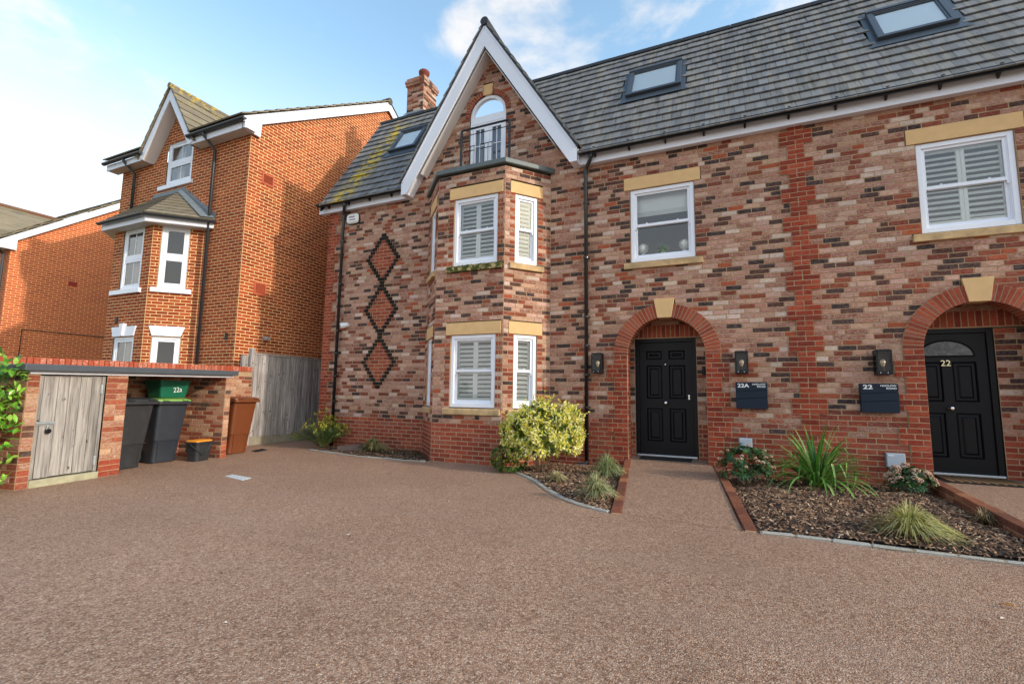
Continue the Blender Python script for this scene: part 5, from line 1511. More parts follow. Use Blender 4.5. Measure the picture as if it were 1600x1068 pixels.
# vents and small fittings on the flank
def vent(face, s0, s1, z0, z1, c):
    P = face.P; mb = MB(); rect_frame(mb, P, s0, s1, z0, z1, .035, -.02, .02)
    n = 9
    for i in range(n):
        za = z0+.035+(z1-z0-.07)*i/n; mb.mesh([P(s0+.035, -.014, za), P(s1-.035, -.014, za), P(s1-.035, .004, za+.022), P(s0+.035, .004, za+.022)], [(0, 1, 2, 3)])
    mb.poly([P(s0, .012, z0), P(s1, .012, z0), P(s1, .012, z1), P(s0, .012, z1)])
    return mb.build('air_vent', c, nb)
tv = simple('terracotta_vent_plastic', s2l(186, 92, 62), .6); vent(FS, .35, .67, 6.13, 6.40, tv); vent(FS, .35, .67, 3.43, 3.73, tv)
fu = MB(); pf = FS.P(.725, -.0, 2.425); fu.tube([pf, pf+Vector((.10, 0, 0))], .055, 14); fu.tube([pf+Vector((.10, 0, 0)), pf+Vector((.16, 0, 0))], .04, 14); fu.build('flue', MAT['galv'], nb)
for (f, s, z) in ((FN, NR-.30, 2.40), (FNF, .48, 2.82)):
    ab = MB(); ab.box((s-.035, -.03, z-.07), (s+.04, .0, z+.08), fr=f.P); ab.build('wall_light_box', MAT['lampblack'], nb, bevel=.005)
# ------------------------------------------------------------------ far house
FX, FY = -21.39, -1.25
fh = empty('far_house', (FX-3, FY, 0), 'orange brick house at the far left with brown tiled roof', 'house')
def fbrick():
    m = MT('far_orange_brickwork')
    sx = m.n.new('ShaderNodeSeparateXYZ'); m.l.new(m.geo.outputs['Position'], sx.inputs[0])
    cb = m.n.new('ShaderNodeCombineXYZ'); m.l.new(m.math('ADD', sx.outputs[0], sx.outputs[1]), cb.inputs[0]); m.l.new(sx.outputs[2], cb.inputs[1])
    t = m.n.new('ShaderNodeTexBrick'); m.l.new(cb.outputs[0], t.inputs['Vector'])
    t.inputs['Color1'].default_value = (*s2l(200, 96, 52), 1); t.inputs['Color2'].default_value = (*s2l(176, 76, 44), 1); t.inputs['Mortar'].default_value = (*s2l(232, 196, 142), 1)
    t.inputs['Scale'].default_value = 1.0; t.inputs['Brick Width'].default_value = .225; t.inputs['Row Height'].default_value = .075; t.inputs['Mortar Size'].default_value = .0065; t.inputs['Bias'].default_value = -.2
    m.set('Base Color', t.outputs['Color']); m.set('Roughness', .9)
    m.bump(m.math('MULTIPLY', t.outputs['Fac'], -1.0), .8, .006); return m.m
MAT['fbrick'] = fbrick()
fs = .765; fey, fez = FY-.05, 5.98; fry = 3.4; frz = fez+fs*(fry-fey)
mb = MB(); mb.poly([(FX, FY, 0), (FX, 8, 0), (FX, 8, 6), (FX, fry, frz-.1), (FX, FY, 5.95)])
mb.poly([(FX-7, FY, 0), (FX, FY, 0), (FX, FY, 5.95), (FX-7, FY, 5.95)]); mb.build('wall', MAT['fbrick'], fh)
mb = MB(); mb.poly([(FX-7, FY-.35, fez-.22), (FX+.15, FY-.35, fez-.22), (FX+.15, fry, frz+.04), (FX-7, fry, frz+.04)]); mb.poly([(FX-7, fry, frz+.04), (FX+.15, fry, frz+.04), (FX+.15, 9, 5.7), (FX-7, 9, 5.7)]); fr_ = mb.build('roof', bpy.data.materials['brown_underlay'], fh)
O_ = Vector((0, FY-.35, fez-.22)); du2 = Vector((0, fry-FY+.35, frz+.04-fez+.22)); L2 = du2.length; du2.normalize(); dn2 = Vector((0, -du2.z, du2.y))
for j in range(16):
    a0 = j*L2/16; a1 = a0+L2/16+.05; T = MB()
    T.box((FX-7, 0, 0), (FX+.16, 1, 1), tcol(rr_, True), fr=lambda x, a, d: O_+Vector((x, 0, 0))+du2*(a0 if a == 0 else a1)+dn2*((.06 if a == 0 else .02) if d else (.02 if a == 0 else -.01))); T.build('tile_course', MAT['ftile'], fr_)
mb = MB(); xv = FX+.12
pts = [(xv, FY-.34, fez-.25), (xv, FY-.34, fez-.46), (xv, FY+.1, fez-.46), (xv, FY+.1, fez-.22+fs*.45-.26), (xv, fry, frz-.25), (xv, fry, frz+.02)]; mb.prism(pts, (-.03, 0, 0)); mb.build('bargeboard', MAT['fascia'], fh)
mb = MB(); mb.poly([(FX+.1, FY-.33, fez-.42), (FX+.1, FY, fez-.42), (FX-7, FY, fez-.42), (FX-7, FY-.33, fez-.42)]); mb.box((FX-7, FY-.36, fez-.43), (FX+.1, FY-.33, fez-.27)); mb.build('soffit', MAT['fascia'], fh)
ngutter(fh, (FX-7, FY-.42, fez-.24), (FX+.2, FY-.42, fez-.24))
mb = MB(); mb.tube([(FX-.12, FY-.40, fez-.28), (FX-.2, FY-.08, fez-.6), (FX-.2, FY-.08, 0)], .04, 10); mb.build('downpipe', MAT['grey_pvc'], fh)
# its own front gable roof, right slope seen
for j in range(7):
    T = MB(); a0, a1 = 1-(j+1)/7-.05, 1-j/7
    A, B = Vector((FX-1.5, 0, 7.25)), Vector((FX-.5, 0, 5.85))
    T.mesh([A.lerp(B, max(0, a0))+Vector((0, -1.75, .03)), A.lerp(B, a1)+Vector((0, -1.75, .08)), A.lerp(B, a1)+Vector((0, .9, .08)), A.lerp(B, max(0, a0))+Vector((0, .9, .03)), A.lerp(B, a1)+Vector((0, -1.75, .02)), A.lerp(B, a1)+Vector((0, .9, .02))], [(0, 1, 2, 3), (1, 4, 5, 2)], tcol(rr_, True)); T.build('tile_course', MAT['ftile'], fr_)
mb = MB(); mb.tube([(FX-1.5, -1.8, 7.27), (FX-1.5, .9, 7.27)], .08, 8, s2l(120, 80, 60)); mb.build('ridge_tile', MAT['ftile'], fr_)
mb = MB(); pb = FX+.0; mb.box((pb, .28, 4.70), (pb+.012, .52, 4.86)); mb.build('air_brick', simple('red_air_brick', s2l(150, 44, 28), .8), fh)
mb = MB(); mb.tube([(FX+.02, -.75, 0.5), (FX+.02, -.75, 3.05), (FX+.02, 1.6, 3.05)], .014, 6); mb.build('cable', MAT['lampblack'], fh)

# ------------------------------------------------------------------ bin store
BP0 = Vector((-8.48, -5.19, 0)); BU = Vector((-.195, .981, 0)).normalized(); BW = Vector((-BU.y, BU.x, 0))
SLP = .022
class FaceS(Face):
    def P(s, a, d, z): return s.O+s.u*a+s.inn*d+Vector((0, 0, z))
def BP(s, d, z): return BP0+BU*s+BW*d+Vector((0, 0, z))
store = empty('bin_store', BP(1.5, .45, 0), 'low brick bin store with flat grey roof and grey timber door', 'bin store')
FSF = Face((BP0.x, BP0.y), (BU.x, BU.y))
qs = []; bs = []
def stretch(face, a, b, kd, seed, zt=1.36, k1=19, slope=False):
    q, b_ = lay(face, 0, k1, lambda k, z0, z1: [(a, a, b, b, kd)], lambda *x: [], lambda *x: [], seed); return [(face, x) for x in q], b_
DEP = .92
PQ = []
PIERS = [(0, .125), (.90, 1.185), (2.93, 3.045)]
for i, (a, b) in enumerate(PIERS):
    r = random.Random(70+i)
    for k in range(19):
        z0 = k*CO; js = [a, b] if (b-a < .2 or k % 2) else [a, (a+b)/2, b]
        for x0, x1 in zip(js[:-1], js[1:]): bs.append((x0+.004, x0+.004, x1-.004, x1-.004, z0+.005, z0+CO-.005, pick(PAL_BIN if k > 2 else PAL_RED, r), .006, FSF))
        qs.append((FSF, (a, a, b, b, z0, z0+CO)))
    PQ.append((qs, bs)); qs = []; bs = []
FRin = Face(BP(2.93, DEP, 0).xy, (-BW).xy)   # inner face of right wall (faces -u)
FLout = Face(BP(0, DEP, 0).xy, (-BW).xy); FRout = Face(BP(3.045, 0, 0).xy, BW.xy); FLin = Face(BP(1.185, 0, 0).xy, BW.xy)
FBk = Face(BP(-.7, DEP, 0).xy, BU.xy)
for f, L, sd_ in ((FRin, DEP, 71), (FLout, DEP, 72), (FRout, DEP, 73), (FLin, DEP, 75)):
    q, b_ = stretch(f, 0, L, 'bin', sd_); t_ = {71: 2, 72: 0, 73: 2, 75: 1}[sd_]; PQ[t_][0].extend(q); PQ[t_][1].extend(b_)
q, b_ = stretch(FBk, 0, 5.27, 'bin', 74, k1=20); 
for (qs_, bs_), n_ in zip(PQ, (60, 60, 120)): emit_wall('wall', store, qs_, bs_, MAT['brick'], MAT['brick_o'], MAT['mortar'], n_, None)
gw_ = empty('garden_wall', BP(2, DEP, 0), 'brick garden wall with upright brick coping behind the bin store', 'wall')
def gwx(mb):
    for d in (DEP, DEP+.215): pass
    mb.box((-.7, DEP+.004, 0), (4.55, DEP+.215, 1.50), fr=BP)
    mb.mesh([BP(-.7, DEP-.0, 1.5), BP(4.55, DEP, 1.5), BP(4.55, DEP, 1.60), BP(-.7, DEP, 1.47), BP(-.7, DEP+.21, 1.5), BP(4.55, DEP+.21, 1.5), BP(4.55, DEP+.21, 1.60), BP(-.7, DEP+.21, 1.47)], [(0,1,2,3),(7,6,5,4),(0,4,5,1),(1,5,6,2),(2,6,7,3),(3,7,4,0)])
gwall = emit_wall('wall', gw_, q, b_, MAT['brick'], MAT['brick_o'], MAT['mortar'], 60, gwx, [(0, 0, 195, 1068)])
# right end of garden wall
FGe = Face(BP(4.555, DEP, 0).xy, BW.xy)
cpb = MB(); cpb.box((.004, -.01, 0), (.070, .225, .105)); cme = cpb.data('coping_brick', MAT['brick_o']); r = random.Random(12)
s = -.7
while s < 4.5:
    zc = 1.475+.026*(s)+.012
    o = link_copy('coping_brick', cme, gwall, BP(s, DEP, zc+r.uniform(-.003, .003)), (r.uniform(-.01, .01), r.uniform(-.02, .02), atan2(BU.y, BU.x)+r.uniform(-.015, .015)), pick([((196, 96, 62), 6), ((184, 84, 54), 6), ((206, 112, 78), 3)], r))
    m = o.modifiers.new('bevel', 'BEVEL'); m.width = .008; m.segments = 2
    s += .0762
# roof and fascia (the roof falls slightly to the left)
zr = lambda s: 1.352+SLP*s
mb = MB(); o_ = .10
mb.mesh([BP(-.10, -o_, zr(-.1)+.045), BP(3.10, -o_, zr(3.1)+.045), BP(3.10, DEP, zr(3.1)+.045), BP(-.10, DEP, zr(-.1)+.045), BP(-.10, -o_, zr(-.1)+.13), BP(3.10, -o_, zr(3.1)+.13), BP(3.10, DEP, zr(3.1)+.10), BP(-.10, DEP, zr(-.1)+.10)], [(0,3,2,1),(4,5,6,7),(0,1,5,4),(1,2,6,5),(2,3,7,6),(3,0,4,7)])
mb.build('roof', simple('dark_grey_roof_trim', s2l(78, 84, 92), .5, .15, 8), store, bevel=.012, seg=3)
mb = MB(); mb.mesh([BP(0, -.03, zr(0)+.01), BP(3.05, -.03, zr(3.05)+.01), BP(3.05, .05, zr(3.05)+.01), BP(0, .05, zr(0)+.01), BP(0, -.03, zr(0)+.043), BP(3.05, -.03, zr(3.05)+.043), BP(3.05, .05, zr(3.05)+.043), BP(0, .05, zr(0)+.043)], [(0,3,2,1),(4,5,6,7),(0,1,5,4),(1,2,6,5),(2,3,7,6),(3,0,4,7)])
mb.build('lintel_board', MAT['fascia'], store)
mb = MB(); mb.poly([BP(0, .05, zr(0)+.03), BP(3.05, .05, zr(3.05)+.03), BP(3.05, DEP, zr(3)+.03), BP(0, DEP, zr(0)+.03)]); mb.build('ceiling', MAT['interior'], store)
mb = MB(); mb.box((.125, -.02, -.02), (.90, .12, .085), fr=BP); mb.build('step', simple('mossy_concrete', s2l(176, 170, 142), .95, .35, 8, .5, bscale=60), store, bevel=.008)
# timber door of planks
dm = MB(); dm.box((.13, .02, .09), (.175, .08, 1.345), fr=BP); dm.box((.855, .02, .09), (.897, .08, 1.36), fr=BP); dm.mesh([BP(.17, .03, 1.335), BP(.86, .03, 1.35), BP(.86, .07, 1.35), BP(.17, .07, 1.335), BP(.17, .03, 1.35), BP(.86, .03, 1.365), BP(.86, .07, 1.365), BP(.17, .07, 1.35)], [(0,3,2,1),(4,5,6,7),(0,1,5,4),(1,2,6,5),(2,3,7,6),(3,0,4,7)])
dfr = dm.build('door_frame', MAT['oldwood'], store, bevel=.004)
ds0, ds1 = .18, .852; ws = [.16, .125, .13, .14, .117]; s = ds0; r = random.Random(9)
door = None; planks = []
bk = MB(); bk.box((ds0+.02, .05, .12), (ds1-.02, .07, 1.31), fr=BP); door = bk.build('door', MAT['oldwood'], store); door['label'] = 'silvered plank door with sliding bolt and padlock'
for w_ in ws:
    pk = MB(); z0_, z1_ = .10+r.uniform(-.006, .004), 1.335+.02*s+r.uniform(-.004, .004)
    pk.box((s+.003, .020+r.uniform(0, .007), z0_), (s+w_-.003, .048, z1_), fr=BP); pk.build('plank', MAT['oldwood'], door, bevel=.003); s += w_
hg = lambda z: None
for z in (1.19, .235):
    h_ = MB(); h_.box((.838, .010, z-.06), (.872, .020, z+.06), fr=BP); h_.tube([BP(.855, .008, z-.06), BP(.855, .008, z+.06)], .007, 8); h_.build('hinge', MAT['galv'], door)
bt = MB(); bt.box((.175, .010, .735), (.335, .0185, .785), fr=BP); bt.tube([BP(.13, .004, .76), BP(.33, .004, .76)], .009, 8); bt.box((.13, .008, .735), (.168, .017, .785), fr=BP); bt.build('bolt', MAT['galv'], door)
plk = empty('padlock', BP(.262, -.012, .66), 'small black padlock hanging from the bolt of the timber door', 'padlock')
pl_ = MB(); pl_.tube([BP(.262, -.002, .665), BP(.262, -.026, .665)], .030, 16); pl_.build('body', MAT['lampblack'], plk, bevel=.004)
ps = MB(); ps.tube([BP(.262+.018*cos(t), -.013, .69+.045*sin(t)) for t in [pi*i/8 for i in range(9)]], .005, 8); ps.build('shackle', MAT['galv'], plk)

# ------------------------------------------------------------------ fence
fx = -10.45
fence = empty('timber_fence', (fx, .3, 0), 'grey weathered upright board fence with post beside the alley', 'fence')
fp = MB(); fp.box((fx-.05, -.85, 0), (fx+.05, -.75, 2.13)); fp.build('post', MAT['fencewood'], fence, bevel=.012)
fp = MB(); fp.box((fx-.09, -1.0, 0), (fx-.02, -.86, 1.97)); fp.build('post', MAT['fencewood'], fence, bevel=.01)
gb = MB(); gb.box((fx-.025, -.75, 0.0), (fx+.025, 5.2, .19)); gb.build('gravel_board', simple('concrete_gravel_board', s2l(150, 140, 122), .95, .3, 9, .4), fence, bevel=.006)
r = random.Random(6); y = -.75; i = 0
while y < 5.0:
    w_ = .098+r.uniform(-.006, .006)
    bo = MB(); x0 = fx+.018; tk = r.uniform(0, .004)
    bo.mesh([(x0, y, .19), (x0+.016+tk, y, .19), (x0+.006+tk, y+w_+.012, .19), (x0-.006, y+w_+.012, .19), (x0, y, 2.0), (x0+.016+tk, y, 2.0), (x0+.006+tk, y+w_+.012, 2.0), (x0-.006, y+w_+.012, 2.0)], [(0,3,2,1),(4,5,6,7),(0,1,5,4),(1,2,6,5),(2,3,7,6),(3,0,4,7)])
    bo.build('board', MAT['fencewood'], fence); y += w_
cr = MB(); cr.box((fx-.03, -.75, 2.0), (fx+.05, 5.0, 2.035)); cr.build('capping_rail', MAT['fencewood'], fence, bevel=.005)
# ------------------------------------------------------------------ bins
def rr_ring(w, d, rad, z, n=4, cx=0, cy=0):
    pts = []
    for (sx, sy, a0) in ((1, -1, -pi/2), (1, 1, 0), (-1, 1, pi/2), (-1, -1, pi)):
        for i in range(n+1):
            a = a0+pi/2*i/n; pts.append((cx+sx*(d/2-rad)+rad*cos(a), cy+sy*(w/2-rad)+rad*sin(a), z))
    return pts
def wheelie(loc, rz, label, body_m, lid_m, rim_m, W=.50, D=.56, H=1.0):
    # local frame: +x is the front of the bin
    root = empty('wheelie_bin', loc, label, 'wheelie bin', 'wheeled refuse bins', rz)
    wm = wmat(root)
    def bld(mb, name, mat, par_=None, **k):
        mb.v = [tuple(wm @ Vector(p)) for p in mb.v]; return mb.build(name, mat, par_ or root, **k)
    mb = MB(); rings = []
    for t in (0, .02, .06, .35, .358, .37, .75, .93, .96): 
        wb, db = W*(.80+.20*t/.96), D*(.70+.30*t/.96); ex = 0.006 if t < .355 and t > .03 else 0
        rings.append(rr_ring(wb-.03-ex, db-.03-ex, .05, t*H+.012, 5, cx=(t-.5)*.04))
    mb.loft(rings); body = bld(mb, 'body', body_m, smooth=True)
    m = body.modifiers.new('es', 'EDGE_SPLIT'); m.split_angle = radians(35)
    # moulded front panel lines
    fp = MB()
    for s in (-1, 1):
        y0, y1 = s*W*.26, s*W*.33
        fx0 = lambda z: (D*(.70+.30*z/.96)-.03)/2+(z-.5)*.04+.003
        fp.mesh([(fx0(.06), y0-.006, .06*H), (fx0(.06), y0+.006, .06*H), (fx0(.34), y1*0.85+.004, .34*H), (fx0(.34), y1*.85-.004, .34*H)], [(0, 1, 2, 3)])
        fp.tube([(fx0(.05)+.001, y0, .05*H), (fx0(.34)+.001, y1*.86, .34*H)], .006, 6)
    fp.tube([(fx0(.36), -W*.40, .365*H), (fx0(.36), W*.40, .365*H)], .006, 6)
    bld(fp, 'moulding', body_m)
    mb = MB(); mb.loft([rr_ring(W+.02, D+.05, .05, .955*H, 5, .03), rr_ring(W+.035, D+.065, .05, .965*H, 5, .03), rr_ring(W+.035, D+.065, .05, 1.0*H, 5, .03), rr_ring(W+.02, D+.05, .05, 1.005*H, 5, .03)]); bld(mb, 'rim', rim_m)
    mb = MB(); h = H
    mb.loft([rr_ring(W+.03, D+.04, .05, 1.006*h, 5, .02), rr_ring(W+.025, D+.03, .05, 1.03*h, 5, .02), rr_ring(W-.06, D-.08, .06, 1.05*h, 5, .0), rr_ring(W-.2, D-.22, .06, 1.056*h, 5, .0)]); lid = bld(mb, 'lid', lid_m, smooth=True)
    m = lid.modifiers.new('es', 'EDGE_SPLIT'); m.split_angle = radians(30)
    mb = MB()
    for s in (-1, 1): mb.box((D/2-.02, s*W*.30-.05, 1.012*H), (D/2+.065, s*W*.30+.05, 1.034*H))
    bld(mb, 'lid_grip', lid_m, bevel=.008)
    mb = MB(); mb.tube([(-D/2-.05, -W*.42, .98*H), (-D/2-.07, -W*.42, 1.02*H), (-D/2-.07, W*.42, 1.02*H), (-D/2-.05, W*.42, .98*H)], .014, 8); bld(mb, 'handle', body_m)
    for s in (-1, 1):
        mb = MB(); mb.tube([(-D*.28, s*(W*.40), .10), (-D*.28, s*(W*.46), .10)], .10, 18); wl_ = bld(mb, 'wheel', MAT['rubber'])
    return root
BA = atan2(-BW.y, -BW.x)
wheelie(BP(1.56, .50, 0), BA, 'scuffed all black wheelie bin beside the timber door of the store', MAT['bin_black'], MAT['bin_black'], MAT['bin_black'], .53, .58, 1.01)
wheelie(BP(2.28, .62, 0), BA-.12, 'dark grey wheelie bin with light green lid in the store', MAT['bin_dark'], MAT['lid_green'], MAT['bin_dark'], .53, .58, 1.0)
wheelie((-9.60, -1.74, 0), BA-.05, 'brown wheelie bin standing between the store and the fence', MAT['bin_brown'], MAT['bin_brown'], MAT['bin_brown'], .56, .60, 1.02)
# green recycling box on the bin
def local_build(root):
    wm = wmat(root)
    def bld(mb, name, mat, p=None, **k):
        mb.v = [tuple(wm @ Vector(q)) for q in mb.v]; return mb.build(name, mat, p or root, **k)
    return bld
gbx = empty('recycling_box', BP(2.30, .56, 1.062), 'dark green recycling box marked 22a on top of the green lidded bin', 'recycling box', rz=BA-.12)
bld = local_build(gbx)
mb = MB(); mb.loft([rr_ring(.42, .32, .04, 0.002, 4), rr_ring(.43, .33, .04, .01, 4), rr_ring(.50, .40, .04, .26, 4), rr_ring(.53, .43, .04, .262, 4), rr_ring(.53, .43, .04, .285, 4)]); bx_ = bld(mb, 'body', MAT['box_green'], smooth=False)
wmb = wmat(gbx)
text_mesh('number', '22a', .12, MAT['white_print'], bx_, wmb @ Matrix.Translation((.1835, -.03, .085)) @ Matrix.Rotation(pi/2, 4, 'Z') @ Matrix.Rotation(pi/2+.14, 4, 'X') @ Matrix.Rotation(.12, 4, 'Z'), extrude=.002, font_scale_x=.85)
# food caddy
cd = empty('food_caddy', BP(2.60, .13, 0), 'small black food waste caddy with orange lid by the store pier', 'caddy', rz=BA+.05)
bld = local_build(cd)
mb = MB(); mb.loft([rr_ring(.28, .20, .05, .0, 5), rr_ring(.29, .21, .05, .10, 5), rr_ring(.30, .22, .05, .105, 5), rr_ring(.34, .25, .05, .30, 5)]); bld(mb, 'body', MAT['caddy'])
mb = MB(); mb.loft([rr_ring(.375, .285, .05, .295, 5), rr_ring(.38, .29, .05, .315, 5), rr_ring(.37, .28, .05, .325, 5)]); bld(mb, 'rim', MAT['caddy'])
mb = MB(); mb.loft([rr_ring(.345, .25, .05, .326, 5), rr_ring(.345, .25, .05, .342, 5), rr_ring(.31, .21, .05, .35, 5)]); bld(mb, 'lid', MAT['orange'])
mb = MB(); mb.tube([(.0, -.185, .29), (.11, -.17, .20), (.135, -.06, .11), (.125, .02, .14), (.12, .12, .27), (.03, .185, .30)], .008, 8); bld(mb, 'handle', MAT['caddy'])

# ------------------------------------------------------------------ wall lamps, letterboxes, doorbell, alarm, camera, meter boxes
def wall_lamp(x, z0, label):
    root = empty('wall_lamp', (x, 0, z0), label, 'wall lamp', 'lantern lamps beside the front doors')
    w, d, h = .088, .165, .335; y1 = -.012; y0 = y1-d
    mb = MB(); mb.box((x-.055, -.016, z0+.03), (x+.055, -.008, z0+h-.02)); mb.box((x-w, y1-.012, z0), (x+w, y1, z0+h)); mb.build('backplate', MAT['lampblack'], root, bevel=.002)
    mb = MB(); mb.box((x-w, y0, z0+h-.02), (x+w, y1-.012, z0+h)); mb.build('top', MAT['lampblack'], root, bevel=.003)
    mb = MB(); mb.box((x-w, y0, z0), (x+w, y1-.012, z0+.05)); mb.build('base', MAT['lampblack'], root, bevel=.003)
    for sx in (-1, 1):
        mb = MB(); a, b = sorted((x+sx*w, x+sx*(w-.02))); mb.box((a, y0, z0+.05), (b, y0+.02, z0+h-.02)); mb.build('corner_bar', MAT['lampblack'], root)
    mb = MB(); mb.poly([(x-w+.02, y0+.006, z0+.05), (x+w-.02, y0+.006, z0+.05), (x+w-.02, y0+.006, z0+h-.02), (x-w+.02, y0+.006, z0+h-.02)]); mb.build('pane', MAT['lampglass'], root)
    for sx in (-1, 1):
        mb = MB(); mb.poly([(x+sx*(w-.004), y0+.02, z0+.05), (x+sx*(w-.004), y1-.012, z0+.05), (x+sx*(w-.004), y1-.012, z0+h-.02), (x+sx*(w-.004), y0+.02, z0+h-.02)]); mb.build('pane', MAT['lampglass'], root)
    mb = MB(); yc = (y0+y1)/2; mb.lathe([(.016, 0), (.018, .05), (.013, .055)], (x, yc, z0+.05), 14); mb.build('lamp_holder', MAT['lampblack'], root)
    mb = MB(); mb.lathe([(.013, 0), (.018, .015), (.032, .05), (.034, .07), (.026, .09), (.01, .10)], (x, yc, z0+.106), 16); mb.build('bulb', MAT['bulb'] if 'bulb' in MAT else MAT.setdefault('bulb', simple('clear_bulb_glass', (.75, .62, .45), .08, metal=.35)), root, smooth=True)
    mb = MB()
    for q in (-.05, .03): mb.tube([(x+q, y0+.002, z0+.024), (x+q, y0-.003, z0+.024)], .005, 8)
    mb.build('screw', MAT['chrome'], root)
wall_lamp(-2.83, 1.575, 'black wall lantern beside the black downpipe')
wall_lamp(-.636, 1.555, 'black wall lantern above the 22A letterbox')
wall_lamp(1.085, 1.53, 'black wall lantern above the 22 letterbox, nearest the right door')
def letterbox(x0, x1, z0, z1, num, label):
    root = empty('letterbox', ((x0+x1)/2, 0, z0), label, 'letterbox', 'navy letterboxes on the brick wall')
    d = .115; b = MB(); b.box((x0, -d+.012, z0), (x1, -.012, z1)); b.build('box', MAT['navy'], root, bevel=.004)
    H = z1-z0; dz = .035
    cuts = [(0, 0), (.36, .36+.07), (.64, .64+.07), (1, 1)]
    for i in range(3):
        (a0, a1), (c0, c1) = cuts[i], cuts[i+1]; g = .0035; f = MB(); y0 = -d-(.010 if i == 0 else .006 if i == 1 else .002); y1 = -d+.012
        zz = [(z0+H*a0+g, z0+H*a1+g), (z0+H*c0-g, z0+H*c1-g)]
        vs = [(x0-.002, y0, zz[0][0]), (x1+.002, y0, zz[0][1]), (x1+.002, y0, zz[1][1]), (x0-.002, y0, zz[1][0]), (x0-.002, y1, zz[0][0]), (x1+.002, y1, zz[0][1]), (x1+.002, y1, zz[1][1]), (x0-.002, y1, zz[1][0])]
        f.mesh(vs, [(0,1,2,3),(7,6,5,4),(0,4,5,1),(1,5,6,2),(2,6,7,3),(3,7,4,0)]); f.build('flap', MAT['navy'], root, bevel=.0015)
    T = lambda x, z: Matrix.Translation((x, -d-.0045, z)) @ Matrix.Rotation(pi/2, 4, 'X')
    text_mesh('number', num, .08, MAT['white_print'], root, T(x0+.026, z1-.076), bold=.002, fit=((.155, .056) if len(num) > 2 else (.108, .058)))
    text_mesh('street_name', 'HADLOW', .04, MAT['white_print'], root, T(x1-.018, z1-.042), 'RIGHT', bold=.0007, fit=(.174, .0245))
    text_mesh('street_name', 'ROAD', .04, MAT['white_print'], root, T(x1-.018, z1-.077), 'RIGHT', bold=.0007, fit=(.112, .0245))
letterbox(-.728, -.312, 1.035, 1.425, '22A', 'navy letterbox lettered 22A Hadlow Road on the brick wall')
letterbox(.815, 1.228, 1.02, 1.412, '22', 'navy letterbox lettered 22 Hadlow Road next to the right arch')
db = empty('door_bell', (-1.19, DY, 1.6), 'black video doorbell beside the six panelled door', 'doorbell')
mb = MB(); mb.box((-1.215, DY-.035, 1.56), (-1.165, DY-.008, 1.70)); mb.build('body', MAT['lampblack'], db, bevel=.008)
mb = MB(); mb.tube([(-1.19, DY-.034, 1.665), (-1.19, DY-.039, 1.665)], .012, 14); mb.build('lens', MAT['black_iron'], db)
bb_ = empty('alarm_box', (-8.45, 0, 4.98), 'white burglar alarm box with red lettering under the eaves', 'alarm box')
mb = MB(); x0, x1, z0, z1 = -8.63, -8.29, 4.985, 5.215
def bring(o, y): 
    pts = []
    for i in range(24):
        t = 2*pi*i/24; c, s = cos(t), sin(t); e = .45
        pts.append(((x0+x1)/2+((x1-x0)/2-o)*(abs(c)**e)*(1 if c >= 0 else -1), y, (z0+z1)/2+((z1-z0)/2-o)*(abs(s)**e)*(1 if s >= 0 else -1)))
    return pts
mb.loft([bring(0, -.010), bring(0, -.05), bring(.03, -.075)]); mb.build('cover', simple('white_alarm_plastic', s2l(232, 232, 228), .4), bb_)
mb = MB(); mb.loft([bring(-.012, -.008), bring(-.012, -.03)]); mb.build('back_box', MAT['lampblack'], bb_)
MAT['redprint'] = simple('dark_red_print', s2l(120, 40, 44), .6)
for (z_, h_, n_, m_) in ((5.115, .036, 8, 'redprint'), (5.055, .026, 9, 'lampblack')):
    r = random.Random(int(z_*100)); x = -8.545
    mb = MB()
    for i in range(n_):
        wv = .014; mb.box((x, -.0775, z_), (x+.005, -.0755, z_+h_)); 
        if i % 2: mb.box((x+.005, -.0775, z_+h_*.8), (x+wv, -.0755, z_+h_))
        if i % 3: mb.box((x+.005, -.0775, z_), (x+wv, -.0755, z_+h_*.2))
        mb.box((x+wv-.001, -.0775, z_+h_*.2*(i % 2)), (x+wv+.003, -.0755, z_+h_*.8)); x += wv+.0075
    mb.build('lettering', MAT[m_], bb_)
scam = empty('security_camera', (-8.57, 0, 2.66), 'white dome security camera fixed over the left downpipe', 'camera')
mb = MB(); mb.tube([(-8.47, -.006, 2.66), (-8.47, -.06, 2.66)], .045, 18); mb.build('mount', simple('white_camera_plastic', s2l(228, 230, 232), .35), scam)
mb = MB(); mb.lathe([(.03, -.10), (.05, -.085), (.058, -.03), (.064, .02), (.064, .07), (.058, .078), (.05, .07)], (0, 0, 0), 22)
c0 = Vector((-8.50, -.10, 2.655)); dirv = Vector((-.62, -.72, -.22)).normalized(); R_ = dirv.to_track_quat('Z', 'Y').to_matrix()
mb.v = [tuple(R_ @ Vector(v)+c0) for v in mb.v]; mb.build('housing', bpy.data.materials['white_camera_plastic'], scam, smooth=True)
mb = MB(); mb.tube([c0+dirv*.06, c0+dirv*.075], .040, 18); mb.build('lens', MAT['lampblack'], scam)
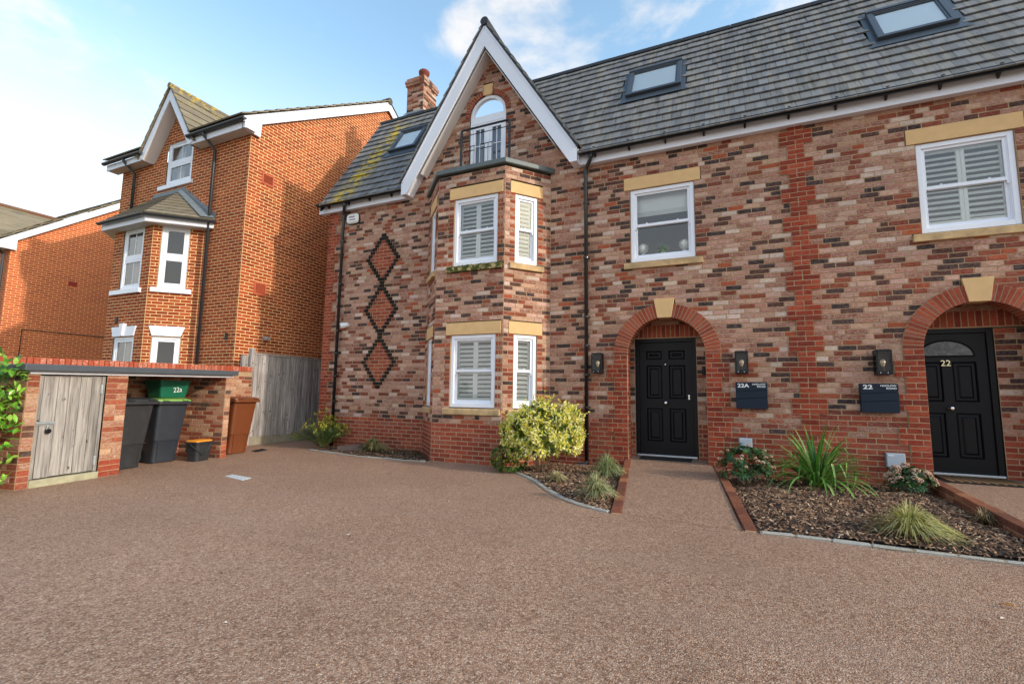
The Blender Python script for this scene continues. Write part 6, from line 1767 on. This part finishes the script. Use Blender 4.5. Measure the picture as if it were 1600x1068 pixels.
def plug(x, z, w, h, label, pipe=True):
    root = empty('outdoor_socket', (x, 0, z), label, 'socket box')
    mb = MB(); mb.box((x-w/2, -.08, z), (x+w/2, -.009, z+h)); mb.build('cover', MAT['plug'], root, bevel=.008)
    mb = MB(); mb.box((x-w/2-.006, -.05, z-.006), (x+w/2+.006, -.0085, z+h+.006)); mb.build('back_box', simple('grey_back_box', s2l(120, 124, 130), .6) if 'grey_back_box' not in bpy.data.materials else bpy.data.materials['grey_back_box'], root)
    if pipe:
        mb = MB(); mb.tube([(x-.02, -.05, z), (x-.02, -.055, z-.12), (x+.02, -.06, z-.2), (x+.06, -.07, .10)], .024, 10); mb.build('conduit', MAT['plug'], root)
        mb = MB(); mb.box((x-.085, -.0835, z+h-.035), (x-.02, -.0805, z+h-.02)); mb.build('sticker', MAT['white_print'], root)
plug(-.62, .43, .17, .17, 'grey outdoor socket box behind the left flowering shrub', False)
plug(1.16, .31, .20, .18, 'grey outdoor socket box with conduit by the right arch')
# ornaments behind the window over the door
def ornament(x, label, plant=False):
    z = WIN_A[2]+.147
    if not plant:
        root = empty('vase', (x, .165, z), label, 'vase', 'ornaments on the window ledge')
        mb = MB(); prof = [(.032, 0), (.036, .012), (.028, .03), (.058, .055), (.072, .10), (.075, .13), (.066, .175), (.042, .20), (.02, .205)]; mb.lathe(prof, (x, .165, z), 18); mb.build('bowl', simple('carved_white_ceramic', s2l(226, 228, 222), .6, .12, 50, 1.0, bscale=55) if 'carved_white_ceramic' not in bpy.data.materials else bpy.data.materials['carved_white_ceramic'], root)
        mb = MB()
        for i in range(14):
            t = 2*pi*i/14
            for zz, rr in ((.075, .064), (.115, .076), (.155, .072)):
                c = Vector((x+rr*cos(t+zz*9), .165+rr*sin(t+zz*9), z+zz)); e = .012
                mb.mesh([c+Vector((e, 0, 0)), c+Vector((-e, 0, 0)), c+Vector((0, e, 0)), c+Vector((0, -e, 0)), c+Vector((0, 0, e*1.4)), c+Vector((0, 0, -e*1.4))], [(0,2,4),(2,1,4),(1,3,4),(3,0,4),(2,0,5),(1,2,5),(3,1,5),(0,3,5)])
        mb.build('scales', bpy.data.materials['carved_white_ceramic'], root)
    else:
        root = empty('pot_plant', (x, .165, z), label, 'plant')
        mb = MB(); mb.lathe([(.035, 0), (.05, .05), (.052, .06)], (x, .165, z), 14); mb.build('pot', simple('white_pot', s2l(220, 220, 216), .5), root)
        mb = MB(); r = random.Random(2)
        for i in range(420):
            t, p = r.uniform(0, 2*pi), r.uniform(0, pi*.6); rr = .115*r.uniform(.7, 1.05); c = Vector((x+rr*sin(p)*cos(t), .165+rr*sin(p)*sin(t)*.8, z+.05+rr*cos(p))); n_ = (c-Vector((x, .165, z+.05))).normalized(); a = n_.orthogonal().normalized()*.012; b = n_.cross(a)
            mb.poly([c-a, c-b*.6+n_*.008, c+a, c+b*.6+n_*.008], s2l(*r.choice(((120, 160, 96), (146, 182, 120), (92, 130, 74)))))
        mb.build('foliage', MAT['leaf'], root)
ornament(-2.08, 'carved white vase at the left of the window ledge')
ornament(-1.76, 'small green ball plant between two white vases', True)
ornament(-1.42, 'carved white vase at the right of the window ledge')
# mats, covers, slab, leaf
def mat_coir():
    m = MT('coir_mat'); n = m.noise(320, 3, .7)
    t = m.n.new('ShaderNodeTexChecker'); t.inputs['Scale'].default_value = 17.0; m.l.new(m.pos((1, 1.6, 0), rot=(0, 0, .785)), t.inputs['Vector'])
    a = m.mix(t.outputs['Fac'], s2l(150, 108, 60), s2l(38, 30, 24)); a = m.mix(1.0, a, m.ramp(n, [(.2, .6), (.8, 1.2)]), 'MULTIPLY'); m.set('Base Color', a); m.set('Roughness', .95); m.bump(n, 1.0, .006); return m.m
def doormat(name, x0, x1, y0, y1, z, mat, label):
    mb = MB(); mb.box((x0, y0, z), (x1, y1, z+.014)); o = mb.build(name, mat, None, at=((x0+x1)/2, (y0+y1)/2, z), bevel=.004); tag(o, label, 'doormat'); return o
doormat('doormat', -2.20, -1.40, .12, .40, .181, simple('black_rubber_mat', (.01, .01, .012), .9, .2, 80, .6, bscale=250), 'black rubber doormat at the six panelled door')
dmo = doormat('doormat', 1.66, 2.42, -.14, .36, .183, mat_coir(), 'patterned brown coir doormat at the door numbered 22')
mb = MB(); mb.box((1.63, -.17, .180), (2.45, .39, .188)); mb.build('rubber_edge', MAT['rubber'], dmo)
def flat_cover(name, pts, z, h, mat, label, cat):
    c = Vector((sum(p[0] for p in pts)/4, sum(p[1] for p in pts)/4, 0)); mb = MB(); mb.prism([(p[0], p[1], z) for p in pts], (0, 0, h)); o = mb.build(name, mat, None, at=(c.x, c.y, z), bevel=.002); tag(o, label, cat); return o
pc = flat_cover('drain_cover', [(-6.80, -3.54), (-6.86, -3.36), (-7.33, -3.30), (-7.30, -3.44)], .0, .006, simple('galvanised_cover', s2l(206, 212, 214), .5, .1, 20), 'pale metal drain cover strip set in the driveway', 'drain cover')
mb = MB()
for i in range(5): 
    a = Vector((-6.83, -3.45, .007)).lerp(Vector((-7.31, -3.37, .007)), (i+.5)/5); mb.box((a.x-.012, a.y-.012, .004), (a.x+.012, a.y+.012, .0085))
mb.build('screw_recess', MAT['galv'], pc)
gl_ = flat_cover('gully_grate', [(-9.30, -1.42), (-9.42, -1.06), (-9.67, -.98), (-9.53, -1.36)], .0, .006, MAT['grey_pvc'], 'black gully grate in the drive by the brown bin', 'drain cover')
mb = MB()
for i in range(7):
    t = (i+.5)/7; A = Vector((-9.30, -1.42, .006)).lerp(Vector((-9.53, -1.36, .006)), t); B = Vector((-9.42, -1.06, .006)).lerp(Vector((-9.67, -.98, .006)), t); mb.tube([A.lerp(B, .08), A.lerp(B, .92)], .008, 5)
mb.build('grate_bar', MAT['lampblack'], gl_)
slab = flat_cover('inspection_cover', [(-8.02, -.60), (-7.40, -.60), (-7.40, -.06), (-8.02, -.06)], .03, .085, simple('brown_inspection_cover', s2l(128, 106, 96), .9, .2, 14, .4), 'brown raised inspection cover below the diamond brickwork', 'cover')
mb = MB(); lc = Vector((.60, -4.14, .012)); r = random.Random(3)
prof = [(-.035, 0), (-.02, .012), (0, .017), (.02, .012), (.038, 0)]
L = [lc+Vector((a, b, .012-abs(a)*.1+.006*sin(a*90))) for a, b in prof]; R2 = [lc+Vector((a, -b, .014-abs(a)*.12)) for a, b in prof]; M_ = [lc+Vector((a, 0, .002+.004*cos(a*50))) for a, b in prof]
for i in range(4): mb.poly([M_[i], M_[i+1], L[i+1], L[i]], s2l(176, 122, 60)); mb.poly([R2[i], R2[i+1], M_[i+1], M_[i]], s2l(196, 150, 84))
o = mb.build('fallen_leaf', MAT['leaf'], None, at=tuple(lc)); tag(o, 'single dry brown leaf lying on the driveway', 'leaf')
# ------------------------------------------------------------------ planting
def leafq(mb, p, d, n, L, W, c, fold=.25, curl=0.0):
    d = d.normalized(); s = d.cross(n)
    if s.length < 1e-4: s = d.orthogonal()
    s.normalize(); n = s.cross(d).normalized()
    b = p; m1 = p+d*L*.5; t = p+d*L-n*curl*L
    l = m1+s*W*.5+n*fold*W*.5; r_ = m1-s*W*.5+n*fold*W*.5
    m1 = m1+n*curl*L*.15
    mb.mesh([b, l, t, r_, m1], [(0, 4, 1), (4, 2, 1), (0, 3, 4), (4, 3, 2)], c)
def leaf6(mb, p, d, n, L, W, c, curl=.15):
    d = d.normalized(); s = d.cross(n)
    if s.length < 1e-4: s = d.orthogonal()
    s.normalize(); n = s.cross(d).normalized()
    prof = [(0, .06), (.2, .62), (.5, 1.0), (.78, .66), (1.0, .02)]
    M_ = []; A = []; B = []
    for t, w in prof:
        c0 = p+d*L*t-n*curl*L*t*t; M_.append(c0); A.append(c0+s*W*.5*w+n*W*.16*w); B.append(c0-s*W*.5*w+n*W*.16*w)
    k = len(prof); fs = []
    for i in range(k-1): fs += [(i, i+1, k+i+1, k+i), (i, 2*k+i, 2*k+i+1, i+1)]
    mb.mesh(M_+A+B, fs, c)
def rsph(r):
    z = r.uniform(-1, 1); t = r.uniform(0, 2*pi); q = sqrt(1-z*z); return Vector((q*cos(t), q*sin(t), z))
def jc(c, r, a=.15):
    l = s2l(*c); j = 1+r.uniform(-a, a); return (l[0]*j, l[1]*j, l[2]*j)
# golden bush
def golden_bush():
    base = Vector((-3.48, -1.02, .03)); r = random.Random(31)
    root = empty('golden_bush', tuple(base), 'large golden yellow variegated bush growing beside the bay', 'bush')
    lobes = [((-3.60, -1.00, .66), (.40, .34, .36)), ((-3.20, -.96, .70), (.31, .30, .32)), ((-3.92, -1.02, .58), (.24, .26, .26)), ((-3.46, -1.05, .86), (.22, .22, .26)), ((-3.05, -.98, .62), (.20, .2, .22)), ((-3.40, -1.16, .50), (.34, .24, .24)), ((-3.02, -.9, .86), (.15, .15, .14)), ((-3.74, -1.1, .78), (.22, .2, .2)), ((-3.66, -1.14, .40), (.36, .2, .22)), ((-3.12, -1.08, .46), (.26, .2, .18))]
    mb = MB(); inner = MB()
    for (c, rad) in lobes:
        c = Vector(c); n = int(860*rad[0]*rad[2]/.1)
        for i in range(n):
            v = rsph(r)
            if v.z < -.75: continue
            k = r.uniform(.78, 1.06)*(1+.13*sin(7*v.x+3*v.z+c.x*5)+.1*sin(9*v.y-5*v.z)); p = c+Vector((v.x*rad[0], v.y*rad[1], v.z*rad[2]))*k
            if p.z < .16: continue
            if sin(p.x*17+1.3)*sin(p.z*19+p.y*9)+.55*sin(p.x*31-p.z*23) < -.62: continue      # gaps that let the dark inside show
            out = (v+Vector((0, 0, .45))+rsph(r)*.4).normalized()
            dep = max(0, min(1, (k-.78)/.3))
            for q in range(r.choice((4, 5, 6))):
                dd = (out*.55+rsph(r)*.9).normalized()
                u = r.random()
                if dep < .25 or p.z < .24: cc = r.choice(((74, 104, 36), (96, 124, 40), (120, 140, 50)))
                else: cc = (248, 240, 178) if u < .42 else (238, 226, 96) if u < .76 else (204, 204, 70) if u < .92 else (128, 150, 50)
                leafq(mb, p, dd, out+rsph(r)*.3, r.uniform(.045, .075), r.uniform(.019, .029), jc(cc, r), .3, r.uniform(0, .2))
    for i in range(46):      # stray shoots breaking the outline
        c, rad = lobes[r.randrange(len(lobes))]; v = rsph(r); v.z = abs(v.z)*.8+.2; v.normalize(); b0 = Vector(c)+Vector((v.x*rad[0], v.y*rad[1], v.z*rad[2]))*.9; L = r.uniform(.08, .2)
        for q in range(14):
            p = b0+(v+Vector((0, 0, .3)))*L*r.random(); leafq(mb, p, v+rsph(r)*.9, v+rsph(r)*.3, r.uniform(.035, .06), r.uniform(.015, .024), jc(r.choice(((248, 240, 178), (238, 226, 96), (190, 196, 66))), r), .3, .1)
    # green lower left skirt
    for i in range(420):
        v = rsph(r); p = Vector((-3.98, -1.12, .20))+Vector((v.x*.27, v.y*.24, v.z*.2))
        if p.z < .04: continue
        for q in range(4):
            leafq(mb, p, (v+rsph(r)*.8).normalized(), v+Vector((0, 0, .6)), r.uniform(.04, .065), r.uniform(.015, .024), jc(r.choice(((58, 92, 34), (76, 112, 40), (44, 74, 30), (150, 160, 50))), r), .3, .1)
    mb.build('foliage', MAT['leaf'], root)
    for i in range(11):
        a = 2*pi*i/11; st = MB(); tip = base+Vector((cos(a)*.34+r.uniform(-.06, .06), sin(a)*.2, r.uniform(.45, .75))); mid = base.lerp(tip, .45)+Vector((0, 0, -.05))
        st.tube([base+Vector((cos(a)*.03, sin(a)*.03, -.02)), mid, tip], [.011, .008, .004], 6); st.build('stem', MAT['stem'], root)
golden_bush()
# grasses
def grass_clump(loc, R, H, n, cols, label, seed, name='grass_clump', lean=(0, 0), wid=.0045):
    r = random.Random(seed); base = Vector(loc); mb = MB()
    for i in range(n):
        a = r.uniform(0, 2*pi); sp = r.random()**.6; L = H*r.uniform(.75, 1.35); d = Vector((cos(a), sin(a), 0))
        p0 = base+d*R*.16*r.random(); out = R*sp*1.15; hgt = H*(1.02-.62*sp*sp)*r.uniform(.75, 1.1)
        pts = []; k = 6
        for j in range(k+1):
            t = j/k; z = hgt*sin(min(1.0, t*1.05)*pi*.5*(1+.75*sp))*1.0; z = hgt*(t*(2.1-1.1*t)) - hgt*sp*.9*t**2.4
            pts.append(p0+d*out*(t**1.25)+Vector((lean[0]*t*t, lean[1]*t*t, max(.004, z))))
        c = jc(r.choice(cols), r, .2); s = Vector((-d.y, d.x, 0)); w = wid*r.uniform(.7, 1.4)
        vs = []
        for j, p in enumerate(pts):
            ww = w*(1-(j/k)**2*.92); vs += [p-s*ww, p+s*ww+Vector((0, 0, ww*.5))]
        mb.mesh(vs, [(2*j, 2*j+1, 2*j+3, 2*j+2) for j in range(k)], c)
    o = mb.build(name, MAT['leaf'], None, at=tuple(base)); tag(o, label, 'grass', 'ornamental grass clumps'); return o
CX = [(168, 172, 120), (196, 196, 150), (140, 152, 96), (112, 130, 76), (206, 198, 158), (150, 140, 96)]
grass_clump((-2.46, -1.12, .05), .30, .36, 420, CX[:4], 'green striped grass clump against the wall left of the path', 1)
grass_clump((-2.26, -2.52, .05), .26, .29, 420, CX, 'pale striped grass clump at the corner of bed and path', 2)
grass_clump((-2.99, -1.78, .05), .20, .15, 190, [(206, 192, 150), (176, 160, 116), (150, 144, 96), (190, 180, 130)], 'small straw coloured grass tuft below the yellow bush', 3)
grass_clump((.54, -2.76, .06), .34, .27, 560, [(188, 184, 108), (206, 198, 132), (158, 160, 84), (132, 140, 74), (214, 204, 150)], 'yellowish grass clump by the granite kerb in the right bed', 4)
grass_clump((1.33, -1.95, .06), .24, .15, 110, [(120, 100, 70), (150, 128, 92), (170, 150, 116), (90, 78, 52)], 'withered brown grass tuft near the right path edging', 5)
# fern like clump with dry fronds
grass_clump((-7.22, -.50, .06), .36, .27, 300, [(96, 118, 58), (126, 142, 74), (70, 92, 46), (190, 160, 120), (206, 178, 132)], 'arching green and tan clump in front of the inspection cover', 6, wid=.008)
# strap leaved plant
def strap_plant():
    base = Vector((.16, -.72, .06)); r = random.Random(44)
    root = empty('strap_leaf_plant', tuple(base), 'large dark green plant with long strap leaves between the letterboxes', 'plant')
    for i in range(150):
        a = r.uniform(0, 2*pi); sp = r.random(); d = Vector((cos(a), sin(a)*.8, 0)).normalized(); s = Vector((-d.y, d.x, 0))
        L = r.uniform(.58, .92); w = r.uniform(.012, .020); e = radians(89-54*sp); k = 9
        p = base+Vector((cos(a)*.07*r.random(), sin(a)*.07*r.random(), 0)); kink = r.random() < .35; kj = r.randint(4, 7)
        ang = e; vs = []; c = jc(r.choice(((74, 120, 44), (96, 142, 58), (58, 100, 40), (122, 160, 78), (150, 178, 100))), r, .15); mb = MB()
        for j in range(k+1):
            t = j/k; ww = w*(.75+.5*t if t < .4 else .95-(t-.4)**2*2.4); ww = max(.0012, ww)
            up = Vector((0, 0, 1))*cos(ang)-d*sin(ang)
            vs += [p-s*ww+up*ww*.35, p, p+s*ww+up*ww*.35]
            st = L/k; p = p+(d*cos(ang)+Vector((0, 0, 1))*sin(ang))*st
            ang -= radians(1.5+9*sp)*(1.0+t)
            if kink and j == kj: ang -= radians(r.uniform(60, 105))
            if p.z < .05: p.z = .05
        fs = []
        for j in range(k): fs += [(3*j, 3*j+1, 3*j+4, 3*j+3), (3*j+1, 3*j+2, 3*j+5, 3*j+4)]
        mb.mesh(vs, fs, c); mb.build('leaf', MAT['glossleaf'], root)
strap_plant()
# flowering shrubs with domed pinkish heads
def skimmia(cx, cy, rx, rz, z0, nsh, nfl, seed, label, heads, fl_scale=1.0, flc=((214, 180, 152), (196, 156, 130), (228, 200, 172))):
    r = random.Random(seed); base = Vector((cx, cy, .04))
    root = empty('flowering_shrub', tuple(base), label, 'shrub', 'small flowering evergreen shrubs')
    mb = MB(); c0 = Vector((cx, cy, z0))
    for i in range(nsh):
        v = rsph(r)
        if v.z < -.55: continue
        p = c0+Vector((v.x*rx, v.y*rx*.8, v.z*rz))*r.uniform(.62, 1.05)
        if p.z < .07: continue
        out = (v+Vector((0, 0, .55))).normalized(); a0 = r.uniform(0, 6.28); ax = out.orthogonal().normalized(); ay = out.cross(ax)
        for q in range(7):
            t = a0+q*2*pi/7; dd = (ax*cos(t)+ay*sin(t))*.9+out*r.uniform(.2, .6)
            leaf6(mb, p, dd, out, r.uniform(.05, .085), r.uniform(.018, .026), jc(r.choice(((46, 76, 40), (60, 96, 50), (78, 114, 62), (36, 62, 36))), r, .18), .12)
    mb.build('foliage', MAT['glossleaf'], root)
    k = 0
    while k < nfl:
        v = rsph(r)
        if v.z < -.25 or v.y > .45: continue
        k += 1; c = c0+Vector((v.x*rx, v.y*rx*.8, v.z*rz))*1.02; R_ = heads*r.uniform(.75, 1.2); fl = MB()
        for q in range(46):
            w = rsph(r)
            if w.z < -.3: w.z = abs(w.z)
            p = c+Vector((w.x*R_, w.y*R_, w.z*R_*.85)); e = R_*.24*r.uniform(.7, 1.2)
            fl.mesh([p+Vector((e, 0, 0)), p+Vector((-e, 0, 0)), p+Vector((0, e, 0)), p+Vector((0, -e, 0)), p+Vector((0, 0, e)), p+Vector((0, 0, -e))], [(0,2,4),(2,1,4),(1,3,4),(3,0,4),(2,0,5),(1,2,5),(3,1,5),(0,3,5)], jc(r.choice(flc), r, .2))
        fl.build('flower_head', MAT['leaf'], root)
    for i in range(6):
        st = MB(); a = i*1.05; st.tube([base+Vector((0, 0, -.02)), c0+Vector((cos(a)*rx*.5, sin(a)*rx*.4, -.02))], [.008, .004], 6); st.build('stem', MAT['stem'], root)
skimmia(-.66, -.86, .34, .27, .31, 170, 20, 51, 'evergreen shrub with many small pinkish flower buds beside the 22A path', .024)
skimmia(1.15, -.52, .235, .17, .21, 95, 17, 52, 'low evergreen shrub covered in pinkish domed flowers by the conduit', .042, flc=((206, 176, 150), (186, 150, 128), (222, 196, 168)))
# spurge with lime yellow heads
def spurge():
    base = Vector((-8.62, -.36, .05)); r = random.Random(61)
    root = empty('spurge_bush', tuple(base), 'feathery green bush with lime yellow flower heads by the left downpipe', 'bush')
    lf = MB(); hd = MB()
    for i in range(74):
        a = r.uniform(0, 6.28); sp = r.random()**.55; R_ = .62*sp; tip = base+Vector((cos(a)*R_, sin(a)*R_*.62, .68*(1.05-.55*sp*sp)*r.uniform(.75, 1.08)))
        if i < 6: tip = base+Vector((-.62-.08*(i % 3), -.10-.04*i, .16+.05*(i % 4)))
        b0 = base+Vector((cos(a)*.08*sp, sin(a)*.06*sp, 0)); mid = b0.lerp(tip, .5)+Vector((0, 0, .08*sp)); path = [b0, mid, tip]
        if i % 3 == 0: s_ = MB(); s_.tube(path, [.007, .006, .004], 5); s_.build('stem', MAT['stem'] if False else MAT['gstem'], root)
        for q in range(64):
            t = .18+.82*r.random(); p = b0.lerp(mid, t*2) if t < .5 else mid.lerp(tip, t*2-1); d = (tip-b0).normalized(); o = d.orthogonal().normalized(); o = (Matrix.Rotation(r.uniform(0, 6.28), 3, d) @ o)
            leafq(lf, p, (o+d*r.uniform(.0, .9)), d, r.uniform(.04, .07), r.uniform(.007, .011), jc(r.choice(((86, 112, 60), (108, 134, 72), (70, 94, 52), (128, 146, 70))), r, .18), .2, .1)
        if r.random() < .8:
            for q in range(16):
                p = tip+rsph(r)*.035; leafq(hd, p, rsph(r)+Vector((0, 0, .5)), Vector((0, 0, 1)), .026, .024, jc(r.choice(((206, 198, 54), (186, 184, 50), (222, 212, 84), (150, 160, 50))), r, .15), .2)
    lf.build('foliage', MAT['leaf'], root); hd.build('flower_heads', MAT['leaf'], root)
MAT['gstem'] = simple('green_stem', s2l(120, 128, 70), .7)
spurge()
# low ground cover in the left bed
gc = MB(); r = random.Random(71)
for i in range(420):
    x = r.uniform(-7.0, -5.85); y = r.uniform(-.8, -.08)
    if not inside((x, y), polyL) or edge_dist((x, y), polyL) < .06: continue
    p = Vector((x, y, .05+r.uniform(0, .05))); leafq(gc, p, rsph(r)+Vector((0, 0, .3)), Vector((0, 0, 1)), r.uniform(.03, .055), r.uniform(.015, .028), jc(r.choice(((60, 66, 40), (84, 84, 50), (96, 76, 56), (48, 54, 34))), r, .2), .2)
o = gc.build('ground_cover', MAT['leaf'], None, at=(-6.4, -.45, 0)); tag(o, 'low dark green and brown ground cover leaves beside the bay', 'ground cover', kind='stuff')
# laurel hedge on the left edge
def laurel():
    r = random.Random(81); base = Vector((-8.72, -5.52, 0)); root = empty('laurel_hedge', tuple(base), 'glossy bright green laurel hedge at the left edge of the picture', 'hedge')
    mb = MB()
    for i in range(420):
        s = r.uniform(-1.1, -.03); d = r.uniform(-.10, .75); z = r.uniform(.12, 1.60)
        edge = .05*sin(z*7)+.05*sin(z*13+1)
        s = min(s, -.05+edge-.10*abs(z-.9)); p = BP(s, d, z); out = Vector((.6, .35, .35))+rsph(r)*.5
        for q in range(5):
            dd = out*.5+rsph(r)*.9+Vector((0, 0, .25)); cc = r.choice(((106, 160, 44), (132, 184, 56), (84, 134, 38), (160, 200, 84), (64, 108, 34)))
            leaf6(mb, p+rsph(r)*.05, dd, Vector((.5, -.2, 1))+rsph(r)*.4, r.uniform(.08, .125), r.uniform(.034, .05), jc(cc, r, .15), r.uniform(.05, .3))
    mb.build('foliage', MAT['glossleaf'], root)
    for i in range(7):
        st = MB(); s0 = -.15-.13*i; st.tube([BP(s0, .3, 0), BP(s0+r.uniform(-.06, .06), .2+r.uniform(-.1, .1), .8), BP(s0+r.uniform(-.1, .1), .15, 1.45)], [.016, .012, .006], 6); st.build('stem', MAT['gstem'], root)
laurel()
# tops of a garden shrub showing over the coping
sv = MB(); r = random.Random(91)
for i in range(260):
    t = r.random(); p = BP(-.4+2.0*t, DEP+.5+r.uniform(0, .5), 1.50+.05*r.random()+.07*sin(t*9)**2)
    leafq(sv, p, rsph(r)+Vector((0, 0, .8)), rsph(r), r.uniform(.04, .07), r.uniform(.012, .022), jc(r.choice(((96, 118, 50), (120, 136, 60), (74, 94, 40))), r), .2)
sh = empty('garden_shrub', tuple(BP(.6, DEP+.7, 0)), 'thin green shrub tops showing above the brick coping', 'shrub')
sv.build('foliage', MAT['leaf'], sh)
st = MB()
for i in range(6): st.tube([BP(-.3+i*.35, DEP+.7, 0), BP(-.3+i*.36, DEP+.7, 1.5)], [.012, .004], 5)
o_ = st.build('stems', MAT['gstem'], sh)
